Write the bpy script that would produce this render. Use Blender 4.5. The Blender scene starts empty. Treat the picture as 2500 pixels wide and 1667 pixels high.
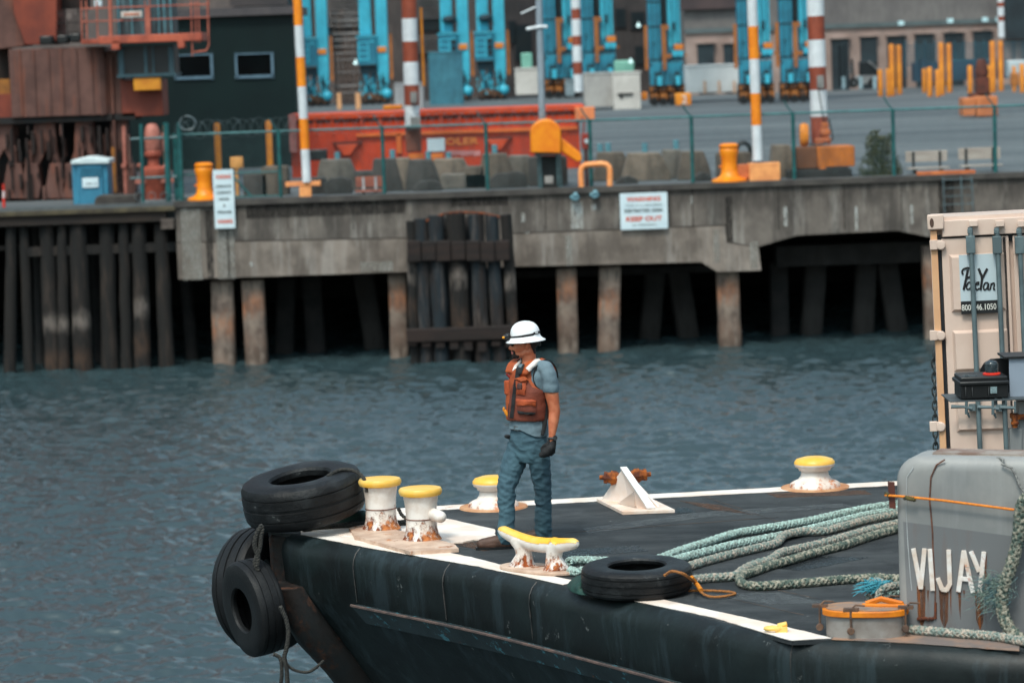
import bpy, math, random
from mathutils import Vector, Matrix, noise
R = math.radians
SC = bpy.context.scene
COL = SC.collection
# ---------------- camera ----------------
F = 7562.0; HC = 8.82; PITCH = math.atan((833.5-120)/F); ROLL = 0.035
ZD = 4.88            # tug deck level
ZP = 4.77            # pier level
fw = Vector((0, math.cos(PITCH), -math.sin(PITCH)))
up0 = Vector((0, math.sin(PITCH), math.cos(PITCH))); rt0 = Vector((1, 0, 0))
RT = rt0*math.cos(ROLL) - up0*math.sin(ROLL)
UP = rt0*math.sin(ROLL) + up0*math.cos(ROLL)
CAMP = Vector((0, 0, HC))
cd = bpy.data.cameras.new('camera'); cam = bpy.data.objects.new('camera', cd); COL.objects.link(cam)
m = Matrix((RT, UP, -fw)).transposed().to_4x4(); m.translation = CAMP
cam.matrix_world = m
cd.sensor_width = 36; cd.lens = F*36/2500; cd.clip_start = .5; cd.clip_end = 3000
cd.dof.use_dof = True; cd.dof.focus_distance = 24.4; cd.dof.aperture_fstop = 2.5; cd.dof.aperture_blades = 8
SC.camera = cam
# ---------------- world, sun, exposure ----------------
SUN_EL, SUN_AZ = R(58), R(200)      # azimuth from +Y clockwise
w = bpy.data.worlds.new('World'); SC.world = w; w.use_nodes = True
nt = w.node_tree; bg = nt.nodes['Background']
sky = nt.nodes.new('ShaderNodeTexSky'); sky.sky_type = 'NISHITA'; sky.sun_disc = False
sky.sun_elevation = SUN_EL; sky.sun_rotation = SUN_AZ; sky.air_density = 1.6; sky.dust_density = 5; sky.ozone_density = 2
hs = nt.nodes.new('ShaderNodeHueSaturation'); hs.inputs['Saturation'].default_value = .55
nt.links.new(sky.outputs[0], hs.inputs['Color']); tn = nt.nodes.new('ShaderNodeMix'); tn.data_type = 'RGBA'; tn.blend_type = 'MULTIPLY'; tn.inputs[0].default_value = 1; tn.inputs[7].default_value = (.86,1.02,1.06,1)
nt.links.new(hs.outputs[0], tn.inputs[6]); nt.links.new(tn.outputs[2], bg.inputs['Color'])
bg.inputs['Strength'].default_value = .14
sd = bpy.data.lights.new('sun', 'SUN'); sun = bpy.data.objects.new('sun', sd); COL.objects.link(sun)
sd.energy = 1.5; sd.angle = R(12); sd.color = (1, .91, .80)
dv = Vector((math.sin(SUN_AZ)*math.cos(SUN_EL), math.cos(SUN_AZ)*math.cos(SUN_EL), math.sin(SUN_EL)))
sun.rotation_euler = dv.to_track_quat('Z', 'Y').to_euler(); sun.location = (0, 0, 60)
SC.view_settings.view_transform = 'Standard'; SC.view_settings.look = 'None'
SC.view_settings.exposure = 0.40; SC.view_settings.gamma = 1
SC.render.engine = 'CYCLES'
SC.cycles.max_bounces = 6; SC.cycles.transparent_max_bounces = 12
try: SC.cycles.use_denoising = True
except Exception: pass

# ---------------- pixel helpers (2500 px wide photograph) ----------------
def ray(px, py): return fw + RT*((px-1250)/F) - UP*((py-833.5)/F)
def at(px, py, Y):
    d = ray(px, py); return CAMP + d*(Y/d.y)
def gz(px, py, z=ZD):
    d = ray(px, py); return CAMP + d*((z-HC)/d.z)
def proj(p):
    q = Vector(p)-CAMP; k = q.dot(fw); return 1250+F*q.dot(RT)/k, 833.5-F*q.dot(UP)/k
# ---------------- mesh builder ----------------
ORI = {}
class MB:
    def __init__(s): s.v = []; s.f = []
    def add(s, vs, fs, M=None):
        b = len(s.v)
        s.v += [Vector(M @ Vector(v)) if M else Vector(v) for v in vs]
        s.f += [[i+b for i in f] for f in fs]; return s
    def box(s, x0, x1, y0, y1, z0, z1, M=None):
        vs = [(x0,y0,z0),(x1,y0,z0),(x1,y1,z0),(x0,y1,z0),(x0,y0,z1),(x1,y0,z1),(x1,y1,z1),(x0,y1,z1)]
        return s.add(vs, [(0,3,2,1),(4,5,6,7),(0,1,5,4),(1,2,6,5),(2,3,7,6),(3,0,4,7)], M)
    def prism(s, pts, y0, y1, M=None):      # pts (x,z), extruded along y
        n = len(pts); vs = [(x, y0, z) for x, z in pts]+[(x, y1, z) for x, z in pts]
        fs = [list(range(n)), list(range(2*n-1, n-1, -1))]+[(i, (i+1) % n+0, (i+1) % n+n, i+n)[::-1] for i in range(n)]
        return s.add(vs, fs, M)
    def slab(s, pts, z0, z1, M=None):       # pts (x,y), extruded along z
        n = len(pts); vs = [(x, y, z0) for x, y in pts]+[(x, y, z1) for x, y in pts]
        fs = [list(range(n))[::-1], list(range(n, 2*n))]+[(i, (i+1) % n, (i+1) % n+n, i+n) for i in range(n)]
        return s.add(vs, fs, M)
    def tube(s, pts, r, n=8, closed=False, caps=True, sq=(1, 1)):
        P = [Vector(p) for p in pts]; k = len(P); rr = r if isinstance(r, (list, tuple)) else [r]*k
        T = []
        for i in range(k):
            a = P[i-1] if (i > 0 or closed) else P[i]; b = P[(i+1) % k] if (i < k-1 or closed) else P[i]
            t = (b-a); T.append(t.normalized() if t.length > 1e-9 else Vector((0, 0, 1)))
        a = Vector((0, 0, 1)) if abs(T[0].z) < .9 else Vector((1, 0, 0))
        u = (a - T[0]*a.dot(T[0])).normalized(); base = len(s.v)
        for i in range(k):
            u = (u - T[i]*u.dot(T[i])).normalized(); w_ = T[i].cross(u)
            for j in range(n):
                g = 2*math.pi*j/n
                s.v.append(P[i]+(u*math.cos(g)*sq[0]+w_*math.sin(g)*sq[1])*rr[i])
        for i in range(k if closed else k-1):
            for j in range(n):
                a0 = base+i*n; b0 = base+((i+1) % k)*n
                s.f.append([a0+j, a0+(j+1) % n, b0+(j+1) % n, b0+j])
        if caps and not closed:
            s.f.append([base+j for j in range(n)][::-1]); s.f.append([base+(k-1)*n+j for j in range(n)])
        return s
    def lathe(s, prof, o=(0,0,0), ax=(0,0,1), n=28, caps=True, sx=1, sy=1, M=None):
        ax = Vector(ax).normalized(); a = Vector((1,0,0)) if abs(ax.x) < .9 else Vector((0,1,0))
        u = (a-ax*a.dot(ax)).normalized(); w_ = ax.cross(u); o = Vector(o); base = len(s.v)
        for r, h in prof:
            for j in range(n):
                g = 2*math.pi*j/n; p = o+ax*h+(u*math.cos(g)*sx+w_*math.sin(g)*sy)*r
                s.v.append(M @ p if M else p)
        for i in range(len(prof)-1):
            for j in range(n):
                s.f.append([base+i*n+j, base+i*n+(j+1) % n, base+(i+1)*n+(j+1) % n, base+(i+1)*n+j])
        if caps:
            s.f.append([base+j for j in range(n)][::-1]); s.f.append([base+(len(prof)-1)*n+j for j in range(n)])
        return s
    def ball(s, c, r, M=None, n=14, k=9):
        r = r if isinstance(r, (tuple, list)) else (r, r, r); c = Vector(c)
        vs = []; fs = []
        for i in range(k+1):
            a = math.pi*i/k
            for j in range(n):
                g = 2*math.pi*j/n
                q = Vector((r[0]*math.sin(a)*math.cos(g), r[1]*math.sin(a)*math.sin(g), r[2]*math.cos(a)))
                vs.append(c+(M @ q if M else q))
        for i in range(k):
            for j in range(n): fs.append((i*n+j, (i+1)*n+j, (i+1)*n+(j+1) % n, i*n+(j+1) % n))
        return s.add(vs, fs)
    def cap(s, a, b, ra, rb, n=14):          # round-ended cone: one limb segment
        a = Vector(a); b = Vector(b); d = b-a; L = d.length; d.normalize()
        prof = [(ra*math.sin(t), -ra*math.cos(t)) for t in [math.pi/2*i/4 for i in range(5)]] + \
               [(rb*math.cos(t), L+rb*math.sin(t)) for t in [math.pi/2*i/4 for i in range(5)]]
        prof = [(max(r, 1e-4), h) for r, h in prof]
        return s.lathe(prof, a, d, n)
    def chain(s, pr, n=14):
        for i in range(len(pr)-1): s.cap(pr[i][0], pr[i+1][0], pr[i][1], pr[i+1][1], n)
        return s
    def text(s, st, c, h, right=(1,0,0), up=(0,0,1), width=None, ex=.004, shear=0, bold=0):
        cu = bpy.data.curves.new('t', 'FONT'); cu.body = st; cu.size = 1; cu.extrude = .5; cu.shear = shear; cu.offset = bold
        cu.align_x = 'LEFT'; cu.resolution_u = 3
        o = bpy.data.objects.new('t', cu); COL.objects.link(o)
        bpy.context.view_layer.update()
        me = bpy.data.meshes.new_from_object(o.evaluated_get(bpy.context.evaluated_depsgraph_get()))
        vs = [v.co.copy() for v in me.vertices]; fs = [list(p.vertices) for p in me.polygons]
        bpy.data.objects.remove(o); bpy.data.curves.remove(cu); bpy.data.meshes.remove(me)
        x0 = min(v.x for v in vs); x1 = max(v.x for v in vs); y0 = min(v.y for v in vs); y1 = max(v.y for v in vs)
        right = Vector(right).normalized(); up = Vector(up).normalized(); nn = right.cross(up); c = Vector(c)
        ky = h/(y1-y0); kx = (width/(x1-x0)) if width else ky
        out = [c+right*((v.x-(x0+x1)/2)*kx)+up*((v.y-(y0+y1)/2)*ky)+nn*(ex*v.z*2) for v in vs]
        return s.add(out, fs)
    def build(s, name, mat, parent=None, smooth=True, angle=38, bevel=0, origin=None, mats=None, fm=None, seg=2):
        if parent is not None: og = ORI[parent.name]
        elif origin is not None: og = Vector(origin)
        else:
            xs = [v.x for v in s.v]; ys = [v.y for v in s.v]; og = Vector(((min(xs)+max(xs))/2, (min(ys)+max(ys))/2, min(v.z for v in s.v)))
        me = bpy.data.meshes.new(name); me.from_pydata([v-og for v in s.v], [], s.f); me.update()
        for mm in (mats or [mat]): me.materials.append(mm)
        if fm: me.polygons.foreach_set('material_index', fm)
        if smooth:
            me.polygons.foreach_set('use_smooth', [True]*len(me.polygons))
            try: me.set_sharp_from_angle(angle=R(angle))
            except Exception: pass
        o = bpy.data.objects.new(name, me); COL.objects.link(o)
        if parent is not None: o.parent = parent
        else: o.location = og
        if bevel:
            b = o.modifiers.new('b', 'BEVEL'); b.width = bevel; b.segments = seg; b.limit_method = 'ANGLE'; b.angle_limit = R(35)
        ORI[o.name] = og
        return o
def pb(mb, x0, y0, x1, y1, Y, d=.3):         # box whose front face fills a photo rectangle at distance Y
    c = at((x0+x1)/2, (y0+y1)/2, Y); hw = (x1-x0)*Y/F/2; hh = (y1-y0)*Y/F/2
    return mb.box(c.x-hw, c.x+hw, Y, Y+d, c.z-hh, c.z+hh)
def pt(mb, pts, Y, r, n=8): return mb.tube([at(x, y, Y) for x, y in pts], r*Y/F, n)
def root(name, loc, label, cat, group=None, kind=None):
    o = bpy.data.objects.new(name, None); COL.objects.link(o); o.location = loc; o.empty_display_size = .2
    ORI[o.name] = Vector(loc); return tag(o, label, cat, group, kind)
def tag(o, label=None, cat=None, group=None, kind=None):
    if label: o['label'] = label
    if cat: o['category'] = cat
    if group: o['group'] = group
    if kind: o['kind'] = kind
    return o
def copy_tree(o, loc=None, rz=None, scale=None, label=None):
    def cp(a, par):
        c = a.copy(); COL.objects.link(c); c.parent = par
        for ch in [x for x in KIDS.get(a.name, [])]: cp(ch, c)
        return c
    KIDS = {}
    for x in COL.objects:
        if x.parent: KIDS.setdefault(x.parent.name, []).append(x)
    c = cp(o, None)
    if loc is not None: c.location = loc
    if rz is not None: c.rotation_euler.z = rz
    if scale: c.scale = scale
    if label: c['label'] = label
    return c
def remeshed(mb, vox=.007, it=4, disp=None):
    o = MB.build(mb, 'tmp', None, smooth=False, origin=(0,0,0)) if False else None
    me = bpy.data.meshes.new('tmp'); me.from_pydata([v for v in mb.v], [], mb.f); me.update()
    o = bpy.data.objects.new('tmp', me); COL.objects.link(o)
    r = o.modifiers.new('r', 'REMESH'); r.mode = 'VOXEL'; r.voxel_size = vox
    if it:
        s_ = o.modifiers.new('s', 'SMOOTH'); s_.factor = .5; s_.iterations = it
    bpy.context.view_layer.update()
    ev = bpy.data.meshes.new_from_object(o.evaluated_get(bpy.context.evaluated_depsgraph_get()))
    out = MB(); ns = [v.normal.copy() for v in ev.vertices]
    out.v = [v.co.copy() for v in ev.vertices]; out.f = [list(p.vertices) for p in ev.polygons]
    if disp: out.v = [v+n*disp(v) for v, n in zip(out.v, ns)]
    out.n = ns
    bpy.data.objects.remove(o); bpy.data.meshes.remove(me); bpy.data.meshes.remove(ev)
    return out
def inpoly(x, y, P):
    c = False; j = len(P)-1
    for i in range(len(P)):
        if (P[i][1] > y) != (P[j][1] > y) and x < (P[j][0]-P[i][0])*(y-P[i][1])/(P[j][1]-P[i][1])+P[i][0]: c = not c
        j = i
    return c
def patch(src, test, off):                    # a piece of cloth lying on a surface: faces passing test, lifted by off
    use = {}; out = MB()
    for f in src.f:
        c = sum((src.v[i] for i in f), Vector())/len(f); n = sum((src.n[i] for i in f), Vector())
        if not test(c, n): continue
        g = []
        for i in f:
            if i not in use: use[i] = len(out.v); out.v.append(src.v[i]+src.n[i]*off)
            g.append(use[i])
        out.f.append(g)
    return out
# ---------------- materials ----------------
def s2l(c):
    return tuple(((x/255)/12.92 if x <= 10 else (((x/255)+.055)/1.055)**2.4) for x in c)+(1,)
MATS = {}
def M(name, c1, c2=None, sc=4, rough=.6, metal=0, bump=0, bsc=30, stretch=(1,1,1), rust=0, rcol=(120,52,18), rhi=(200,112,45), rsc=4, rz=None,
      streak=0, scol=(200,195,185), ssc=3, alpha=None, emit=0, lo=.4, hi=.6, coat=0, bands=None, zc_wob=False, spots=0, pcol=(70,130,140), dents=0, wave=None, grime=0, gcol=(30,26,22)):
    if name in MATS: return MATS[name]
    m_ = bpy.data.materials.new(name); m_.use_nodes = True; t = m_.node_tree; N = t.nodes; L = t.links
    b = N['Principled BSDF']; b.inputs['Roughness'].default_value = rough; b.inputs['Metallic'].default_value = metal
    if coat: b.inputs['Coat Weight'].default_value = coat; b.inputs['Coat Roughness'].default_value = .15
    tc = N.new('ShaderNodeTexCoord'); 
    def mp(sv):
        x = N.new('ShaderNodeMapping'); x.inputs['Scale'].default_value = sv; L.new(tc.outputs['Object'], x.inputs[0]); return x.outputs[0]
    def ns(scale, st=(1,1,1), det=5, rg=.6):
        x = N.new('ShaderNodeTexNoise'); x.inputs['Scale'].default_value = scale; x.inputs['Detail'].default_value = det; x.inputs['Roughness'].default_value = rg
        L.new(mp(st), x.inputs['Vector']); return x.outputs['Fac']
    def ramp(src, a, bb):
        x = N.new('ShaderNodeMapRange'); x.inputs['From Min'].default_value = a; x.inputs['From Max'].default_value = bb; L.new(src, x.inputs['Value']); return x.outputs[0]
    def mix(fac, A, B):
        x = N.new('ShaderNodeMix'); x.data_type = 'RGBA'
        if isinstance(fac, float): x.inputs[0].default_value = fac
        else: L.new(fac, x.inputs[0])
        for q, s_ in ((A, x.inputs[6]), (B, x.inputs[7])):
            if isinstance(q, tuple): s_.default_value = q
            else: L.new(q, s_)
        return x.outputs[2]
    def math_(op, A, B):
        x = N.new('ShaderNodeMath'); x.operation = op
        for q, s_ in ((A, x.inputs[0]), (B, x.inputs[1])):
            if isinstance(q, (int, float)): s_.default_value = q
            else: L.new(q, s_)
        return x.outputs[0]
    c1 = s2l(c1); col = c1
    c2 = s2l(c2) if c2 else tuple(x*.72 for x in c1[:3])+(1,)
    col = mix(ramp(ns(sc, stretch), lo, hi), c1, c2)
    if streak:
        f = math_('MULTIPLY', ramp(ns(ssc, (1.8, 1.8, .2), 6, .7), .52, .62), float(streak)); col = mix(f, col, s2l(scol))
    if grime:
        f = math_('MULTIPLY', ramp(ns(ssc*.8, (1.2, 1.2, .3), 7, .72), .47, .6), float(grime)); col = mix(f, col, s2l(gcol))
    if bands:                                   # weathering at a height: (z, half width, colour, amount)
        sp = N.new('ShaderNodeSeparateXYZ'); L.new(tc.outputs['Object'], sp.inputs[0]); oi = N.new('ShaderNodeObjectInfo'); wob = math_('ADD', math_('MULTIPLY', ns(2.5,(1,1,.3)), .9), math_('MULTIPLY', math_('SUBTRACT', oi.outputs['Random'], .5), .9 if zc_wob else 0.0))
        for zc, hw, bc, am in bands:
            d = math_('ABSOLUTE', math_('SUBTRACT', math_('ADD', sp.outputs[2], wob), zc+.45), 0.0)
            f = math_('MULTIPLY', math_('MULTIPLY', ramp(d, hw*1.3, hw*.3), ramp(ns(3.2,(1.6,1.6,.5),6,.7), .36, .56)), float(am)); col = mix(f, col, s2l(bc))
    if spots:
        f = math_('MULTIPLY', ramp(ns(7, (1,1,1), 6, .75), .66-spots*.1, .7-spots*.1), 1.0); col = mix(f, col, s2l(pcol))
    rf = None
    if rust:
        n1 = ns(rsc, (1,1,.6), 8, .75)
        if rz:
            sp = N.new('ShaderNodeSeparateXYZ'); L.new(tc.outputs['Object'], sp.inputs[0])
            zz = ramp(sp.outputs[2], rz[1], rz[0]); n1 = math_('ADD', n1, math_('MULTIPLY', zz, float(rust)*.42))
            rf = ramp(n1, .72, .82)
        else: rf = ramp(n1, .72-rust*.3, .80-rust*.3)
        rc = mix(ramp(ns(22), .4, .62), s2l(rcol), s2l(tuple(x*.55 for x in rcol)))
        rc = mix(ramp(ns(9), .5, .65), rc, s2l(rhi))
        col = mix(rf, col, rc)
    L.new(col, b.inputs['Base Color'])
    if rf is not None:
        x = N.new('ShaderNodeMapRange'); x.inputs['To Min'].default_value = rough; x.inputs['To Max'].default_value = .9; L.new(rf, x.inputs['Value']); L.new(x.outputs[0], b.inputs['Roughness'])
    hgt = None
    if bump:
        hgt = ns(bsc, (1,1,1), 6, .65)
        bp = N.new('ShaderNodeBump'); bp.inputs['Strength'].default_value = bump; bp.inputs['Distance'].default_value = .02; L.new(hgt, bp.inputs['Height'])
        last = bp.outputs[0]
        if dents:
            b2 = N.new('ShaderNodeBump'); b2.inputs['Strength'].default_value = dents; b2.inputs['Distance'].default_value = .1
            L.new(ns(1.3, (1,1,1), 2), b2.inputs['Height']); L.new(last, b2.inputs['Normal']); last = b2.outputs[0]
        L.new(last, b.inputs['Normal'])
    if wave:                                    # ribs / siding / planks: (axis, spacing m, strength)
        wv = N.new('ShaderNodeTexWave'); wv.wave_type = 'BANDS'; wv.bands_direction = wave[0]; wv.wave_profile = 'SAW' if len(wave) > 3 else 'SIN'
        wv.inputs['Scale'].default_value = (math.pi*2/wave[1])/20; L.new(tc.outputs['Object'], wv.inputs['Vector'])
        bp = N.new('ShaderNodeBump'); bp.inputs['Strength'].default_value = wave[2]; bp.inputs['Distance'].default_value = .05
        L.new(wv.outputs['Fac'], bp.inputs['Height']); L.new(bp.outputs[0], b.inputs['Normal'])
    if alpha is not None:
        L.new(math_('MULTIPLY', ramp(ns(5, (9,9,1), 5, .7), .38, .62), float(alpha)), b.inputs['Alpha'])
    if emit:
        b.inputs['Emission Color'].default_value = c1; b.inputs['Emission Strength'].default_value = emit
    MATS[name] = m_; return m_

white_rust = M('white_paint_rust', (228,222,216), (206,192,180), 6, .45, bump=.15, bsc=60, rust=.86, rz=(0, .36), rcol=(122,58,22), rhi=(196,120,64), rsc=14)
white_clean = M('white_paint', (228,222,216), (215,196,178), 5, .5, bump=.08, rust=.18, rcol=(190,120,80), rsc=7)
yel_cap = M('yellow_cap', (240,178,48), (232,192,104), 4, .4, rust=.05)
yel_pier = M('yellow_bollard', (236,140,8), (226,120,4), 3, .45, bump=.05)
yel_post = M('yellow_post', (228,140,20), (205,120,30), 2, .6)
hullm = M('hull_paint', (20,30,31), (13,19,20), 1.6, .5, bump=.14, bsc=14, dents=.5, rust=.1, rcol=(84,48,34), rhi=(100,60,44), rsc=3, streak=.4, scol=(50,64,70), ssc=2, spots=.12, pcol=(84,88,88))
strakem = M('strake_paint', (42,54,58), (30,40,43), 2.2, .55, bump=.15, bsc=18, spots=.8, pcol=(66,116,128), rust=.3, rcol=(92,50,34), rsc=5)
stemm = M('stem_steel', (26,30,32), (32,27,25), 2, .55, bump=.3, bsc=16, rust=.72, rcol=(58,38,30), rhi=(88,56,40), rsc=3.5)
deckm = M('deck_nonskid', (38,43,46), (76,80,82), 1.3, .8, bump=.6, bsc=120, stretch=(.35,1.6,1), rust=.12, rcol=(84,62,50), rhi=(96,76,62), rsc=2.2, lo=.36, hi=.72, spots=.02, pcol=(130,132,130), grime=.5, gcol=(24,29,33))
deck_bare = M('deck_worn', (150,118,98), (110,100,96), 3, .7, bump=.1, rust=.4, rcol=(150,84,50))
stripe = M('white_stripe', (232,224,216), (224,205,190), 3, .6, bump=.05, rust=.36, rcol=(206,144,104), rhi=(200,120,70), rsc=2.6)
rubber = M('tyre_rubber', (12,13,15), (24,26,28), 3, .55, bump=.25, bsc=40, lo=.35, hi=.7)
rubber2 = M('tyre_rubber_worn', (12,13,15), (42,45,47), 3.5, .5, bump=.5, bsc=26, lo=.48, hi=.72, spots=.02, pcol=(96,98,98), rust=.1, rcol=(90,50,36))
greyp = M('grey_house_paint', (142,142,140), (122,124,124), 1.4, .42, bump=.04, rust=.1, rcol=(112,76,58), rsc=3, streak=.12, scol=(170,172,172))
grey_dk = M('grey_panel_paint', (118,120,122), (104,106,108), 1.4, .5, streak=.2, scol=(110,70,45), ssc=5)
orange_h = M('hatch_orange', (222,128,14), (196,104,14), 6, .5, rust=.25, rcol=(80,50,30), rsc=9)
grey_h = M('hatch_grey', (140,136,132), (120,112,106), 5, .6, rust=.25, rcol=(110,78,60), rsc=7)
rustm = M('rust_iron', (120,58,22), (66,36,26), 12, .85, bump=.5, bsc=50)
rust_orange = M('rust_bolt', (160,84,20), (84,38,20), 14, .85, bump=.5, bsc=50)
steel = M('galvanised_steel', (112,122,126), (88,98,102), 8, .45, metal=.4, bump=.05)
black = M('black_plastic', (14,16,18), (20,22,24), 8, .4)
blackc = M('black_cloth', (18,19,21), (28,29,31), 20, .85, bump=.2, bsc=90)

for m__, v__ in ((rubber,.28),(rubber2,.32),(hullm,.35),(deckm,.3),(stemm,.35)): m__.node_tree.nodes['Principled BSDF'].inputs['Specular IOR Level'].default_value = v__
# ================= setting: water, quay, yard =================
def water_flat():
    mb = MB(); mb.add([(-70,4,0),(70,4,0),(70,112,0),(-70,112,0)], [(0,1,2,3)])
    m_ = bpy.data.materials.new('harbour_water'); m_.use_nodes = True; N = m_.node_tree.nodes; L = m_.node_tree.links
    b = N['Principled BSDF']; b.inputs['Base Color'].default_value = (.012,.03,.036,1); b.inputs['Roughness'].default_value = .12; b.inputs['IOR'].default_value = 1.333
    tc = N.new('ShaderNodeTexCoord'); prev = None
    for sc, st, stg, dist, det in ((.55,(1,.75,1),.5,.9,3),(1.9,(1,.6,1),.75,.32,4),(6.0,(1,.55,1),.7,.1,3)):
        mp = N.new('ShaderNodeMapping'); mp.inputs['Scale'].default_value = st; mp.inputs['Rotation'].default_value = (0,0,R(18)); L.new(tc.outputs['Object'], mp.inputs[0])
        n = N.new('ShaderNodeTexNoise'); n.inputs['Scale'].default_value = sc; n.inputs['Detail'].default_value = det; n.inputs['Roughness'].default_value = .55
        L.new(mp.outputs[0], n.inputs['Vector'])
        bp = N.new('ShaderNodeBump'); bp.inputs['Strength'].default_value = stg; bp.inputs['Distance'].default_value = dist; L.new(n.outputs['Fac'], bp.inputs['Height'])
        if prev: L.new(prev, bp.inputs['Normal'])
        prev = bp.outputs[0]
    L.new(prev, b.inputs['Normal'])
    tag(mb.build('water', m_, smooth=False, origin=(0,0,0)), 'rippled teal harbour water between the boat and the pier', kind='structure')
def water():
    import numpy as np
    NX, NY = 860, 1100; rng = np.random.default_rng(7)
    ys = 38*np.exp(np.linspace(0, np.log(112/38), NY)); u = np.linspace(-1, 1, NX)
    Y, U_ = np.meshgrid(ys, u, indexing='ij'); X = U_*Y*.27
    H = np.zeros_like(X)
    for k in range(200):
        lam = 10**rng.uniform(np.log10(.2), np.log10(1.5)); th = rng.normal(R(82), .5); amp = .0105*lam**.85*rng.uniform(.4, 1.3)
        kx, ky = 2*np.pi/lam*np.cos(th), 2*np.pi/lam*np.sin(th); ph = rng.uniform(0, 6.28)
        env = 1+.6*np.sin(X*rng.uniform(.2,.9)+Y*rng.uniform(.1,.6)+rng.uniform(0,6.28))
        H += amp*env*np.sin(kx*X+ky*Y+ph)
    H *= .5
    co = np.stack([X, Y, H], -1).reshape(-1, 3)
    idx = np.arange(NX*NY).reshape(NY, NX); q = np.stack([idx[:-1,:-1], idx[:-1,1:], idx[1:,1:], idx[1:,:-1]], -1).reshape(-1, 4)
    me = bpy.data.meshes.new('water'); me.vertices.add(len(co)); me.vertices.foreach_set('co', co.ravel()); me.loops.add(q.size); me.loops.foreach_set('vertex_index', q.ravel())
    me.polygons.add(len(q)); me.polygons.foreach_set('loop_start', np.arange(0, q.size, 4)); me.polygons.foreach_set('use_smooth', np.ones(len(q), bool)); me.update(); me.validate()
    m_ = bpy.data.materials.new('harbour_water'); m_.use_nodes = True; N = m_.node_tree.nodes; L = m_.node_tree.links
    b = N['Principled BSDF']; b.inputs['Base Color'].default_value = (.026,.046,.052,1); b.inputs['Roughness'].default_value = .09; b.inputs['IOR'].default_value = 1.62
    tc = N.new('ShaderNodeTexCoord'); n = N.new('ShaderNodeTexNoise'); n.inputs['Scale'].default_value = 9; n.inputs['Detail'].default_value = 4; L.new(tc.outputs['Object'], n.inputs['Vector'])
    bp = N.new('ShaderNodeBump'); bp.inputs['Strength'].default_value = .3; bp.inputs['Distance'].default_value = .04; L.new(n.outputs['Fac'], bp.inputs['Height']); L.new(bp.outputs[0], b.inputs['Normal'])
    me.materials.append(m_); o = bpy.data.objects.new('water', me); COL.objects.link(o)
    # the wide calm sheet round the rippled patch, just below it
    tag(o, 'rippled teal harbour water between the boat and the pier', kind='structure')
    mb = MB(); mb.add([(-120,-10,-.35),(120,-10,-.35),(120,113,-.35),(-120,113,-.35)], [(0,1,2,3)]); tag(mb.build('water', m_, smooth=False, origin=(0,0,-.35)), 'harbour water farther out around the boat', kind='structure')
water()
asphalt = M('yard_asphalt', (100,106,108), (68,74,78), .22, .85, stretch=(.12,.9,1), bump=.1, bsc=5, lo=.4, hi=.6, grime=.35, gcol=(60,64,68))
conc = M('pier_concrete', (113,105,98), (84,77,72), .8, .85, bump=.3, bsc=8, streak=.4, scol=(160,156,150), ssc=1.1, grime=.7, gcol=(52,48,45), bands=[(4.55,.5,(58,53,49),.75)])
conc_lo = M('pier_concrete_low', (134,123,114), (100,91,84), .9, .85, bump=.3, bsc=8, streak=.35, scol=(168,162,156), ssc=1.0, grime=.45, gcol=(66,57,50))
conc_dk = M('pier_concrete_dark', (50,48,47), (34,33,33), 1.0, .9, bump=.3, bsc=8, grime=.5)  # darkened concrete, carries the shade under the pier in its colour
pilem = M('pile_concrete', (132,118,107), (88,75,68), 1.4, .85, bump=.3, bsc=10, grime=.6, gcol=(40,34,30), bands=[(2.3,.4,(168,108,72),.55),(1.1,.5,(112,88,74),.6),(.8,.3,(58,46,38),.6)], zc_wob=True)
piledk = M('pile_concrete_dark', (42,40,40), (26,27,28), 1.5, .9, bump=.2)  # shade of the back rows put into the pile colour
timber = M('creosote_timber', (24,20,18), (9,11,12), 2.2, .9, bump=.5, bsc=10, stretch=(1,1,.2), streak=.2, scol=(92,76,66), ssc=3.2, bands=[(2.25,.3,(150,138,130),.4),(1.1,.35,(80,58,44),.5)], zc_wob=True)
timber_plain = M('dark_timber', (22,19,17), (9,10,11), 2.2, .9, bump=.5, bsc=10, stretch=(1,1,.2), streak=.5, scol=(60,48,40), ssc=3)
timber_bl = M('weathered_timber', (22,33,40), (32,25,23), 1.8, .9, bump=.5, bsc=10, stretch=(1.4,1.4,.25), streak=.4, scol=(108,96,90), ssc=2, lo=.45, hi=.62)
timber_br = M('brown_timber', (40,28,24), (25,19,18), 3, .9, bump=.5, bsc=10, stretch=(.2,1,1.5), streak=.0)
back_shade = M('quay_back_wall', (22,24,24), (14,16,16), 1, .95)  # near-black colour stands in for the deep shade under the pier
g = MB(); g.box(-90,90,89.3,118,ZP-.55,ZP); g.box(-90,90,118,420,ZP-.55,ZP-.001)
tag(g.build('yard_ground', asphalt, smooth=False, origin=(0,89,ZP)), 'grey asphalt yard behind the pier edge', kind='structure')
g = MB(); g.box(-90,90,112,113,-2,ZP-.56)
tag(g.build('quay_wall', back_shade, smooth=False), 'back wall coloured near black for the deep shade under the pier', kind='structure')
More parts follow.
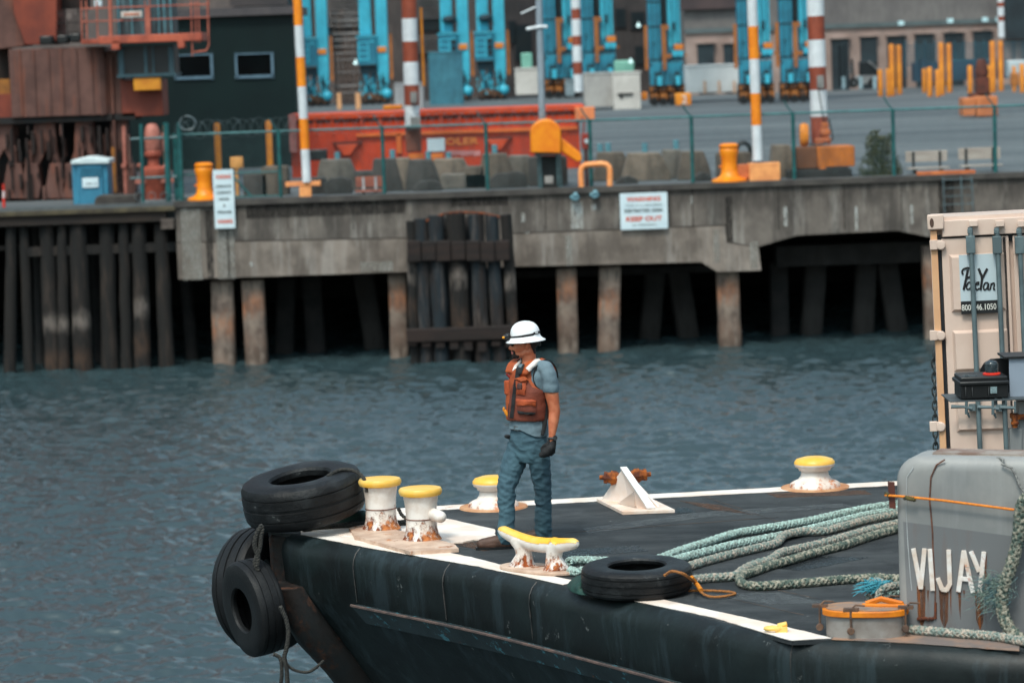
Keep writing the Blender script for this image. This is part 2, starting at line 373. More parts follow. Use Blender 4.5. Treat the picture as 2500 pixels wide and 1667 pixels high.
# ---- concrete pier fascia ----
def P2(x, y, Y=89.0): q = at(x, y, Y); return (q.x, q.z)
pier = root('concrete_pier', (0,89,0), 'long weathered grey concrete pier wall with stepped underside above the dark piles', 'pier')
def zt(x): return ZP
XL = at(430,560,89).x
up_ = [(XL,ZP-.14)]+[(30,ZP-.14)]+[P2(2700,560),P2(2440,590),P2(2265,578),P2(2190,563),P2(1945,575),P2(1850,603),P2(1778,590),P2(1772,549),P2(990,580),(XL,P2(432,591)[1])]
mb = MB(); mb.prism(up_, 89.0, 90.2); mb.build('upper_fascia', conc, pier, smooth=False)
lo_ = [(XL,P2(432,593.5)[1]),P2(990,582.5),P2(1770,551.5),P2(1775,592.5),P2(1852,605.5),P2(1858,660),P2(1752,664),P2(1712,640),P2(1252,651),P2(990,664),(XL,P2(432,682)[1])]
mb = MB(); mb.prism(lo_, 88.985, 90.15); mb.build('lower_fascia', conc_lo, pier, smooth=False)
mb = MB(); mb.box(XL-.03,30,88.9,89.35,ZP-.137,ZP+.02); mb.build('coping', M('coping_dark',(74,70,66),(56,52,50),2,.8,bump=.2), pier, smooth=False)
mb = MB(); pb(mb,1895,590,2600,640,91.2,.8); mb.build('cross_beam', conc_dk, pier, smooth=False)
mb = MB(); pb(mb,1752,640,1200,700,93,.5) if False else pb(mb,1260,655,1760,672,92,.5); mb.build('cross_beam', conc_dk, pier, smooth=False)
lime = M('lime_stain',(196,200,198),(168,166,160),3,.85,alpha=.85); lime2 = M('lime_wash',(158,156,150),(140,134,126),2,.85,alpha=.7); dkst = M('dark_stain',(48,44,41),(38,35,33),2,.9,alpha=.75)
for i,(x0,y0,x1,y1,mt) in enumerate([(440,512,496,682,lime2),(528,560,576,680,lime2),(500,512,524,678,dkst),(552,560,564,680,dkst),(1392,492,1424,558,lime),(1272,520,1282,542,lime),(1284,566,1291,580,lime),(1444,500,1456,512,lime),(1686,478,1692,498,lime),(1912,505,1923,552,lime),(2086,505,2095,562,lime),(2222,500,2230,548,lime),(1380,575,1398,648,lime2),(1830,590,1852,655,lime2),(1600,555,1640,580,lime2),(880,640,960,662,lime2),(610,640,618,650,lime),(1740,560,1758,640,lime2),(1100,480,1240,500,dkst),(600,495,990,520,dkst),(2290,430,2330,560,dkst),(1770,480,1790,590,dkst)]):
    mb = MB(); a_ = at(x0,y0,89); b_ = at(x1,y1,89); yy = 88.976 if (a_.z+b_.z)/2 < P2(x0,585)[1] else 88.992
    mb.box(min(a_.x,b_.x),max(a_.x,b_.x),yy-.002*(1+i%2),yy+.001,b_.z,a_.z); mb.build('lime_stain' if mt is not dkst else 'dark_stain', mt, pier, smooth=False)
for x in (700,860,1330,1560,1690,1900,2060,2200):
    mb = MB(); a_ = at(x,470,89); mb.box(a_.x-.012,a_.x+.012,88.985,88.999,at(x,560,89).z,ZP-.14); mb.build('form_joint', dkst, pier, smooth=False)
# ---- piles ----
def pile(name, x0, x1, y0, y1, Y, wpx, mat, label, group, square=True, cat='pile'):
    a = at(x0, y0, Y); b = at(x1, y1, Y); b.z = -.8; r = wpx*Y/F/2; mb = MB()
    if not square: b.x += .1*math.sin(x0*1.7); a.x += .03*math.cos(x0)
    if square:
        n = 16; pts = [a.lerp(b, i/n) for i in range(n+1)]
        base = len(mb.v)
        for i, p in enumerate(pts):
            k = r*(1+.05*noise.noise(Vector((p.x*3, p.z*1.7, 1)))); c = r*.22
            for dx, dy in ((-k+c,-k),(k-c,-k),(k,-k+c),(k,k-c),(k-c,k),(-k+c,k),(-k,k-c),(-k,-k+c)): mb.v.append(p+Vector((dx,dy,0)))
        for i in range(n):
            for j in range(8): mb.f.append([i*8+j, i*8+(j+1)%8, (i+1)*8+(j+1)%8, (i+1)*8+j])
    else:
        n = 14; pts = []; rr = []
        for i in range(n+1):
            p = a.lerp(b, i/n); p.x += .03*noise.noise(Vector((p.z, x0*.1, 0))); pts.append(p); rr.append(r*(.9+.16*i/n+.08*noise.noise(Vector((p.z*1.5, x0*.3, 5)))))
        mb.tube(pts, rr, 12)
    return tag(mb.build(name, mat, angle=60), label, cat, group)
fp_ = [(543,548,685,54,'concrete pile nearest the left end of the pier, dull brown at its foot'),
       (617,628,683,54,'pale stained concrete pile, second from the left end of the pier'),
       (970,975,668,44,'concrete pile just left of the timber dolphin'),
       (1382,1388,654,50,'concrete pile right of the timber dolphin, above the man helmet side'),
       (1489,1483,650,52,'concrete pile with an orange stain, second right of the dolphin'),
       (1775,1784,664,54,'concrete pile under the stepped end of the lower beam'),
       (2272,2282,600,44,'concrete pile half hidden behind the beige container')]
for x0,x1,y0,wd,lb in fp_: pile('concrete_pile', x0,x1,y0,870,89.6,wd,pilem,lb,'front row of concrete piles under the pier')
bp_ = [(888,925,670,50,'raking dark pile in the shade left of the dolphin'),
       (1600,1578,660,50,'dark raking pile leaning left beneath the keep out sign'),
       (1655,1690,660,52,'dark raking pile leaning right, left of the stepped pile'),
       (1900,1905,640,44,'dim pile just right of the stepped beam end'),
       (1992,1975,640,52,'dark pile leaning left under the arched opening'),
       (2115,2102,640,50,'dark pile leaning slightly left beneath the arch, middle one'),
       (2165,2200,640,50,'dark pile leaning right beneath the arch, near the container'),
       (760,775,675,46,'dim pile deep in the shade, second right of the pale pile'),
       (700,690,680,44,'dim pile deep in the shade just right of the pale pile')]
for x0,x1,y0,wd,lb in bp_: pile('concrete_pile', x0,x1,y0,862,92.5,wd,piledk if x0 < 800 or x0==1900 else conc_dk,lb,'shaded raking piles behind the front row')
# ---- left timber wharf ----
wh = root('timber_wharf', (at(200,520,89).x,89,ZP-.2), 'old dark timber wharf edge at the left of the concrete pier', 'wharf')
mb = MB(); pb(mb,-1400,512-60,428,522-60,88.9,1.2) if False else mb.box(at(-1400,517,88.9).x,at(428,517,88.9).x,88.9,90.1,at(200,522,88.9).z,at(200,512,88.9).z); mb.build('deck_edge', M('mossy_deck',(84,76,58),(60,54,44),2,.9,bump=.4,bsc=12), wh, smooth=False)
mb = MB(); mb.box(at(-1400,517,89).x,at(405,517,89).x,89.0,89.4,at(150,548,89).z,at(150,524,89).z); mb.build('edge_beam', M('edge_beam_wood',(50,40,32),(34,28,26),2,.9,bump=.4,stretch=(.2,1,1)), wh, smooth=False)
mb = MB(); pb(mb,60,598,430,620,89.25,.3); pb(mb,-100,602,70,612,89.5,.3); mb.build('waling_beam', timber, wh, smooth=False)
mb = MB(); pb(mb,392,535,424,560,88.8,.25); mb.build('beam_end', M('beam_end_wood',(92,82,76),(60,52,48),4,.9), wh, bevel=.02)
for i,(x0,x1,wd,lb) in enumerate([(25,27,30,'leftmost dark timber pile of the wharf'),(60,62,26,'narrow dark timber pile, second from the left edge'),(112,122,42,'brown timber pile with pale scar, third from the left edge'),
        (150,158,28,'slim timber pile with a long pale streak, left of a thicker pile'),(190,198,48,'thick timber pile with white scar near its foot, mid wharf'),(262,272,42,'dark timber pile with a blue grey streak, mid wharf'),
        (305,309,28,'slim reddish timber pile beside a thick pale scarred pile'),(338,345,40,'thick timber pile with the brightest pale scar'),(390,408,38,'timber pile nearest the concrete pier with an orange spot')]):
    pile('timber_pile', x0,x1,545,882,89.3+.05*(i%3),wd,timber if i in (2,4,7,3) else timber_plain,lb,'timber piles of the old wharf', square=False)
for i,(x0,x1,wd,lb) in enumerate([(90,92,26,'dim timber pile behind the front row near the left edge'),(230,236,26,'dim timber pile behind the thick mid wharf pile'),(440,470,30,'dim raking timber pile behind the corner of the pier')]):
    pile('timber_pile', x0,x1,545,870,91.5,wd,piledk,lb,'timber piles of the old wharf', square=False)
# ---- dolphin ----
dol = root('fender_dolphin', (at(1125,870,87.8).x,87.8,0), 'cluster of weathered timber piles bound together in front of the concrete pier', 'dolphin')
random.seed(3)
for i,(xt,xb,yt,wd) in enumerate([(1003,1012,540,24),(1027,1042,534,34),(1063,1078,526,40),(1112,1130,522,46),(1162,1180,524,38),(1200,1222,526,34),(1235,1258,524,28),(1090,1105,530,30),(1148,1160,530,26)]):
    Y = 87.7 if i < 7 else 88.2; a = at(xt,yt,Y); b = at(xb,880,Y); b.z = -.6; r = wd*Y/F/2; mb = MB()
    pts = [a.lerp(b,k/14) for k in range(15)]
    mb.tube([p+Vector((.03*noise.noise(Vector((p.z,i,0))),0,0)) for p in pts],[r*(1+.1*noise.noise(Vector((p.z*1.3,i*3,2)))) for p in pts],12)
    mb.build('pile', timber_bl if i%3 else timber, dol, angle=60)
mb = MB()
for k in range(7): pb(mb,994+k*36,588+k%2*2,1028+k*36,640-(k*3)%5,87.32,.3)
mb.build('binding_beam', timber_br, dol, smooth=False, bevel=.03)
mb = MB(); pb(mb,992,800,1268,832,87.3,.4)
for k in range(8): pb(mb,996+k*34,832,1018+k*34,845+(k*37)%17,87.36,.3)
mb.build('fender_panel', timber_br, dol, smooth=False, bevel=.03)
mb = MB(); pt(mb,[(1040,540),(1085,522),(1120,518),(1180,521),(1220,530)],87.6,3); mb.build('wire_lashing', rustm, dol)
# ---- signs ----
signw = M('sign_white', (206,222,228), (192,210,218), 2, .5)
redt = M('sign_red', (214,84,44), (196,70,40), 8, .6); greyt = M('sign_grey', (84,92,92), (70,76,78), 8, .6); palet = M('sign_pale_text', (150,164,166), (140,150,152), 8, .6)
def sign(x0,y0,x1,y1,Y,lines,label):
    c = at((x0+x1)/2,(y0+y1)/2,Y); hw = (x1-x0)*Y/F/2; hh = (y1-y0)*Y/F/2; k = Y/F
    r_ = root('warning_sign', (c.x,Y,c.z-hh), label, 'sign')
    mb = MB(); mb.box(c.x-hw,c.x+hw,Y,Y+.03,c.z-hh,c.z+hh); mb.build('board', signw, r_, bevel=.008)
    for st,yy,hpx,wpx,mt in lines:
        mb = MB(); mb.text(st,(c.x,Y-.006,c.z+hh-(yy-y0)*k),hpx*k,width=wpx*k,ex=.004,bold=.03); mb.build('lettering', mt, r_, smooth=False)
    return r_
sign(1514,471,1630,560,88.86,[('WARNING',486,11,84,redt),('THIS IS A SECURED',501,5,90,palet),('RESTRICTED AREA',514,8,94,greyt),('KEEP OUT',534,12,88,redt),('NO TRESPASSING',549,5,60,palet)],'white rectangular warning sign with red KEEP OUT on the pier wall')
sign(522,415,572,558,88.8,[('WARNING',432,10,38,redt),('UNDER DOCK',455,6,38,greyt),('CLEARANCE',470,6,34,greyt),('HAZARD',486,6,26,greyt),('&',502,6,6,greyt),('PIPELINES',518,6,34,greyt),('WARNING',541,10,38,redt)],'tall narrow white warning sign beside the left yellow pier bollard')
# sign posts behind
# ================= things on the pier edge =================
gteal = M('fence_green', (24,92,92), (18,72,74), 4, .5)
galv = M('fence_galv', (84,110,114), (62,84,88), 4, .5, metal=.3)
fen = root('chain_link_fence', (0,89.7,ZP), 'long green chain link fence with razor wire along the pier edge', 'fence')
FY = 89.7
def zr(x): return at(x, 305-.036*(x-1190), FY).z
ZR = at(1190,303,FY).z
def fxx(x, y=380): return at(x, y, FY).x
for i,x in enumerate([430,682,935,1188,1442,1690,1938,2182,2430,2680]):
    mb = MB(); X = fxx(x); t = .055 if i else .1
    mb.tube([(X,FY,ZP),(X,FY,ZR+.03)], t, 10)
    if i: mb.tube([(X,FY,ZR),(X-.16,FY-.0,ZR+.2),(X-.25,FY,ZR+.38)], .022, 6)
    mb.build('post', gteal, fen)
mb = MB(); mb.tube([(fxx(430),FY,ZR),(fxx(2800),FY,ZR)], .032, 8); mb.build('top_rail', M('fence_rail',(60,118,120),(46,96,100),2,.5), fen)
mb = MB(); mb.tube([(fxx(430),FY,ZP+.75),(fxx(682),FY,ZP+.75)], .028, 8); mb.tube([(fxx(430),FY,ZP+.06),(fxx(682),FY,ZP+.06)], .028, 8); mb.tube([(fxx(560),FY,ZP+.75),(fxx(612),FY,ZP+.03)], .03, 8); mb.build('brace', gteal, fen)
# wire netting: real diagonal wires
mb = MB(); step = .11; x0 = fxx(430); x1 = fxx(2700); hN = ZR-ZP-.06
for sgn in (1,-1):
    x = x0-hN
    while x < x1:
        a = Vector((x if sgn > 0 else x+hN, FY, ZP+.05)); b = Vector((x+hN if sgn > 0 else x, FY, ZR))
        d = b-a
        lo, hi = 0, 1
        if a.x < x0: lo = (x0-a.x)/d.x
        if b.x < x0: hi = (x0-a.x)/d.x
        if lo < hi:
            p, q = a+d*lo, a+d*hi; w_ = .0032
            mb.add([p+Vector((-w_,0,0)),p+Vector((w_,-.004,0)),p+Vector((0,.004,0)),q+Vector((-w_,0,0)),q+Vector((w_,-.004,0)),q+Vector((0,.004,0))],[(0,1,4,3),(1,2,5,4),(2,0,3,5)])
        x += step
mb.build('wire_netting', galv, fen, smooth=False)
wirem = M('razor_wire', (120,134,138), (90,100,104), 4, .45, metal=.5)
mb = MB(); pts = []
for i in range(46):
    cxr = x0+.2+i*(fxx(1400)-x0)/46; ya = R(38 if i%2 else -34); pts = [(cxr+.27*math.cos(g_)*math.cos(ya), FY+.27*math.cos(g_)*math.sin(ya), ZR+.14+.03*math.sin(i*2.3)+.25*math.sin(g_)) for g_ in [j*2*math.pi/22 for j in range(22)]]; mb.tube(pts, .006, 4, closed=True)
pts = []; mb.build('razor_wire', wirem, fen)
# left gate / guard panel at the wharf corner
gt = root('pipe_gate', (at(390,500,89.4).x,89.4,ZP), 'green pipe gate with a coil of razor wire hung at its tall post', 'gate')
mb = MB(); pt(mb,[(405,300),(412,492)],89.4,7); pt(mb,[(437,300),(444,492)],89.42,6); mb.build('gate_post', gteal, gt)
mb = MB(); pt(mb,[(344,303),(350,505)],89.4,4.5); mb.build('gate_post', gteal, gt)
for y in (338,434,502):
    mb = MB(); pt(mb,[(318,y+2),(432,y-3)],89.45,3); mb.build('gate_rail', galv, gt)
mb = MB(); pts=[]
for i in range(130):
    g_ = i*2*math.pi/18; c = at(457,301,89.2); k = 1+.05*math.sin(i*1.3); pts.append((c.x+.23*k*math.cos(g_)+.01*math.sin(i),89.2+.001*i,c.z+.2*k*math.sin(g_)))
mb.tube(pts,.01,4); mb.build('wire_coil', wirem, gt)
mb = MB(); pts=[]
for i in range(60):
    g_ = i*2*math.pi/20; c = at(330+i*1.6,482,89.3); pts.append((c.x+.2*math.cos(g_),89.3,c.z+.14*math.sin(g_)))
mb.tube(pts,.009,4); mb.build('wire_coil', wirem, gt)
# yellow pier bollards
def pier_bollard(x, ytop, ybase, Y, label):
    h = (ybase-ytop)*Y/F; c = at(x,(ybase+ytop)/2,Y).x
    mb = MB(); s_ = h/1.1
    mb.lathe([(.52*s_,0),(.52*s_,.05*s_),(.38*s_,.1*s_),(.26*s_,.18*s_),(.235*s_,.32*s_),(.22*s_,.5*s_),(.235*s_,.7*s_),(.275*s_,.86*s_),(.27*s_,.92*s_),(.25*s_,.95*s_),(.27*s_,.97*s_),(.285*s_,1.03*s_),(.22*s_,1.09*s_),(.1*s_,1.1*s_)],(c,Y,ZP+.02),n=24)
    for k in range(8):
        a = 2*math.pi*k/8; mb.lathe([(.03*s_,0),(.03*s_,.09*s_)],(c+.44*s_*math.cos(a),Y+.44*s_*math.sin(a),ZP+.02),n=6)
    mb.tube([(c-.29*s_,Y-.05,ZP+.45*s_),(c-.2*s_,Y-.05,ZP+.47*s_)],.03,6)
    return tag(mb.build('mooring_bollard', yel_pier, angle=50), label, 'bollard', 'yellow mooring bollards on the pier edge')
pier_bollard(499,398,489,89.5,'left yellow mooring bollard partly behind the tall narrow warning sign')
pier_bollard(1780,350,443,89.5,'right yellow mooring bollard standing alone on the pier edge near the thin striped pole')
# striped poles
wpm = M('pole_white', (214,220,224), (198,204,208), 2, .5, grime=.12); opm = M('pole_orange', (238,140,20), (226,124,14), 2, .5); rpm = M('pole_red', (148,70,46), (132,60,40), 2, .55, grime=.25)
def pole(px_of, ys, Y, rpx, cols, name, label, group, extra=None, n=14):
    zb = at(px_of(ys[-1]), ys[-1], Y); X = at(px_of(200),200,Y).x
    r_ = root(name, (X,Y,ZP), label, 'pole', group)
    for i in range(len(ys)-1):
        a = at(px_of(ys[i]),ys[i],Y); b = at(px_of(ys[i+1]),ys[i+1],Y); mb = MB(); mb.tube([a,b], rpx*Y/F, n)
        mb.build('band', cols[i%2], r_)
    return r_
GP = 'striped poles on the pier'
p1 = pole(lambda y: 726+.052*y, [-80,63,140,212,290,365,445,452][:7], 89.45, 11, (opm,wpm), 'striped_pole','leaning thin orange and white striped pole left of the orange dumpster', GP)
p1 = p1
# correct the bands (white/orange from the photo)
mb = MB(); pb(mb,697,444,782,455,89.4,.4); mb.build('base_plate', M('pole_base_orange',(230,150,90),(210,130,80),4,.6), p1, bevel=.01)
mb = MB(); pb(mb,731,456,760,492,89.4,.35); mb.build('base_post', M('pole_base_tan',(236,160,96),(216,140,84),4,.6), p1, bevel=.01)
p2 = pole(lambda y: 1836+.036*y, [-90,65,145,228,306,392], 89.5, 12.5, (wpm,opm), 'striped_pole','thin white and orange striped pole beside the right yellow bollard', GP)
mb = MB(); pb(mb,1829,398,1905,443,89.4,.5); mb.build('base_box', M('pole_base_tan',(0,0,0)), p2, bevel=.02)
mb = MB(); pb(mb,1800,402,1828,436,89.5,.4); mb.build('side_box', M('side_box_tan',(196,110,64),(170,90,50),4,.6), p2, bevel=.02)
p3 = pole(lambda y: 998+.03*y, [-90,46,102,152,208,258,312], 101, 18.5, (rpm,wpm), 'striped_pole','thick rust red and white striped pole standing before the orange dumpster', GP, n=20)
mb = MB(); pb(mb,990,312,1028,372,101,.6); mb.build('base', M('pole_foot',(120,66,48),(96,54,42),3,.8), p3, bevel=.05)
mb = MB(); pb(mb,1002,225,1018,252,100.5,.3); mb.build('control_box', M('ctl_grey',(128,128,126),None,4,.6), p3, bevel=.01)
mb = MB(); pb(mb,1002,286,1026,314,100.4,.3); mb.build('control_box', M('ctl_grey',(0,0,0)), p3, bevel=.01)
mb = MB(); pb(mb,1028,20,1034,210,101.4,.2); mb.build('side_pipe', yel_post, p3)
p4 = pole(lambda y: 1990+.034*y, [-90,40,98,164,220,285,350], 91.5, 21, (wpm,rpm), 'striped_pole','thickest red and white striped pole standing on the yellow base at right', GP, n=20)
mb = MB(); pb(mb,1995,185,2012,216,91.2,.2); mb.build('control_box', M('ctl_grey',(0,0,0)), p4, bevel=.01)
mb = MB(); pb(mb,2006,300,2024,352,91.0,.3); pb(mb,2003,318,2028,332,90.95,.3); pb(mb,1990,338,2030,352,90.9,.2); mb.build('machinery', M('machinery_yel',(190,104,40),(150,80,50),9,.6,rust=.3), p4, bevel=.03)
mb = MB(); pt(mb,[(2024,290),(2034,340),(2000,356),(1975,352)],90.8,2); pt(mb,[(1998,220),(2012,300)],91.0,1.4); mb.build('cable', black, p4)
mb = MB(); a = at(1963,330,91.2); mb.lathe([(.02,-.14),(.2,-.12),(.24,0),(.2,.12),(.02,.14)],a,(1,0,0),n=20,sx=1,sy=1.5) ; mb.build('yellow_cover', yel_post, p4)
mb = MB(); pb(mb,1996,358,2087,408,90.4,1.4); pb(mb,2000,408,2018,416,90.4,1); mb.build('base_box', M('base_orange',(214,118,24),(196,106,28),2,.6,grime=.3), p4, bevel=.03)
mb = MB(); pb(mb,1946,360,1996,412,90.5,1.2); mb.build('base_box', M('base_brown',(120,72,40),(104,62,36),2,.7), p4, bevel=.02)
mb = MB(); pb(mb,1925,414,2080,438,90.2,1.2); mb.build('plinth', conc_dk, p4, bevel=.04)
p5 = pole(lambda y: 1405+.03*y, [-90,22,48,88,112,152,182,225], 180, 11.5, (wpm,rpm), 'striped_pole','far slim red and white striped pole among the teal cranes', 'striped poles in the yard', n=12)
p6 = pole(lambda y: 2443+.025*y, [-90,6,18,40,52,92], 175, 8, (wpm,rpm), 'striped_pole','faded red and white pole before the far building at the top right', 'striped poles in the yard', n=12)
# lamp post with yellow hood on frame
lp = root('lamp_post', (at(1325,290,90).x,90,ZP), 'slim grey lamp post rising behind the yellow hood on the pier', 'lamp post')
mb = MB(); pt(mb,[(1313,-90),(1324,300)],90,8.5,12); mb.build('pole', M('lamp_grey',(140,152,162),(128,140,150),2,.4), lp)
mb = MB(); pt(mb,[(1285,72),(1318,66),(1336,66)],89.9,4); pt(mb,[(1272,34),(1308,18)],89.9,2.5); mb.build('lamp_arm', M('lamp_white',(214,222,226),None,3,.4), lp)
hd = root('winch_hood', (at(1332,460,89.6).x,89.6,ZP), 'rounded yellow hood with sloping chute on a grey steel stand', 'machine')
mb = MB(); pts = [at(1295,372,89.6),at(1295,325,89.6)]+[at(1332+37*math.cos(a),323-32*math.sin(a),89.6) for a in [math.pi*(1-i/12) for i in range(1,12)]]+[at(1369,323,89.6),at(1369,374,89.6)]
mb.prism([(p.x,p.z) for p in pts][::-1],89.2,90.1); mb.build('hood', yel_pier, hd, bevel=.04)
mb = MB(); pts = [at(*q,89.7) for q in ((1362,340),(1372,338),(1418,374),(1420,392),(1408,394),(1366,366))]; mb.prism([(p.x,p.z) for p in pts][::-1],89.4,89.9); mb.build('chute', yel_pier, hd, bevel=.03)
mb = MB()
for x in (1312,1318,1359,1366): pt(mb,[(x,378),(x+5,462)],89.5,2.4,6)
pb(mb,1305,374,1370,380,89.4,.4); mb.build('stand', galv, hd)
mb = MB(); pb(mb,1322,382,1360,462,89.7,.4); mb.build('body', conc_dk, hd, bevel=.02)
mb = MB(); pb(mb,1330,430,1350,448,89.45,.05); mb.build('tag_plate', M('tag_grey',(150,146,142)), hd)
# orange hoop, red call box, shackles
mb = MB(); pt(mb,[(1420,465),(1418,420),(1421,409),(1430,403),(1444,402),(1468,400),(1480,402),(1487,408),(1489,420),(1489,461)],89.3,7,12)
tag(mb.build('pipe_hoop', M('hoop_orange',(240,164,104),(232,140,76),5,.6), None), 'pale orange bent pipe hoop standing on the pier edge', 'pipe guard')
cb = root('call_box', (at(1432,460,89.9).x,89.9,ZP), 'small red box with white dial on a post behind the orange hoop', 'call box')
mb = MB(); pb(mb,1420,326,1444,364,89.8,.25); mb.build('box', M('callbox_red',(170,52,34),None,3,.5), cb, bevel=.02)
mb = MB(); a = at(1432,345,89.76); mb.lathe([(.07,0),(.07,.03)],a,(0,-1,0),n=14); mb.build('dial', signw, cb)
mb = MB(); pt(mb,[(1430,364),(1434,462)],89.9,5); mb.build('post', M('callpost',(92,58,56)), cb)
mb = MB(); pt(mb,[(1424,326),(1426,300),(1420,285)],89.9,2); mb.build('conduit', M('callbox_red',(0,0,0)), cb)
for x,y,lb in ((1404,482,'small pale blue shackle fitting on the pier edge left of the hoop'),(1452,476,'small pale blue fitting on the pier edge under the hoop')):
    mb = MB(); pb(mb,x-12,y-4,x+10,y+3,88.8,.2); pb(mb,x-3,y-12,x+6,y+8,88.78,.15); mb.tube([at(x+9*math.cos(t),y+6*math.sin(t),88.75) for t in [i*math.pi/6 for i in range(12)]],.025,6,closed=True)
    tag(mb.build('edge_fitting', M('fitting_blue',(120,164,176),(90,130,142),4,.5), bevel=.01), lb, 'fitting', 'fittings on the pier edge')
# benches
def bench(x0,x1,yt,ybk,yst,Y,mat,label,legm):
    a = at(x0,yt,Y); b = at(x1,yt,Y); k = Y/F; r_ = root('bench', ((a.x+b.x)/2,Y,ZP), label, 'bench', 'benches on the pier')
    zt_ = at((x0+x1)/2,yt,Y).z; zb_ = at((x0+x1)/2,ybk,Y).z; zs = at((x0+x1)/2,yst,Y).z
    mb = MB()
    for i in range(3): h = (zt_-zb_)/3; mb.box(a.x,b.x,Y+.3,Y+.34,zb_+h*i+.004,zb_+h*(i+1)-.004)
    mb.build('backrest', mat, r_, bevel=.008)
    mb = MB()
    for i in range(3): mb.box(a.x,b.x,Y-.15+.15*i,Y-.02+.15*i,zs-.03,zs+.02)
    mb.build('seat', mat, r_, bevel=.008)
    for X in (a.x+.22,b.x-.22):
        mb = MB(); mb.box(X-.04,X+.04,Y-.12,Y-.06,ZP,zs); mb.box(X-.04,X+.04,Y+.22,Y+.28,ZP,zs); mb.box(X-.04,X+.04,Y-.12,Y+.28,ZP,ZP+.05); mb.box(X-.035,X+.035,Y+.26,Y+.31,zs,zt_-.02); mb.build('leg', legm, r_)
    return r_
bnt = M('bench_tan',(182,172,162),(160,148,138),5,.7,stretch=(.2,1,1)); bnr = M('bench_red',(176,100,76),(150,84,66),5,.7,stretch=(.2,1,1))
bench(2214,2316,369,396,410,90.6,bnt,'left one of the two pale slatted benches at the right',black)
bench(2343,2446,361,390,404,90.6,bnt,'right one of the two pale slatted benches at the right',black)
bench(867,934,432,458,466,90.2,bnr,'reddish slatted bench near the left foot of the fence',M('bench_leg',(190,194,196)))
mb = MB(); pb(mb,2240,418,2382,427,89.2,.3); tag(mb.build('timber_plank', M('plank_orange',(200,112,60),(170,90,50),4,.8), bevel=.01), 'orange brown plank lying on the pier edge below the pale benches', 'plank')
# ladder on the pier wall at right
mb = MB()
for x in (2302,2346,2372): pt(mb,[(x,432),(x+4,520)],88.85,1.4)
for y in range(440,520,20): pt(mb,[(2302,y),(2374,y-3)],88.85,1.0)
tag(mb.build('pier_ladder', M('ladder_blue',(96,118,124),(78,90,94),5,.6)), 'worn blue grey ladder frame fixed to the pier wall above the container', 'ladder')
# ---- porta toilet ----
pt_ = root('portable_toilet', (at(220,510,89.9).x,89.9,ZP), 'blue portable toilet with white domed roof at the wharf edge', 'toilet')
tb = M('toilet_blue',(52,126,154),(44,112,140),2,.5); k = 89.9/F
mb = MB(); pb(mb,177,400,264,512,89.9,1.1); mb.build('body', tb, pt_, bevel=.04)
mb = MB(); pb(mb,192,404,252,508,89.84,.1); mb.build('door', M('toilet_door',(50,122,150),(44,110,138),2,.5), pt_, bevel=.03)
mb = MB()
for i in range(6): pb(mb,196,408+i*4,248,410+i*4,89.80,.04)
mb.build('vent_louvre', tb, pt_)
mb = MB(); pts = [P2(*q,89.8) for q in ((173,402),(173,392),(190,388),(205,384),(222,383),(236,385),(250,388),(266,388),(267,400))]; mb.prism(pts[::-1],89.78,91.1); mb.build('roof', M('toilet_roof',(206,220,222),(190,204,208),3,.4), pt_, bevel=.03)
mb = MB(); pb(mb,201,434,240,458,89.8,.02); mb.build('notice', signw, pt_)
mb = MB(); c = at(221,445,89.79); [pb(mb,206+i*5,y,209+i*5,y+3,89.78,.01) for y in (440,447,452) for i in range(6) if (i*y)%4]; mb.build('lettering', greyt, pt_, smooth=False)
mb = MB(); pts = [P2(*q,89.5) for q in ((232,516),(231,488),(238,479),(248,476),(335,476),(338,514))]; mb.prism(pts[::-1],89.4,90.2)
tag(mb.build('concrete_block', M('block_dark',(66,62,58),(52,48,46),2,.9,bump=.3,bsc=12), bevel=.05), 'dark rounded concrete block in front of the blue toilet', 'block')
# delineator
dl = root('traffic_delineator', (at(9,500,89.6).x,89.6,ZP), 'red and white delineator post at the far left of the wharf', 'marker post')
mb = MB(); pt(mb,[(8,450),(9,466)],89.6,3.2); pt(mb,[(9,484),(10,508)],89.6,3.6); mb.build('post', M('delin_red',(210,40,16)), dl)
mb = MB(); pt(mb,[(9,466),(9,484)],89.6,3.4); mb.build('reflective_band', M('delin_white',(214,190,190)), dl)
# ================= yard behind the fence =================
dump = root('hopper_barge_bin', (at(1070,400,104).x,104,ZP), 'long orange red steel bin with ribs and faded lettering behind the fence', 'bin')
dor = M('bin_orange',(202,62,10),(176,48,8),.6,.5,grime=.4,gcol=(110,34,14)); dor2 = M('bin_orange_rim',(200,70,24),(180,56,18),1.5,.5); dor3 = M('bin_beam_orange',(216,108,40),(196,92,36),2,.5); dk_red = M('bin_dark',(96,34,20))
DY = 104
mb = MB(); pb(mb,712,282,1415,430,DY,2.2); mb.build('hull_wall', dor, dump, smooth=False)
mb = MB(); pb(mb,706,268,1425,283,DY-.1,2.4); mb.build('rim', dor2, dump, bevel=.03)
mb = MB(); pb(mb,722,284,1408,291,DY-.03,.1); mb.build('rim_painted_shadow', dk_red, dump, smooth=False)  # dark red strip paints the shadow under the rim
mb = MB()
for x in (765,808,880,925,1075,1120,1168,1215,1290,1340,1375): pb(mb,x,284,x+6,330,DY-.05,.1)
mb.build('rib', dor2, dump, smooth=False)
mb = MB(); pb(mb,870,318,1410,326,DY-.12,.15); pb(mb,968,326,980,375,DY-.12,.15); mb.build('side_beam', dor3, dump, bevel=.01)
mb = MB(); pb(mb,812,346,884,352,DY-.15,.3); pb(mb,1190,334,1250,341,DY-.15,.3); mb.build('lug_painted_shade', dk_red, dump)  # dark red bars paint shade at the lifting lugs
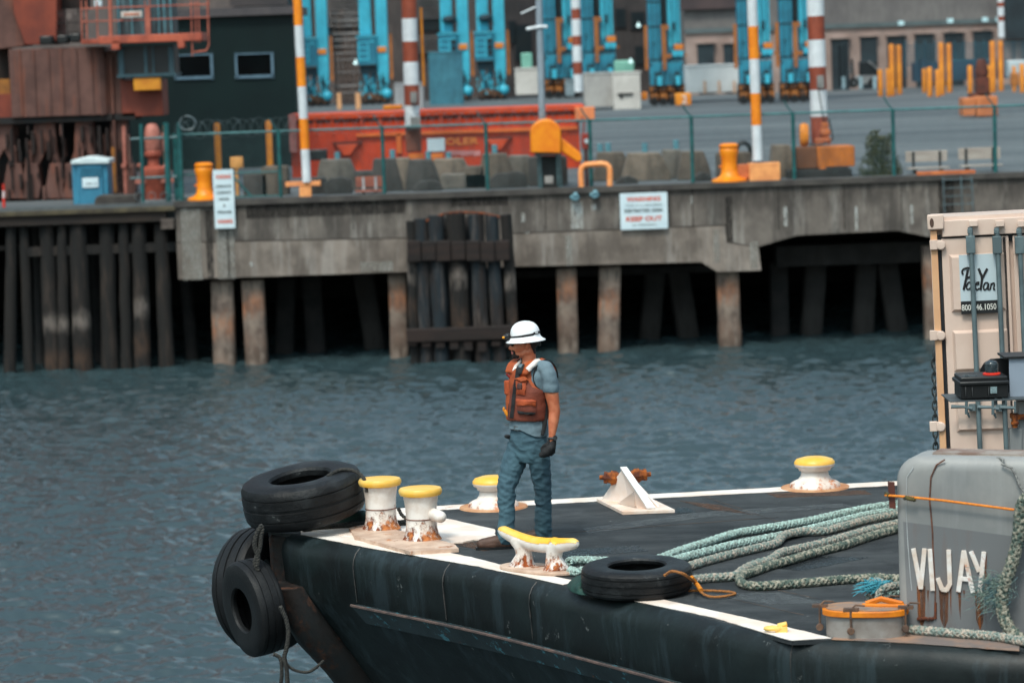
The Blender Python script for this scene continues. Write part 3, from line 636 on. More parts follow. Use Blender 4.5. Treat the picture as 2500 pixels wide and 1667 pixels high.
for x,y in ((848,365),(1215,352)):
    mb = MB(); mb.prism([(at(x-26,y-12,DY).x,at(x,y-12,DY).z),(at(x+26,y-12,DY).x,at(x,y-12,DY).z),(at(x+8,y+14,DY).x,at(x,y+14,DY).z),(at(x-8,y+14,DY).x,at(x,y+14,DY).z)],DY-.3,DY-.02); mb.build('lifting_lug', dor2, dump, bevel=.02)
mb = MB(); pb(mb,1043,338,1086,370,DY-.08,.03); mb.build('white_plate', signw, dump)
mb = MB(); mb.text('OLER', at(1128,345,DY-.03), 18*DY/F, width=82*DY/F, bold=.03); mb.build('lettering', M('letter_orange',(222,130,60)), dump, smooth=False)
mb = MB(); [pb(mb,1094+i*8,368,1100+i*8,381-(i*5)%4,DY-.03,.02) for i in range(10)]; mb.build('lettering', M('letter_pale',(206,150,150)), dump, smooth=False)
mb = MB(); pb(mb,706,280,724,372,DY-.3,.3); mb.build('end_post', M('end_post_pale',(150,96,92)), dump)
mb = MB(); pb(mb,1404,262,1452,292,DY-.4,.4); mb.build('corner_box', M('corner_tan',(222,132,84),(206,116,70),3,.6), dump, bevel=.02)
# concrete blocks behind the fence: (x0,x1,ytop,shape,label)
cbm = [M('block_conc_%s'%n, c, tuple(int(q*.75) for q in c), 1.6, .9, bump=.3, bsc=9, grime=.3) for n,c in (('grey',(112,106,98)),('warm',(130,116,102)),('brown',(104,93,82)),('dark',(78,75,72)))]
blocks = [(784,862,396,'t',0),(862,912,424,'b',3),(915,975,394,'t',3),(975,1000,392,'v',1),(1000,1062,396,'t',3),(1062,1140,394,'t',1),(1085,1180,430,'b',0),(1140,1180,412,'b',2),
 (1180,1246,382,'t',2),(1246,1300,386,'t',0),(1300,1380,388,'b',3),(1462,1530,378,'t',2),(1536,1620,380,'t',1),(1622,1668,372,'t',0),(1668,1725,376,'t',2),(1760,1830,378,'b',2),(1890,1935,360,'t',1),(600,650,430,'b',3),(740,790,440,'b',3),(645,700,412,'b',2)]
names = ['leftmost sloped concrete block right of the leaning striped pole','low dark concrete block behind the reddish bench','dark tall concrete block right of the reddish bench','narrow pale wedge shaped block below the thick striped pole',
 'dark tilted concrete block left of the orange bin lettering','warm grey sloped block under the orange bin lettering','low grey slab lying in front of the sloped blocks','squat brownish block left of the second fence post','brownish sloped block just right of the fence post before the bin',
 'grey sloped block left of the yellow hood','dark block right behind the yellow hood stand','brownish sloped block just right of the orange hoop','warm pale block with flat front between the hoop and the next fence post','narrow grey block left of the fence post near the keep out sign',
 'brownish sloped block right behind the same fence post','low brownish block left of the thin striped pole foot','pale block right of the thin striped pole foot','low dark block at the foot of the green shed','low dark block beside the leaning striped pole foot','brown low block left of the second fence post']
for (x0,x1,yt,sh,mi),lb in zip(blocks,names):
    Y = 91.2 + (x0*7 % 5)*.5; b0 = 478-.036*(x0-1000); L0 = at(x0,b0,Y).x; L1 = at(x1,b0,Y).x; zt_ = at((x0+x1)/2,yt-5,Y).z; w_ = (L1-L0)*1.18; L0, L1 = (L0+L1-w_)/2, (L0+L1+w_)/2
    if sh == 't': pts = [(L0-w_*.1,ZP),(L1+w_*.12,ZP),(L1+w_*.08,ZP+.28),(L1-w_*.14,zt_),(L0+w_*.08,zt_+.01),(L0-w_*.06,ZP+.22)]
    elif sh == 'v': pts = [(L0+w_*.35,ZP),(L1-w_*.3,ZP),(L1,zt_),(L0-w_*.1,zt_)]
    else: pts = [(L0,ZP),(L1,ZP),(L1,zt_-.06),(L1-w_*.06,zt_),(L0+w_*.06,zt_),(L0,zt_-.04)]
    mb = MB(); mb.prism(pts,Y,Y+.9); tag(mb.build('concrete_block', cbm[mi], bevel=.03), lb, 'concrete block', 'concrete blocks stored behind the fence')
for x0,x1,yt,lb in ((790,860,432,'low dark rubble block in front of the leftmost sloped block'),(1008,1080,440,'low dark rubble block under the lettering blocks'),(1196,1290,420,'long low dark block left of the yellow hood stand'),(1500,1560,430,'low dark block right of the orange hoop'),(1690,1740,420,'low dark block left of the right yellow bollard')):
    Y = 90.6; a = at(x0,460,Y); b = at(x1,460,Y); z1 = at((x0+x1)/2,yt,Y).z; mb = MB(); mb.prism([(a.x,ZP),(b.x,ZP),(b.x-.05,z1-.1),(b.x-.3,z1),(a.x+.2,z1-.04),(a.x,z1-.2)],Y,Y+.4); tag(mb.build('concrete_block', cbm[3], bevel=.03), lb, 'concrete block', 'concrete blocks stored behind the fence')
# small teal caps (bollard tops) on / behind the blocks
tc_ = M('teal_cap',(96,150,160),(80,130,142),3,.5)
for i,(x,y0,y1,lb) in enumerate([(820,374,398,'above the leftmost sloped block'),(956,368,392,'left of the thick striped pole foot'),(1044,372,394,'below the white plate of the orange bin'),(1094,374,396,'at the left of the pale bin lettering'),(1208,356,382,'right of the fence post before the bin'),
        (1468,354,380,'left one of two close together right of the red call box'),(1488,352,378,'right one of two close together right of the red call box'),(1578,352,374,'alone above the warm pale block'),(1655,344,368,'beside the fence post near the keep out sign')]):
    Y = 97.5; c = at(x,y1,Y); mb = MB(); h = at(x,y0,Y).z-ZP; mb.lathe([(.09,0),(.09,h-.05),(.1,h-.04),(.1,h-.01),(.05,h)],(c.x,Y+1.0,ZP),n=12)
    tag(mb.build('teal_post', tc_), 'short teal post '+lb, 'post', 'short teal posts among the concrete blocks')
# orange slabs under the bin
for x0,x1,lb in ((998,1034,'left orange timber block at the foot of the orange bin'),(1052,1082,'right orange timber block at the foot of the orange bin')):
    mb = MB(); pb(mb,x0,376,x1,396,101,.4); tag(mb.build('orange_block', M('blk_or',(206,110,30),(190,96,24),3,.7), bevel=.02), lb, 'block', 'orange blocks')
mb = MB(); pb(mb,752,366,798,392,100,.6); tag(mb.build('machine_box', black, bevel=.04), 'black machine part beside the leaning striped pole', 'machine')
mb = MB(); a = at(1815,372,95); mb.tube([a+Vector((.22*math.cos(t),0,.3*math.sin(t))) for t in [i*math.pi/8 for i in range(16)]],.07,8,closed=True); pb(mb,1752,385,1800,430,95,.5)
tag(mb.build('ring_winch', black), 'black ring and frame machine left of the thin striped pole', 'machine')
# yellow tall guard posts by the shed
for x0,yt,lb in ((404,305,'left of the tall gate posts, before the rusty pump'),(529,300,'before the green shed, left of its left half'),(655,295,'before the green shed beside a fence post')):
    Y = 99; mb = MB(); x = x0; a = at(x,yt,Y); mb.lathe([(.1,0),(.1,.0+(a.z-ZP)-.05),(.07,(a.z-ZP)-.01),(.02,a.z-ZP)],(a.x,Y,ZP),n=14)
    tag(mb.build('guard_post', yel_post), 'tall yellow guard post '+lb, 'post', 'yellow guard posts by the green shed')
mb = MB(); a = at(577,398,92); mb.lathe([(.05,-.1),(.17,-.08),(.19,0),(.17,.08),(.05,.1)],a,(0,1,0),n=16); mb.tube([a,(a.x,92,ZP)],.05,8); pb(mb,562,384,592,410,91.95,.3)
tag(mb.build('hose_reel', M('reel_tan',(222,160,90),(200,140,70),9,.6)), 'small pale orange hose reel right of the left yellow bollard', 'reel')
# ---- green shed ----
SY = 115
shed = root('green_shed', (at(560,400,SY).x,SY,ZP), 'dark green metal sided shed with two windows behind the fence', 'building')
shm = M('shed_green',(15,41,41),(12,35,36),.5,.6, wave=('Z',.14,.6,1))
mb = MB(); pb(mb,300,40,722,440,SY,6); mb.build('wall', shm, shed, smooth=False)
mb = MB()
a = at(300,26,SY); b = at(726,26,SY); mb.box(a.x,b.x,SY-.25,SY+6.2,at(510,42,SY).z,at(510,22,SY).z); mb.build('roof', M('shed_roof',(84,80,82),(72,70,74),2,.6), shed, smooth=False)
wfm = M('shed_frame',(110,140,158),(96,124,142),3,.4); glassd = M('dark_glass',(8,12,14),(12,18,20),1,.1)
for x0,y0,x1,y1 in ((426,133,520,194),(574,130,668,191)):
    mb = MB(); pb(mb,x0,y1-7,x1,y1,SY-.08,.1); pb(mb,x0,y0,x1,y0+3,SY-.08,.1); pb(mb,x0,y0,x0+5,y1,SY-.08,.1); pb(mb,x1-6,y0,x1,y1,SY-.08,.1); fr = mb.build('window', wfm, shed, smooth=False)
    mb = MB(); pb(mb,x0+4,y0+2,x1-4,y1-5,SY-.03,.04); mb.build('pane', glassd, fr, smooth=False)
# ---- rusty crane at left ----
rus = M('crane_rust_brown',(102,70,62),(80,52,46),1.2,.75,streak=.5,scol=(130,70,48),ssc=2.2,grime=.35,gcol=(70,44,38)); rus2 = M('crane_rust_red',(132,56,34),(110,44,28),.9,.6,grime=.4,gcol=(90,38,28)); rus3 = M('crane_rust_dark',(40,27,24),(24,18,18),3,.85,bump=.3)
railm = M('crane_rail_pink',(176,96,76),(150,78,62),3,.6); CY = 93
cr = root('dockside_crane', (at(180,490,CY).x,CY,ZP), 'huge rusty red brown dockside crane base with railed platform at the left', 'crane')
def Q(*p): return [(at(x,y,CY).x, at(x,y,CY).z) for x,y in p][::-1]
mb = MB(); pb(mb,25,118,256,284,CY,2.2); mb.build('sill_beam', rus, cr, bevel=.02)
for x in (48,82,118,150,186,222,244):
    mb = MB(); pb(mb,x,122,x+4,282,CY-.05,.05); mb.build('rib', rus, cr, smooth=False)
mb = MB(); pb(mb,256,125,300,284,CY+.25,1.8); pb(mb,258,140,264,284,CY+.15,.2); pb(mb,276,140,280,470,CY+.1,.2); mb.build('end_plate', rus, cr, smooth=False)
mb = MB(); pb(mb,296,196,396,284,CY+.1,1.6); mb.build('counter_box', rus2, cr, bevel=.02)
mb = MB(); mb.prism(Q((25,-60),(134,-60),(134,100),(118,110),(56,110),(28,30)),CY+.4,CY+2.4); mb.build('leg', rus2, cr, bevel=.02)
mb = MB(); mb.prism(Q((-30,-60),(22,-60),(52,112),(-30,122)),CY+.6,CY+2.4); mb.build('leg', rus, cr, smooth=False)
mb = MB(); pb(mb,-120,196,24,232,CY+.5,1); mb.build('yellow_beam', M('crane_ochre',(150,96,34),(120,76,30),2,.7), cr, smooth=False)
mb = MB(); pb(mb,-120,232,30,290,CY+.3,1.5); mb.build('side_beam', rus2, cr, smooth=False)
mb = MB(); pb(mb,-120,118,25,196,CY+1.6,.5); pb(mb,-120,284,330,300,CY+.1,2.2); pb(mb,-120,300,320,500,CY+2.6,.2); mb.build('inner_shadow_plate', M('crane_inner_shade',(24,26,28),(34,26,24),2,.9), cr, smooth=False)  # dark plates standing in for the shade inside the crane
mb = MB(); mb.box(-24,-9.2,CY+.5,CY+3,13,17); mb.box(-15.2,-11.5,CY+.6,CY+2.6,17,32); mb.box(-30,-20,CY+1,CY+3,12.5,30); mb.box(-34,-8,CY+1,CY+3,32,36); mb.build('upper_structure', rus2, cr, smooth=False)  # crane's unseen upper part, boxed in for its brown reflection on the water
mb = MB()
for x,y,r_ in ((112,98,16),(152,96,14),(184,92,14)): pb(mb,x-r_,y-10,x+r_,y+12,CY-.1,.5)
mb.build('motor_block', black, cr, bevel=.05)
mb = MB()
random.seed(5)
for i in range(12):
    x = 140+i*6.3; pb(mb,x,20+random.random()*30,x+2.2,100,CY+random.random(),.1)
for y in (28,55,78): pb(mb,136,y,215,y+2.2,CY+.4,.1)
pb(mb,136,-40,215,22,CY+1.4,.5); mb.build('inner_framework', rus3, cr, smooth=False)
mb = MB(); pb(mb,242,85,492,104,CY-.9,1.6); pb(mb,198,96,245,108,CY-.7,1.2); pb(mb,272,100,292,122,CY-.9,.5); pb(mb,434,100,450,118,CY-.9,.5); mb.build('platform', M('crane_platform',(182,88,62),(160,74,54),2,.6,grime=.3), cr, bevel=.02)
mb = MB()
for x in (200,212,238,270,356,366,468,478,486,508): pt(mb,[(x-2,-40 if x in (270,366) else 2),(x+1,104 if x != 508 else 96)],CY-.85,1.8 if x not in (270,) else 4.5,6)
for y in (20,52): pt(mb,[(200,y+2),(512,y-9)],CY-.88,1.6,6)
pt(mb,[(508,-20),(510,110),(504,124),(474,128)],CY-.8,2.2,6); pt(mb,[(468,80),(470,138)],CY-.8,2,6); mb.build('railing', railm, cr)
mb = MB(); pb(mb,356,18,366,86,CY-.9,.05); mb.build('rail_plate', railm, cr)
mb = MB(); pb(mb,284,-60,420,88,CY-.3,1.4); cab = mb.build('cabin', M('cabin_glass',(44,60,66),(30,42,48),2,.5,streak=.4,scol=(110,140,148),ssc=2), cr, smooth=False)
mb = MB()
for x in (286,318,384,398,414): pb(mb,x,-60,x+4,88,CY-.34,.05)
mb.build('mullion', M('cabin_mullion',(80,130,142)), cab, smooth=False)
mb = MB(); pb(mb,295,28,346,43,CY-.95,.03); mb.build('name_plate', M('plate_pale',(206,196,188)), cr)
mb = MB(); mb.text('HANJIN', at(320,36,CY-.97), 8*CY/F, width=44*CY/F) if False else pb(mb,302,33,340,38,CY-.97,.01); mb.build('plate_mark', M('plate_mark',(190,110,80)), cr)
mb = MB(); pb(mb,230,2,248,16,CY-.8,.2); pt(mb,[(239,-40),(239,6)],CY-.7,3); mb.build('floodlight', signw, cr, bevel=.02)
mb = MB(); pb(mb,286,112,425,184,CY-.4,1.4); lc = mb.build('lower_cab', M('lowercab',(16,22,26),(10,14,18),2,.5), cr, smooth=False)
mb = MB()
for x,w_ in ((290,12),(352,7),(412,12),(372,4)): pb(mb,x,114,x+w_,182,CY-.44,.05)
pb(mb,286,180,430,188,CY-.5,1.5); mb.build('window_frame', M('lowercab_frame',(44,74,84)), lc, smooth=False)
mb = MB(); pb(mb,326,190,392,221,CY-.45,.4); mb.build('yellow_box', M('crane_yellowbox',(206,136,28),(190,116,24),3,.5), cr, bevel=.02)
# bogies: equaliser frames, wheels, plates
random.seed(11)
def bogie(x0, x1):
    mb = MB(); k = (x1-x0)
    mb.prism(Q((x0+k*.30,290),(x0+k*.72,290),(x0+k*.78,370),(x0+k*.98,440),(x0+k*.84,440),(x0+k*.55,366),(x0+k*.2,440),(x0+k*.04,440),(x0+k*.28,370)),CY+.3,CY+.8); q = mb.build('equaliser_frame', rus, cr, bevel=.02)
    for s_ in (.0,.56):
        mb = MB(); a = x0+k*s_; mb.prism(Q((a+k*.08,400),(a+k*.36,400),(a+k*.44,452),(a+k*.40,486),(a+k*.02,486),(a,452)),CY+.1,CY+.9); mb.build('bogie_plate', rus, cr, bevel=.02)
        mb = MB()
        for u in (.1,.34):
            c = at(a+k*u,480,CY+.5); mb.lathe([(.12,-.15),(.26,-.13),(.28,0),(.26,.13),(.12,.15)],c,(0,1,0),n=16)
        mb.build('wheel', rus3, cr)
for x0,x1 in ((-60,60),(52,158),(150,250),(240,330)): bogie(x0,x1)
mb = MB()
for i in range(60):
    x = 5+random.random()*310; y = 300+random.random()*170; ww = 2+random.random()*6; hh = 14+random.random()*55
    pb(mb,x,y,x+ww,min(y+hh,495),CY+random.random()*1.2,.08+random.random()*.2)
mb.build('bogie_framework', rus, cr, smooth=False)
mb = MB()
for i in range(80):
    x = 0+random.random()*320; y = 300+random.random()*170; pb(mb,x,y,x+1.5+random.random()*5,min(y+12+random.random()*60,497),CY-.08+random.random()*.3,.2)
mb.build('bogie_shade_gaps', rus3, cr, smooth=False)  # dark boxes standing in for shaded gaps between the bogie plates
mb = MB(); pt(mb,[(276,360),(282,470)],CY-.4,4.5); mb.build('ochre_pipe', M('pipe_ochre',(156,96,34),(120,80,40),3,.7), cr)
# pump machine
pm = root('capstan_motor', (at(375,490,91.5).x,91.5,ZP), 'pinkish rusty vertical motor on flanged legs behind the pipe gate', 'machine')
pk = M('motor_pink',(176,110,96),(150,88,74),4,.65,grime=.3); pk2 = M('motor_rust',(156,76,56),(132,62,46),4,.7)
def zz(y): return at(375,y,91.5).z
cx = at(375,400,91.5).x
mb = MB(); mb.lathe([(.1,zz(302)),(.16,zz(306)),(.22,zz(318)),(.235,zz(330)),(.235,zz(366)),(.2,zz(372))][::-1],(cx,91.5,0),n=20); mb.build('motor', pk, pm)
mb = MB(); mb.lathe([(.2,zz(366)),(.26,zz(372)),(.26,zz(380)),(.16,zz(386)),(.17,zz(404)),(.42,zz(412)),(.44,zz(428)),(.38,zz(436)),(.3,ZP)][::-1],(cx,91.5,0),n=20); mb.build('gearbox', pk2, pm)
mb = MB()
for s_ in (-1,1): mb.tube([(cx+.2*s_,91.4,zz(420)),(cx+.44*s_,91.3,zz(400))],.07,8)
pb(mb,330,438,425,448,91.2,.6); pb(mb,395,325,408,370,91.6,.2); mb.build('bracket', pk, pm, bevel=.01)
for i,(x0,x1,lb) in enumerate(((296,322,'rusty pink column just left of the pinkish motor'),(308,328,'thin rusty column before the dark shade'))):
    mb = MB(); pt(mb,[(x0+6,308+i*20),(x0+12,480)],92.2,5-i*2); pb(mb,x0,400,x0+18,410,92.1,.2); tag(mb.build('rusty_column', pk if i==0 else rus), lb, 'column', 'rusty columns')
# ---- backdrop buildings ----
BY = 262
bw = M('factory_wall',(104,92,88),(86,78,76),.35,.8,grime=.4,gcol=(70,62,60)); bwin = M('factory_window',(30,44,50),(44,50,52),.6,.3); slat = M('factory_slat',(138,132,130),(116,110,108),.6,.6)
fb = root('factory_building', (at(1150,240,BY).x,BY,ZP), 'blurred brown grey factory building with window bands behind the teal cranes', 'building')
mb = MB(); a = at(1745,262,BY); mb.box(-140,a.x,BY,BY+14,ZP,at(900,-260,BY).z); mb.build('wall', bw, fb, smooth=False)
wn = [(1022,42,1078,78),(1240,50,1262,110),(1538,28,1576,74),(1548,112,1574,160),(1255,60,1300,150),(800,40,835,120),(1022,-60,1078,20),(1500,20,1530,70),(905,-50,1000,-10)]
for x0,y0,x1,y1 in wn:
    mb = MB(); pb(mb,x0,y0,x1,y1,BY-.15,.3); f_ = mb.build('window', M('factory_frame',(82,76,76)), fb, smooth=False)
    mb = MB(); pb(mb,x0+3,y0+3,x1-3,y1-3,BY-.22,.1); mb.build('pane', bwin, f_, smooth=False)
mb = MB()
for y in list(range(-40,45,9))+list(range(88,130,9)): pb(mb,1018,y,1085,y+4,BY-.5,.3)
for y in range(-40,70,10): pb(mb,800,y,885,y+4,BY-.5,.3)
mb.build('balcony_rail', slat, fb, smooth=False)
mb = MB(); pb(mb,560,-60,700,14,BY-20,6); mb.build('annex_wall', M('annex',(70,62,62),(54,50,52),.5,.8), fb, smooth=False)
# pipe rack between the first cranes
random.seed(8)
rk = root('pipe_rack', (at(840,250,252).x,252,ZP), 'blurred grey brown scaffold of pipes between the two left teal cranes', 'scaffold')
mb = MB()
for x in (816,828,838,846,854,866,878,886): pb(mb,x,20+random.random()*90,x+2.5+random.random()*3,262,252,.4)
mb.build('upright', M('rack_warm',(150,116,98),(110,92,84),1.5,.8), rk, smooth=False)
mb = MB()
for y in range(30,250,16): pb(mb,812,y+random.random()*5,890,y+3+random.random()*4,251.6,.3)
mb.build('crossbar', slat, rk, smooth=False)
for x,w_,lb in ((823,10,'left short tan post below the pipe scaffold'),(868,12,'right short tan post below the pipe scaffold')):
    mb = MB(); pb(mb,x,228,x+w_,268,215,.4); tag(mb.build('tan_post', M('post_tan',(214,158,112))), lb, 'post', 'short tan posts')
# warehouse on the right
WY = 240
wh2 = root('warehouse', (at(2120,215,WY).x,WY,ZP), 'long grey concrete warehouse with a row of dark loading doors at the right', 'building')
whu = M('warehouse_upper',(112,108,106),(96,92,92),.3,.8,grime=.35,gcol=(76,72,72)); whl = M('warehouse_piers',(158,138,130),(140,120,112),.5,.8); whd = M('warehouse_door',(34,48,54),(24,34,40),.6,.5)
mb = MB(); pb(mb,1672,-260,2900,248,WY,12); mb.build('wall', whu, wh2, smooth=False)
a = at(1690,78,WY); c_ = at(2442,78,WY)
mb = MB(); xl = at(1672,90,WY).x; xr = at(2700,90,WY).x; ztop = at(2050,70,WY).z; mb.box(xl,xr,WY-.4,WY,ZP,ztop); mb.build('lower_storey', whl, wh2, smooth=False)
mb = MB(); mb.box(xl,xr,WY-.6,WY-.05,ztop,ztop+.35); mb.build('gutter', M('gutter_teal',(86,98,100),(76,88,90),1,.6), wh2, smooth=False)
mb = MB(); pb(mb,1660,-80,1800,22,WY-.5,.4); mb.build('upper_panel', M('upper_brown',(76,62,62),(62,52,54),.5,.8), wh2, smooth=False)
for x0,x1,yt in ((1704,1744,107),(1768,1800,107),(2031,2073,95),(2102,2142,90),(2168,2211,88),(2237,2280,83),(2307,2353,80),(2378,2423,76)):
    mb = MB(); pb(mb,x0,yt,x1,222,WY-.7,.25); f_ = mb.build('loading_door', whd, wh2, smooth=False)
    mb = MB(); pb(mb,x0-4,yt-5,x1+4,yt,WY-.9,.5); mb.build('lintel', whl, f_, smooth=False)
mb = MB(); pb(mb,2456,-60,2700,92,WY-1.5,1); mb.build('dark_bay', whd, wh2, smooth=False)
for x in (2010,2066,2134,2210,2290,2440,1750): pass
for x,y in ((2201,57),(2321,51),(2406,48),(2440,48)):
    mb = MB(); pb(mb,x-7,y-5,x+6,y+5,WY-1.6,.4); mb.build('wall_lamp', M('lamp_glow',(180,214,220),None,3,.4,emit=.25), wh2)
for x,y,lb in ((1559,64,'small bluish floodlight on the factory wall'),(1540,152,'bright greenish white lamp between the teal cranes'),(868,155,'small pale lamp hanging before the pipe scaffold')):
    mb = MB(); mb.ball(at(x,y,200),(.14,.1,.1)); mb.box(at(x,y,200).x-.03,at(x,y,200).x+.03,200,200.5,at(x,y,200).z,at(x,y,200).z+.25); tag(mb.build('yard_lamp', M('lamp_lit',(210,240,240),None,3,.4,emit=.6)), lb, 'lamp', 'small yard lamps')
# dock rail fence + barriers on the right
mb = MB()
for y in range(98,150,9): pb(mb,2206,y+6,2700,y+9,228,.2)
for x in range(2210,2600,24): pb(mb,x,100,x+3,190,228,.2)
pb(mb,2320,145,2430,160,227,.3)
tag(mb.build('yard_fence', M('yard_teal',(48,90,104),(40,76,90),1,.6), smooth=False), 'blurred teal rail fence before the loading doors at right', 'fence')
mb = MB(); pb(mb,2232,150,2460,196,226,1.5); pb(mb,2250,146,2262,196,225.5,1); tag(mb.build('blue_container', M('blue_cont',(38,70,88),(30,58,74),.6,.6), smooth=False), 'dark blue low container behind the yellow guard posts', 'container')
mb = MB(); pb(mb,2462,148,2508,190,218,1.5); tag(mb.build('white_van', M('van_white',(180,192,196),(160,172,178),1,.5), bevel=.1), 'small whitish vehicle at the far right of the yard', 'vehicle')
# yellow guard posts in the yard
yp = [(2144,170,2156,235,'leftmost short one'),(2164,168,2173,236,'short one close to a tall pair, left side'),(2172,108,2186,234,'tall thick one of the left pair'),(2190,110,2203,230,'tall thin one of the left pair'),
 (2252,168,2262,226,'short dim one left of the middle group'),(2264,164,2277,236,'short bright one in the middle group'),(2284,170,2296,236,'short one beside the tall middle pair'),(2293,104,2307,232,'tall thick one of the middle pair'),(2312,106,2325,226,'tall thin one of the middle pair'),
 (2363,160,2375,228,'short dim one between the middle and right pairs'),(2386,164,2397,226,'short one left of the rusty stack'),(2410,160,2420,232,'short one right of the rusty stack'),(2418,100,2432,226,'tall thick one of the right pair'),(2438,100,2451,222,'tall thin one of the right pair'),(2472,162,2481,224,'short one near the white vehicle'),(2490,156,2502,226,'rightmost short one at the picture edge')]
for x0,y0,x1,y1,lb in yp:
    yb = y1; Y = F*(HC-ZP)/(yb-(120-ROLL*((x0+x1)/2-1250))); c = at((x0+x1)/2,yb,Y); h = at((x0+x1)/2,y0,Y).z-ZP; r_ = (x1-x0)*Y/F/2
    mb = MB(); mb.lathe([(r_,0),(r_,h-.08),(r_*.8,h-.02),(r_*.2,h)],(c.x,Y,ZP),n=12)
    tag(mb.build('guard_post', M('guard_yel',(222,138,34),(196,112,30),.8,.6,grime=.2)), 'yellow guard post in the far yard, '+lb, 'post', 'yellow guard posts in the far yard')
mb = MB(); pb(mb,2386,190,2416,235,150,1); pb(mb,2372,228,2420,240,150,1.2); mb.lathe([(.3,0),(.35,.3),(.2,.9)],(at(2400,190,150).x,150.4,at(2400,190,150).z),n=12)
tag(mb.build('rusty_stack', M('rst',(96,50,38),(70,40,32),3,.8), bevel=.03), 'dark rusty machine standing on the orange block in the yard', 'machine')
mb = MB(); pb(mb,2352,240,2382,284,148,1.5); pb(mb,2384,236,2436,284,148,1.5); tag(mb.build('orange_block', M('yard_tan',(196,118,70),(176,100,58),1.5,.7), bevel=.04), 'tan orange concrete block alone in the yard behind the fence', 'block')
mb = MB(); pb(mb,2470,178,2488,210,175,.6); tag(mb.build('machine_box', M('mb_y',(178,110,50)), bevel=.05), 'small ochre machine near the right picture edge', 'machine')
# forklift
FYv = 215
fl = root('forklift', (at(2090,215,FYv).x,FYv,ZP), 'dark forklift truck with pale body before the second loading door', 'forklift')
dkb = M('fork_dark',(22,32,36)); plb = M('fork_pale',(150,150,148),(120,120,120),2,.5)
mb = MB(); mb.prism([ (at(x,y,FYv).x,at(x,y,FYv).z) for x,y in ((2098,185),(2150,185),(2148,200),(2098,208),(2082,196))][::-1],FYv,FYv+1.2); mb.build('body', plb, fl, bevel=.05)
mb = MB(); pb(mb,2100,150,2142,184,FYv+.2,.9); mb.build('cabin', dkb, fl, bevel=.08)
mb = MB(); pt(mb,[(2080,145),(2084,212)],FYv-.1,3); pt(mb,[(2050,110),(2052,212)],FYv-.1,5); pt(mb,[(2062,110),(2064,212)],FYv-.1,3); mb.build('mast', dkb, fl)
mb = MB(); pt(mb,[(2120,150),(2145,172)],FYv,2); pt(mb,[(2080,150),(2076,180)],FYv,2); mb.build('guard_bar', plb, fl)
for x in (2084,2132):
    mb = MB(); c = at(x,203,FYv); mb.lathe([(.1,-.15),(.33,-.15),(.36,0),(.33,.15),(.1,.15)],c,(0,1,0),n=16); w_ = mb.build('wheel', black, fl); 
    mb = MB(); mb.lathe([(.12,-.17),(.12,.1)],c,(0,1,0),n=12); mb.build('rim', plb, w_)
for x,lb in ((2060,'left pale post by the forklift'),(2102,'middle pale post by the forklift'),(2136,'right pale post by the forklift')):
    mb = MB(); pb(mb,x-4,188,x+4,218,205,.25); tag(mb.build('pale_post', M('pp',(150,176,184))), lb, 'post', 'pale short posts by the forklift')
# white containers / tanks
wc = M('tank_white',(196,192,186),(180,176,170),.7,.6,grime=.3,gcol=(140,134,128)); wc2 = M('tank_white_b',(214,218,218),(200,204,204),.7,.6)
def boxthing(name,x0,y0,x1,y1,Y,d,mat,label,cat,group=None,extra=None):
    c = at((x0+x1)/2,y1,Y); r_ = root(name,(c.x,Y,max(ZP,c.z)),label,cat,group)
    mb = MB(); pb(mb,x0,y0,x1,y1,Y,d); mb.build('body', mat, r_, bevel=.04)
    mb = MB(); pb(mb,x0-1,y0-2,x1+1,y0+2,Y-.05,d+.1); mb.build('rim', mat, r_, bevel=.01)
    return r_
k1 = boxthing('white_container',1497,178,1564,268,196,3,wc,'taller white container with dark wall marks, left of the lone teal crane','container')
mb = MB(); pb(mb,1508,228,1546,233,195.9,.1); pb(mb,1514,233,1520,240,195.9,.1); mb.build('bracket', black, k1)
boxthing('white_container',1426,180,1497,262,197,3,M('tank_grey',(168,166,162),(152,150,148),.6,.6,grime=.4,gcol=(120,116,112)),'grey white container joined to the left of a whiter one','container')
k2 = boxthing('white_container',1676,160,1806,226,212,3,wc2,'clean white container before the loading doors, right of the lone teal crane','container')
mb = MB()
for x in (1718,1753,1790): pb(mb,x,198,x+6,228,211.7,.1)
mb.build('stake', M('stake_tan',(210,170,140)), k2)
boxthing('white_container',1258,168,1320,232,200,2,wc,'whitish tank peeking above the orange bin behind the lamp post','container')
boxthing('grey_container',963,205,1034,268,205,2,M('gcb',(150,150,152),(130,130,132),.8,.6),'grey cabinet behind the foot of the thick striped pole','cabinet')
boxthing('grey_bin',1380,196,1402,235,170,1,M('gb',(126,142,148)),'small grey bin beside the slim red and white pole','bin')
boxthing('cyan_shed',1048,128,1130,262,236,3,M('cyan_shed',(58,118,134),(48,104,122),.7,.5,grime=.5,gcol=(30,70,84)),'dull teal cabin standing left of the paired teal cranes','cabin')
for q_,lb in (((1273,130,1300,200,240,1),'pale green tank behind the grey lamp post'),((1500,148,1548,180,238,1),'pale green tank on top of the white containers')):
    mb = MB(); pb(mb,*q_); tag(mb.build('green_tank', M('gtk',(120,176,158),(104,158,142),1,.5), bevel=.1), lb, 'tank')
mb = MB(); pb(mb,935,258,980,268,110,1.5); tag(mb.build('yellow_crate', yel_pier, bevel=.03), 'flat yellow crate on the rim of the orange bin', 'crate')
mb = MB(); pb(mb,1650,228,1688,258,192,1); tag(mb.build('yellow_crate', M('yc2',(222,140,30),(206,120,24),1,.6), bevel=.06), 'yellow box with a number at the foot of the lone teal crane', 'box')
mb = MB(); mb.text('2', at(1671,243,191.9), .5); tag(mb.build('painted_number', wc2, smooth=False), 'white number on the yellow box beside the crane foot', 'number')
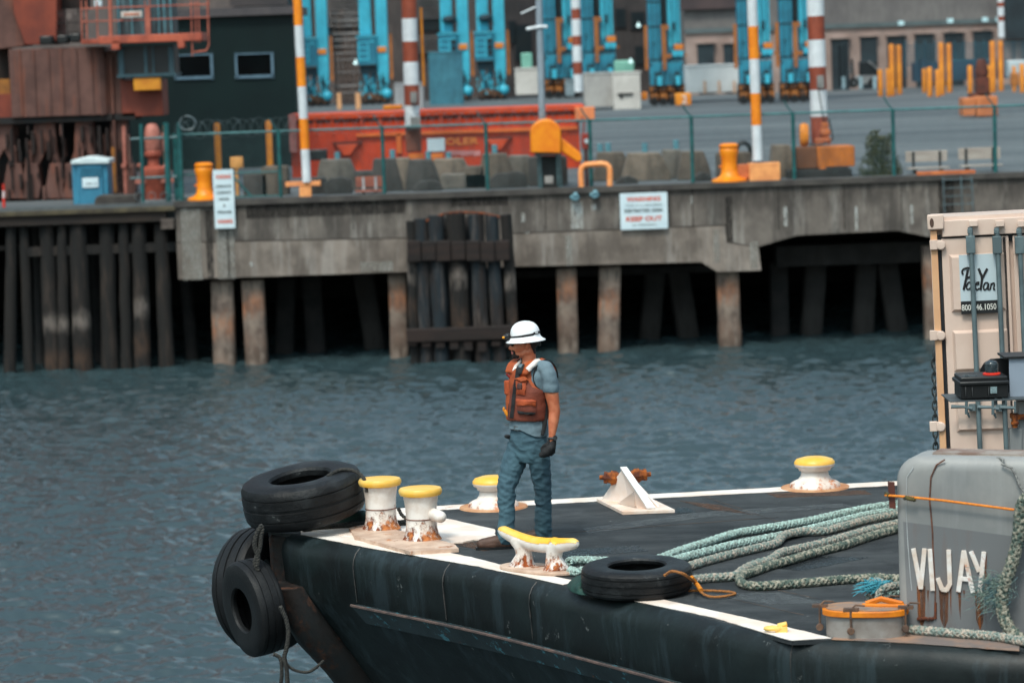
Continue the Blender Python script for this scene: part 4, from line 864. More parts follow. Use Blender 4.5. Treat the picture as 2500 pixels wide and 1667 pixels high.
mb = MB(); pb(mb,1567,226,1581,245,200,1); tag(mb.build('yellow_crate', M('yc3',(222,128,30)), bevel=.06), 'small orange box right of the white containers', 'box')
# ---- teal cranes ----
tl = M('crane_teal',(66,184,208),(54,164,190),.4,.45,grime=.35,gcol=(40,120,140)); tl2 = M('crane_teal_dark',(38,130,154),(28,104,128),.6,.5); tdk = M('crane_shadow_steel',(14,50,62),(18,40,48),1.5,.7)  # darkest teal has shade painted in for underframes and openings
bog = M('crane_bogie',(118,76,42),(50,44,42),2.2,.8,lo=.45,hi=.55); oran = M('crane_orange',(214,126,40),(196,110,34),1,.5); brz = M('crane_bracket',(168,100,44),(140,84,40),1,.6)
def U(mb, x0, y0, x1, y1, k, yb, d0, d1): mb.box(x0*k, x1*k, d0, d1, (yb-y1)*k, (yb-y0)*k); return mb
def craneA():
    k = 250/F; o = root('gantry_crane',(0,0,0),'x','crane','teal gantry cranes in the yard'); B = lambda *a: U(MB(), *a[:4], k, 250, *a[4:])
    B(0,-1150,29,82,.2,1.4).build('left_column'.replace('left_','inner_'), tl, o, bevel=.03)
    B(40,-1150,68,150,0,1.6).build('outer_column', tl, o, bevel=.03)
    mb = MB(); mb.prism([((x)*k,(250-y)*k) for x,y in ((40,150),(68,150),(66,205),(60,222),(48,222),(44,200))][::-1],0,1.4); mb.build('tapered_foot', tl, o, bevel=.02)
    B(30,-250,35,80,.4,1).build('cable_tray', M('tray',(70,60,54)), o, smooth=False)
    c = B(-6,86,40,154,-.3,1.6).build('machine_house', tl2, o, bevel=.03)
    mb = MB()
    for y in (98,112,126,140): U(mb,-2,y,20,y+3,k,250,-.36,-.3)
    U(mb,24,96,36,100,k,250,-.36,-.3); U(mb,-4,100,-1,145,k,250,-.36,-.3); U(mb,19,100,22,145,k,250,-.36,-.3); mb.build('louvre', tl, c, smooth=False)
    B(-8,84,42,88,-.4,1.7).build('roof_edge', tl, c, smooth=False)
    B(-2,156,40,176,.1,1.4).build('underframe', tdk, o, smooth=False)
    mb = MB(); mb.prism([(x*k,(250-y)*k) for x,y in ((4,176),(16,176),(22,222),(12,222))][::-1],.2,1); mb.prism([(x*k,(250-y)*k) for x,y in ((24,176),(36,176),(30,222),(22,222))][::-1],.5,1.2); mb.build('strut', tl2, o, smooth=False)
    mb = MB(); mb.ball(((62)*k,0,(250-226)*k),(.4,.3,.42)); U(mb,6,206,12,226,k,250,0,.5); U(mb,28,200,33,226,k,250,0,.5); mb.build('drive_cover', tl, o)
    mb = MB()
    for i in range(4): U(mb,2+i*16,224,15+i*16,244,k,250,-.1,1)
    mb.build('bogie', bog, o, bevel=.06)
    for i in range(4):
        mb = MB(); mb.lathe([(.1,-.2),(.3,-.2),(.33,0),(.3,.2),(.1,.2)],((8+i*17)*k,.3,.3),(0,1,0),n=12); mb.build('wheel', black, o)
    rr_ = random.Random(21); mb = MB()
    for i in range(34):
        x = rr_.uniform(-4,66); y = rr_.uniform(176,236); U(mb,x,y,x+rr_.uniform(1,4),y+rr_.uniform(4,20),k,250,-.25+rr_.random()*.3,.1)
    mb.build('pipework', tdk, o, smooth=False); mb = MB()
    for i in range(22):
        x = rr_.uniform(-6,70); y = rr_.uniform(170,232); U(mb,x,y,x+rr_.uniform(1,5),y+rr_.uniform(3,12),k,250,-.3+rr_.random()*.3,-.1)
    for x in (8,20): U(mb,x,-100,x+1.5,84,k,250,.1,.2)
    mb.build('hydraulic_fittings', tl, o, smooth=False)
    B(43,112,64,125,-.12,0).build('number_plate', oran, o, bevel=.03)
    B(71,82,78,190,.2,.4).build('guard_bar', brz, o, smooth=False)
    return o
pa = craneA(); spA = [(738,250,'leftmost teal crane, beside the green shed'),(884,250,'second teal crane from the left, beside the thick striped pole'),(1082,248,'left one of the two teal cranes standing close together'),(1170,248,'right one of the two teal cranes standing close together')]
for i,(x,y,lb) in enumerate(spA):
    Y = 250; c = at(x,250,Y); o = pa if i == 0 else copy_tree(pa); o.location = (c.x+.035*0,Y,ZP); o['label'] = lb
    if i >= 2:
        mb = MB(); mb.ball((c.x+.75,Y-.2,ZP+(250-52)*250/F),(.62,.4,.34)); mb.v = [v-Vector((c.x,Y,ZP)) for v in mb.v]; ORI[o.name] = Vector((0,0,0)); mb.build('dark_drum', tdk, o)
        mb = MB()
        for q in (100,116,130): U(mb,26,q,36,q+11,250/F,250,-.4,-.3)
        mb.build('window', black, o)
def craneB():
    k = 204/F; o = root('gantry_crane',(0,0,0),'x','crane','teal gantry cranes in the yard'); B = lambda *a: U(MB(), *a[:4], k, 255, *a[4:])
    B(0,-1300,31,150,0,1.2).build('inner_column', tl2, o, bevel=.02); B(48,-1300,79,112,.2,1.4).build('outer_column', tl, o, bevel=.02)
    B(30,-250,48,60,1,1.2).build('back_web', M('webdk',(50,60,64)), o, smooth=False)
    mb = MB()
    for y in (2,62,142): U(mb,-1,y,32,y+3,k,255,-.04,1.2)
    mb.build('seam', tdk, o, smooth=False)
    B(48,112,82,148,.1,1.4).build('machine_box', tl2, o, bevel=.03)
    B(2,150,82,206,0,1.3).build('sill', tl2, o, bevel=.03)
    for x in (12,56):
        mb = MB(); pts = [(x*k,(255-206)*k),((x+22)*k,(255-206)*k),((x+20)*k,(255-180)*k),((x+11)*k,(255-172)*k),((x+2)*k,(255-180)*k)]; mb.prism(pts,-.05,.05); q = mb.build('arched_opening', tdk, o)
        mb = MB(); U(mb,x+6,184,x+18,206,k,255,-.1,-.05); mb.build('drive_cover', tl, q)
    mb = MB(); U(mb,31,60,50,72,k,255,-.2,.1); U(mb,33,72,41,170,k,255,-.2,.1); U(mb,41,131,54,140,k,255,-.2,.1); mb.build('ladder_bracket', brz, o, smooth=False)
    B(-10,60,-2,168,.1,.3).build('guard_bar', brz, o, smooth=False); B(82,132,92,138,.1,.3).build('side_bracket', brz, o, smooth=False)
    B(62,108,84,122,-.15,.1).build('number_plate', oran, o, bevel=.02); B(56,122,84,138,-.1,.2).build('foot_step', tl, o, bevel=.02)
    rr_ = random.Random(5); mb = MB()
    for i in range(26):
        x = rr_.uniform(0,78); y = rr_.uniform(100,206); U(mb,x,y,x+rr_.uniform(1,4),y+rr_.uniform(4,24),k,255,-.12+rr_.random()*.1,.1)
    for x in (10,22,58,70): U(mb,x,-200,x+1.2,148,k,255,-.05,.05)
    mb.build('pipework', tdk, o, smooth=False)
    B(60,55,66,75,.1,.2).build('hook', tdk, o)
    mb = MB()
    for i in range(4): U(mb,0+i*22,208,18+i*22,222,k,255,.05,1.1); U(mb,3+i*22,226,20+i*22,244,k,255,0,1.1)
    mb.build('bogie', M('bogB',(150,90,36),(60,44,36),2.4,.8,lo=.46,hi=.54), o, bevel=.06)
    B(-2,205,86,250,.4,.9).build('bogie_frame', M('bogC',(74,54,40),(34,32,32),2,.8), o, smooth=False)
    for i in range(4):
        mb = MB(); mb.lathe([(.1,-.2),(.26,-.2),(.28,0),(.26,.2),(.1,.2)],((10+i*22)*k,.1,.26),(0,1,0),n=12); mb.build('wheel', black, o)
    return o
pbn = craneB(); spB = [(1332,255,247,'teal crane right of the grey lamp post, behind the slim striped pole',),(1424,250,245,'teal crane between the slim striped pole and the white containers'),(1588,255,204,'lone teal crane between the two white containers'),
    (1806,252,199,'teal crane just left of the thin striped pole at right'),(1908,249,199,'rightmost teal crane, touching the thickest striped pole')]
for i,(x,yb,Y,lb) in enumerate(spB):
    o = pbn if i == 0 else copy_tree(pbn); s_ = Y/204; o.location = (at(x,yb,Y).x,Y,ZP); o.scale = (s_,s_,s_); o['label'] = lb
# ---- bush ----
random.seed(4)
bu = root('bush', (at(2150,425,90.6).x,90.6,ZP), 'green leafy bush growing behind the fence at the right', 'bush')
mb = MB(); bc = at(2150,425,90.6)
for i in range(9):
    a = random.random()*6.28; mb.tube([(bc.x,90.6,ZP),(bc.x+.25*math.cos(a),90.6+.2*math.sin(a),ZP+.5),(bc.x+.5*math.cos(a),90.6+.35*math.sin(a),ZP+.9+random.random()*.3)],[.02,.014,.006],5)
mb.build('stem', timber, bu)
mb = MB()
for i in range(7000):
    zz_ = random.random()**1.35*1.32; rr = (.58*(1-(zz_/1.45)**1.6)+.05)*math.sqrt(random.random()); a = random.random()*6.28
    lean = .12*math.sin(zz_*7+a); p = Vector((bc.x+rr*math.cos(a)+lean*.4+.08*zz_*(1 if a<3 else -1),90.6+.6*rr*math.sin(a),ZP+zz_))
    if noise.noise(p*3.1) < -.22-.2*(1-zz_): continue
    s_ = .018+random.random()*.022; q = Matrix.Rotation(random.random()*6.28,3,'Z')@Matrix.Rotation(random.random()*3,3,'X')
    mb.add([p+q@Vector((-s_,0,0)),p+q@Vector((0,s_*.5,0)),p+q@Vector((s_*1.3,0,0)),p+q@Vector((0,-s_*.5,0))],[(0,1,2,3)])
mb.build('foliage', M('bush_leaf',(58,70,36),(84,84,44),3,.7), bu, smooth=False)
# ================= tugboat =================
tug = root('tugboat', (gz(1400,1330).x,gz(1400,1330).y,0), 'dark hulled tugboat bow with black deck, white edge stripes and yellow topped bollards', 'tugboat')
near_px = [(655,1299),(735,1304),(888,1334),(1166,1382),(1375,1427),(1527,1462),(1690,1500),(1850,1541),(1932,1563),(2029,1561),(2200,1568),(2489,1588)]
NEAR = [gz(*p) for p in near_px]+[Vector((4.8,19.3,ZD)),Vector((8,18.9,ZD)),Vector((18,18.8,ZD))]
FAR = [Vector((18,27.8,ZD)),Vector((8,27.6,ZD)),gz(2169,1174),gz(1450,1212),gz(1000,1236),gz(860,1250),gz(740,1270),gz(668,1284)]
OUT = NEAR+FAR
mb = MB(); mb.slab([(p.x,p.y) for p in OUT], ZD-.03, ZD); mb.build('deck', deckm, tug, smooth=False)
# hull side: columns of points below the deck outline, leaning aft towards the water
def resample(P, step):
    out = []
    for a, b in zip(P, P[1:]):
        n = max(1, int((b-a).length/step)); out += [a.lerp(b, i/n) for i in range(n)]
    return out+[P[-1]]
C2 = OUT+[OUT[0]]; ring = resample(C2, .25)[:-1]; n = len(ring)
sm = []
for i in range(n): sm.append((ring[i-2]+ring[i-1]*2+ring[i]*2+ring[(i+1)%n]*2+ring[(i+2)%n])/8)
xb = min(p.x for p in sm)
prof = [(-.012,.0),(.03,-.006),(.07,-.035),(.10,-.085),(.112,-.15),(.105,-.24),(.085,-.45),(.06,-.7),(.0,-1.2),(-.15,-2.2),(-.5,-3.6),(-.9,-5.2)]
hv = MB()
for i in range(n):
    t = (sm[(i+1)%n]-sm[i-1]).normalized(); nn = Vector((t.y,-t.x,0))
    f = max(0,1-(sm[i].x-xb)/9.0)
    for o_, z in prof:
        dent = .035*noise.noise(Vector((sm[i].x*1.1, z*2.2, 3))) if -1.5 < z < -.05 else 0
        d = max(0,-z-.45); lean = .74*d*f
        p = sm[i]+nn*(o_+dent)+Vector((lean,0,z)); p.y += (24.2-p.y)*min(.5,.06*d)*f
        hv.v.append(p)
m_ = len(prof)
for i in range(n):
    for j in range(m_-1): hv.f.append([i*m_+j, i*m_+j+1, ((i+1)%n)*m_+j+1, ((i+1)%n)*m_+j])
hull = hv.build('hull', hullm, tug, angle=60)
def hullpt(s_i, z, off=0):       # point on the near hull face at ring index
    i = s_i; t = (sm[(i+1)%n]-sm[i-1]).normalized(); nn = Vector((t.y,-t.x,0)); f = max(0,1-(sm[i].x-xb)/9.0)
    d = max(0,-z-.45); o_ = .06; 
    for (a,za),(b,zb) in zip(prof,prof[1:]):
        if zb <= z <= za: o_ = a+(b-a)*(za-z)/(za-zb)
    p = sm[i]+nn*(o_+off)+Vector((.74*d*f,0,z)); p.y += (24.2-p.y)*min(.5,.06*d)*f; return p
idx = [i for i in range(n) if sm[i].y < 24.75 and sm[i].x < 6 and hullpt(i,-.5).x > gz(800,1458,ZD-.45).x]
idx.sort(key=lambda i: sm[i].x)
mb = MB(); S = [(-.46,-.03),(-.455,.075),(-.61,.07),(-.62,-.03)]
for i in idx:
    k = min(1,(sm[i].x+1.5)/4)
    for z, o_ in S: mb.v.append(hullpt(i, z-.02*k, o_))
for a in range(len(idx)-1):
    for j in range(3): mb.f.append([a*4+j, (a+1)*4+j, (a+1)*4+j+1, a*4+j+1])
mb.f.append([0,1,2,3]); mb.build('rubbing_strake', strakem, tug, smooth=False)
mb = MB(); P = [hullpt(i,-.458-.02*min(1,(sm[i].x+1.5)/4),.072) for i in idx]; mb.tube(P,.012,6); mb.build('strake_edge', M('strake_edge',(92,74,68),(66,56,54),8,.7), tug)
for xs in (-1.3,-.55,.15,1.75):
    i = min([i for i in range(n) if sm[i].y < 25], key=lambda i: abs(sm[i].x-xs)); mb = MB()
    mb.tube([hullpt(i,z,.002) for z in (-.01,-.05,-.1,-.16,-.3,-.44)],.006,5); mb.build('weld_seam', M('seam_dark',(20,26,28),(60,56,54),9,.6), tug)
# bow stem fairing
def sp(x,y,Y=24.75): return at(x,y,Y)
def sect(mb, pts, depth=.34):
    base = len(mb.v)
    for (xa,ya),(xb_,yb_),Y in pts:
        a = sp(xa,ya,Y); b = sp(xb_,yb_,Y); u = b-a; c = (a+b)/2; wd = u.length/2; u.normalize(); dd = Vector((0,1,0))
        for j in range(12):
            g = 2*math.pi*j/12; cc = math.cos(g); ss = math.sin(g); q = lambda v: math.copysign(abs(v)**.55, v)
            mb.v.append(c+u*wd*q(cc)+dd*depth*q(ss))
    for i in range(len(pts)-1):
        for j in range(12): mb.f.append([base+i*12+j,base+(i+1)*12+j,base+(i+1)*12+(j+1)%12,base+i*12+(j+1)%12])
    mb.f.append([base+j for j in range(12)]); mb.f.append([base+(len(pts)-1)*12+j for j in range(12)][::-1])
mb = MB(); q_ = [sp(*p,25.5) for p in ((655,1308),(742,1308),(748,1436),(676,1442),(660,1380))]; mb.prism([(p.x,p.z) for p in q_][::-1],25.5,25.9); mb.build('bow_plate_side', stemm, tug, bevel=.03, seg=3)
mb = MB(); sect(mb, [((668,1425),(744,1424),25.34),((690,1500),(792,1490),25.38),((728,1560),(838,1548),25.45),((790,1625),(898,1600),25.6),((850,1700),(970,1678),25.75),((950,1830),(1075,1800),26.1)],.3); mb.build('bow_stem_fender', stemm, tug, angle=60)
# deck paint
def sheet(name, px, z, mat, th=.004, par=None, ext=None):
    raw = [gz(x,y,ZD+z) for x,y in px]; pts = resample(raw+[raw[0]],.07)[:-1] if ext is None else raw
    if ext is None: pts = [p+Vector((.010*noise.noise(p*9)+.006*noise.noise(p*31),.016*noise.noise(p*9+Vector((7,0,0)))+.01*noise.noise(p*28),0)) for p in pts]
    mb = MB(); mb.slab([(p.x,p.y) for p in (pts if sum(a.x*b.y-b.x*a.y for a,b in zip(pts,pts[1:]+pts[:1]))>0 else pts[::-1])], ZD+z-th, ZD+z); return mb.build(name, mat, par or tug, smooth=False)
sheet('edge_stripe', [(735,1303),(888,1334),(1166,1381),(1375,1426),(1410,1418),(1310,1397),(1230,1379),(1150,1359),(1060,1341),(960,1325),(860,1302),(760,1292),(735,1296)], .005, stripe)
sheet('edge_stripe', [(1527,1462),(1600,1476),(1740,1505),(1853,1539),(1932,1562),(2030,1556),(1930,1531),(1800,1502),(1640,1467),(1600,1458),(1545,1452)], .005, stripe)
sheet('edge_stripe', [(862,1252),(1000,1238),(1450,1213),(2200,1173),(2500,1158),(2500,1166),(2200,1183),(1450,1223),(1000,1248),(870,1262)], .005, stripe)
sheet('worn_deck_strip', [(2032,1559),(2200,1567),(2489,1587),(2489,1560),(2300,1545),(2180,1540),(2040,1548)], .006, deck_bare)
sheet('bow_plate', [(735,1290),(880,1262),(960,1246),(1060,1258),(1208,1291),(1209,1314),(1160,1316),(1130,1322),(1090,1324),(1040,1332),(930,1318),(820,1303)], .012, stripe, .012)
seam_ = M('deck_seam',(84,70,60),(48,50,52),6,.8); stain_ = M('deck_rust_stain',(112,78,56),(84,64,52),8,.9,alpha=.6); wet_ = M('deck_wet',(20,25,29),(26,31,35),3,.35,alpha=.8); salt_ = M('deck_salt',(104,110,112),(84,90,94),6,.9,alpha=.55)
for q_ in (((1790,1462),(1960,1500)),((1640,1217),(1830,1255)),((1080,1338),(1160,1334)),((1380,1300),(1900,1262)),((1700,1205),(2040,1320)),((1900,1440),(2040,1470))):
    mb = MB(); mb.tube([gz(x,y,ZD+.0015) for x,y in [(q_[0][0]+(q_[1][0]-q_[0][0])*t/12+2*math.sin(t*2.3), q_[0][1]+(q_[1][1]-q_[0][1])*t/12) for t in range(13)]],.005,5,sq=(.5,1)); mb.build('deck_weld', seam_, tug)
for q_,mt in (([(1420,1290),(1700,1250),(2060,1228),(2080,1236),(1720,1262),(1440,1302)],salt_),([(1340,1345),(1560,1330),(1580,1345),(1380,1358)],wet_),([(1700,1448),(1900,1446),(2010,1470),(1880,1474)],salt_),([(1500,1240),(1680,1238),(1700,1250),(1540,1256)],wet_),([(1100,1325),(1230,1318),(1300,1330),(1180,1344)],stain_),([(1660,1222),(1760,1232),(1840,1256),(1740,1244)],stain_),([(1820,1380),(2000,1356),(2120,1360),(1960,1392)],wet_),([(2060,1260),(2170,1280),(2160,1300),(2040,1276)],salt_),([(1870,1204),(2110,1196),(2130,1206),(1900,1214)],stain_)):
    sheet('deck_stain', q_, .003, mt, .002)
# bitts
def bitt(px,py,rp,hm,label,stub=False):
    c = gz(px,py); mb = MB(); r = rp
    mb.lathe([(r*1.18,.0),(r*1.08,.02),(r*.99,.05),(r*.93,.09),(r*.91,.15),(r*.93,.25),(r*.99,hm-.08),(r*1.03,hm-.045),(r*1.05,hm-.035)],c+Vector((0,0,.03)),n=36)
    if stub: mb.cap(c+Vector((.08,-.04,hm*.62)),c+Vector((.16,-.20,hm*.60)),.052,.048,16)
    b = mb.build('bollard', white_rust, tug, angle=50); b['label'] = label
    me = b.data; 
    for v in me.vertices: v.co -= c-ORI[tug.name]
    b.location = c-ORI[tug.name]; ORI[b.name] = c.copy()
    mb = MB(); mb.lathe([(r*1.05,hm-.035),(r*1.22,hm-.028),(r*1.29,hm-.01),(r*1.29,hm+.012),(r*1.22,hm+.026),(r*.9,hm+.032),(.01,hm+.034)],c+Vector((0,0,.03)),n=36); q = mb.build('cap', yel_cap, b)
    mb = MB(); mb.tube([c+Vector((r*.93*math.cos(a),r*.93*math.sin(a),.2)) for a in [i*math.pi/16 for i in range(32)]],.004,5,closed=True); mb.build('weld_ring', rustm, b)
    return b
bitt(932,1298,.138,.39,'white bollard with yellow cap beside the big tyre')
bitt(1031,1324,.136,.39,'rusty white bollard with yellow cap and short side stub', True)
pl = [(852,1288),(905,1276),(1000,1300),(1108,1326),(1120,1338),(1050,1343),(1000,1345),(930,1326),(866,1308)]
q = sheet('bollard_plate', pl, .035, M('plate_rust',(206,180,160),(180,150,130),5,.6,rust=.5,rcol=(176,92,26),rhi=(214,140,84),rsc=5), .03)
# low flanged bollards at the far edge
def mush(px,py,r,h,label):
    c = gz(px,py); mb = MB()
    mb.lathe([(r*1.55,.0),(r*1.5,.03),(r*1.35,.045),(r*1.02,.065),(r*.85,.1),(r*.8,.15),(r*.84,.22),(r*.95,h-.09),(r*1.0,h-.07),(r*1.18,h-.055),(r*1.25,h-.035),(r*1.2,h-.015)],c+Vector((0,0,.012)),n=36)
    b = mb.build('bollard', M('white_low_bollard',(228,220,212),(214,198,186),6,.5,bump=.1,rust=.8,rz=(-.05,.2),rcol=(180,100,40),rsc=10), tug, angle=50); b['label'] = label
    for v in b.data.vertices: v.co -= c-ORI[tug.name]
    b.location = c-ORI[tug.name]; ORI[b.name] = c.copy()
    mb = MB(); mb.lathe([(r*1.24,h-.03),(r*1.22,h-.012),(r*1.1,h+.008),(r*.7,h+.025),(.01,h+.03)],c+Vector((0,0,.012)),n=36); mb.build('cap', yel_cap, b)
    mb = MB(); mb.lathe([(r*2.1,0),(r*2.05,.012)],c,n=36); mb.build('flange', M('flange_rust',(196,150,112),(176,120,80),6,.7,rust=.5,rcol=(160,88,30),rsc=8), b)
mush(1205,1238,.142,.235,'white flanged bollard with yellow top behind the man legs')
mush(1990,1190,.145,.235,'white flanged bollard with yellow top near the grey deckhouse')
# cleat
a = gz(1250,1386); b_ = gz(1385,1402); ax = (b_-a); ax.z = 0; L = ax.length; ax.normalize(); sd_ = Vector((-ax.y,ax.x,0))
mb = MB(); K = Matrix((ax,sd_,Vector((0,0,1)))).transposed()
ctr = (a+b_)/2; ctr.z = ZD
def CL(x,y,z): return ctr+ax*x+sd_*y+Vector((0,0,z))
for s_ in (-1,1):
    x0 = s_*L*.30; mb.tube([CL(x0,0,.02),CL(x0*.98,0,.06),CL(x0*.9,0,.12),CL(x0*.98,0,.18),CL(x0*1.25,0,.235)],[.115,.085,.062,.066,.07],16,sq=(1,.85))
hx = [(-.40,.285),(-.36,.278),(-.28,.25),(-.18,.222),(-.06,.205),(.06,.203),(.18,.212),(.28,.226),(.36,.24),(.40,.245)]
HX = [(x*L/.44*.78, z) for x,z in hx]
mb.tube([CL(x,0,z) for x,z in HX],[.022,.042,.05,.056,.058,.058,.056,.05,.042,.022],14)
rm = remeshed(mb,.008,6)
cl = MB(); cl.v = rm.v; cl.f = rm.f; clo = cl.build('cleat', M('white_cleat',(230,224,218),(214,202,192),6,.45,bump=.1,rust=.9,rz=(4.86,5.14),rcol=(150,74,28),rhi=(206,130,70),rsc=11), tug, angle=80); clo['label'] = 'white horned cleat with yellow top and rust patches'
tp = patch(rm, lambda c,nn: c.z > ctr.z+.205+.08*max(0,-(c-ctr).dot(ax))/.4*1.0+.008 and nn.z > 1.4, .003); tp.build('cleat_paint', yel_cap, clo, angle=80)
cp_ = []
for t in [i*2*math.pi/32 for i in range(32)]:
    cc,ss = math.cos(t),math.sin(t); q = lambda v,e: math.copysign(abs(v)**e, v); p = CL(q(cc,.7)*.36,q(ss,.8)*.16,0); cp_.append((p.x,p.y))
mb = MB(); mb.slab(cp_,ZD+.006,ZD+.03); mb.build('cleat_plate', M('plate_rust',(0,0,0)), clo, smooth=False, bevel=.006)
# triangular fairlead bracket
bc = gz(1540,1232); P4 = [gz(*p,ZD+.03) for p in ((1456,1216),(1520,1248),(1648,1243),(1585,1213))]
mb = MB(); mb.slab([(p.x,p.y) for p in P4],ZD,ZD+.03); pltb = mb.build('towing_bracket', M('bracket_paint',(230,216,204),(222,190,168),4,.5,rust=.3,rcol=(196,130,84),rsc=6), tug, smooth=False, bevel=.004); pltb['label'] = 'white triangular bracket with rusty bolts on a square deck plate'
A0 = gz(1470,1219,ZD+.03); A1 = gz(1608,1236,ZD+.03); ap = at(1522,1143,(A0.y+A1.y)/2-.0)
def tri(p,q,r_,th):
    mb = MB(); nn = (q-p).cross(r_-p).normalized()*th/2
    mb.add([p-nn,q-nn,r_-nn,p+nn,q+nn,r_+nn],[(0,2,1),(3,4,5),(0,1,4,3),(1,2,5,4),(2,0,3,5)]); return mb
bpm = M('bracket_white',(234,228,224),(226,210,198),3,.5)
tri(A0,A1,ap,.022).build('gusset', bpm, pltb, smooth=False)
Bf = gz(1590,1243,ZD+.03); Bm = gz(1520,1222,ZD+.03)
mb = MB(); u = (Bf-ap); w2 = Vector((.035,0,0)); nn = u.cross(w2).normalized()*.02
mb.add([ap-w2*.8,ap+w2*.8,Bf+w2,Bf-w2,ap-w2*.8+nn,ap+w2*.8+nn,Bf+w2+nn,Bf-w2+nn],[(0,1,2,3),(7,6,5,4),(0,4,5,1),(1,5,6,2),(2,6,7,3),(3,7,4,0)]); mb.build('front_flange', M('white_paint_b',(238,236,234)), pltb, smooth=False)
tri(Bm,Bf,ap,.02).build('gusset', bpm, pltb, smooth=False)
tri(gz(1508,1228,ZD+.03),gz(1552,1238,ZD+.03),at(1546,1200,Bf.y),.02).build('gusset', bpm, pltb, smooth=False)
for s_,px in ((-1,1492),(1,1561)):
    mb = MB(); c = at(px,1166 if s_<0 else 1160,ap.y+.12); d = Vector((s_,.15,.05))
    mb.lathe([(.028,-.10),(.05,-.06),(.062,-.04),(.062,0),(.05,.005),(.046,.03),(.052,.035),(.052,.06),(.02,.065),(.02,.10)],c,d,n=8); mb.build('bolt', rust_orange, pltb, angle=25)
# ---------------- deckhouse ----------------
YA = R(-23); u = Vector((math.cos(YA),math.sin(YA),0)); v_ = Vector((-math.sin(YA),math.cos(YA),0)); C0 = gz(2196,1541)
DH = Matrix((u,v_,Vector((0,0,1)))).transposed().to_4x4(); DH.translation = C0
def fpx(px,py,off=0):
    d = ray(px,py); t = ((C0-v_*off)-CAMP).dot(v_)/d.dot(v_); return CAMP+d*t
Hh = fpx(2300,1116).z-ZD
loc = lambda p: DH.inverted() @ p
rr = .17; prof2 = []
xl0 = -.01
mb = MB(); 
pts = [(xl0,-.1),(xl0,Hh-rr)]+[(xl0+rr-rr*math.cos(a),Hh-rr+rr*math.sin(a)) for a in [math.pi/2*i/8 for i in range(1,9)]]+[(2.6,Hh),(2.6,-.1)]
# front profile swept in depth with a rounded front edge
K_ = 7; base = 0; nP = len(pts); e = .06
for k in range(K_+1):
    a = math.pi/2*k/K_; ins = e*(1-math.sin(a)); dp = e*(1-math.cos(a))
    for (x,z) in pts:
        xx = x+ins if x < 1.3 else x; zz_ = z-ins*1.6 if z > 0 else z; mb.v.append(DH @ Vector((xx,dp*1.2,zz_)))
for (x,z) in pts: mb.v.append(DH @ Vector((x,.34,z)))
for k in range(K_+1):
    for j in range(nP-1): mb.f.append([k*nP+j,(k+1)*nP+j,(k+1)*nP+j+1,k*nP+j+1])
mb.f.append([j for j in range(nP)]); mb.f.append([(K_+1)*nP+j for j in range(nP)][::-1])
dh = mb.build('deckhouse', greyp, tug, angle=50); dh['label'] = 'grey rounded deck housing with raised white letters'
def fsheet(name, px, off, mat, par=dh, th=.004, bevel=0):
    mb = MB(); a = [fpx(x,y,off) for x,y in px]; b = [fpx(x,y,off-th) for x,y in px]; n_ = len(px)
    mb.add(a+b,[list(range(n_)),list(range(2*n_-1,n_-1,-1))]+[(i,(i+1)%n_,(i+1)%n_+n_,i+n_) for i in range(n_)]); return mb.build(name, mat, par, smooth=False, bevel=bevel)
fsheet('darker_panel', [(2205,1273),(2600,1325),(2600,1575),(2218,1543)], .003, grey_dk, th=.006)
# raised weld letters V I J A Y
letm = M('letter_white',(222,218,214),(206,188,174),9,.5,rust=.62,rcol=(186,84,30),rsc=4)
LT = {'V':[[(2230,1340),(2248,1436)],[(2257,1340),(2248,1436)]],'I':[[(2270,1341),(2277,1440)]],'J':[[(2316,1343),(2319,1425),(2311,1440),(2300,1438),(2290,1412)]],
 'A':[[(2353,1345),(2340,1443)],[(2353,1345),(2375,1445)],[(2346,1412),(2366,1414)]],'Y':[[(2371,1347),(2388,1392)],[(2403,1348),(2388,1392),(2395,1445)] ]}
LT['Y'] = [[(2371,1347),(2390,1394)],[(2402,1348),(2392,1445)]]
for ch in 'VIJAY':
    mb = MB()
    for st in LT[ch]:
        for i in range(len(st)-1):
            (xa,ya),(xb2,yb2) = st[i],st[i+1]; dx,dy = xb2-xa,yb2-ya; l_ = math.hypot(dx,dy); nx,ny = -dy/l_*5.8,dx/l_*5.8; ex_,ey_ = dx/l_*2,dy/l_*2
            q4 = [(xa+nx-ex_,ya+ny-ey_),(xa-nx-ex_,ya-ny-ey_),(xb2-nx+ex_,yb2-ny+ey_),(xb2+nx+ex_,yb2+ny+ey_)]
            o1 = .018+.0012*i+.0008*LT[ch].index(st); A_ = [fpx(x,y,o1) for x,y in q4]; B_ = [fpx(x,y,-.001) for x,y in q4]
            mb.add(A_+B_,[(0,1,2,3),(7,6,5,4),(0,4,5,1),(1,5,6,2),(2,6,7,3),(3,7,4,0)])
    mb.build('letter', letm, dh, smooth=False, bevel=.004)
rs = M('rust_streak',(138,80,38),(98,62,42),30,.8,stretch=(1,1,.1),alpha=.85)
for x0,x1,y0,y1 in ((2238,2260,1430,1532),(2292,2316,1436,1534),(2380,2402,1440,1538),(2403,2409,1350,1530),(2339,2347,1440,1515),(2317,2324,1350,1505),(2262,2268,1440,1490),(2350,2356,1440,1480)):
    fsheet('rust_streak', [(x0,y0),(x1,y0),(x1-2,y1-20),((x0+x1)/2+2,y1),(x0+3,y1-26)], .005, rs, th=.002)
mb = MB(); mb.tube([fpx(x+1.5*math.sin(y*.2),y,.003) for x,y in ((2308,1122),(2285,1135),(2272,1165),(2271,1220),(2276,1300),(2279,1340),(2285,1440),(2284,1500),(2278,1512))],.006,5); mb.build('weld_seam', M('seam_rust',(110,72,56),(80,52,42),20,.9), dh)
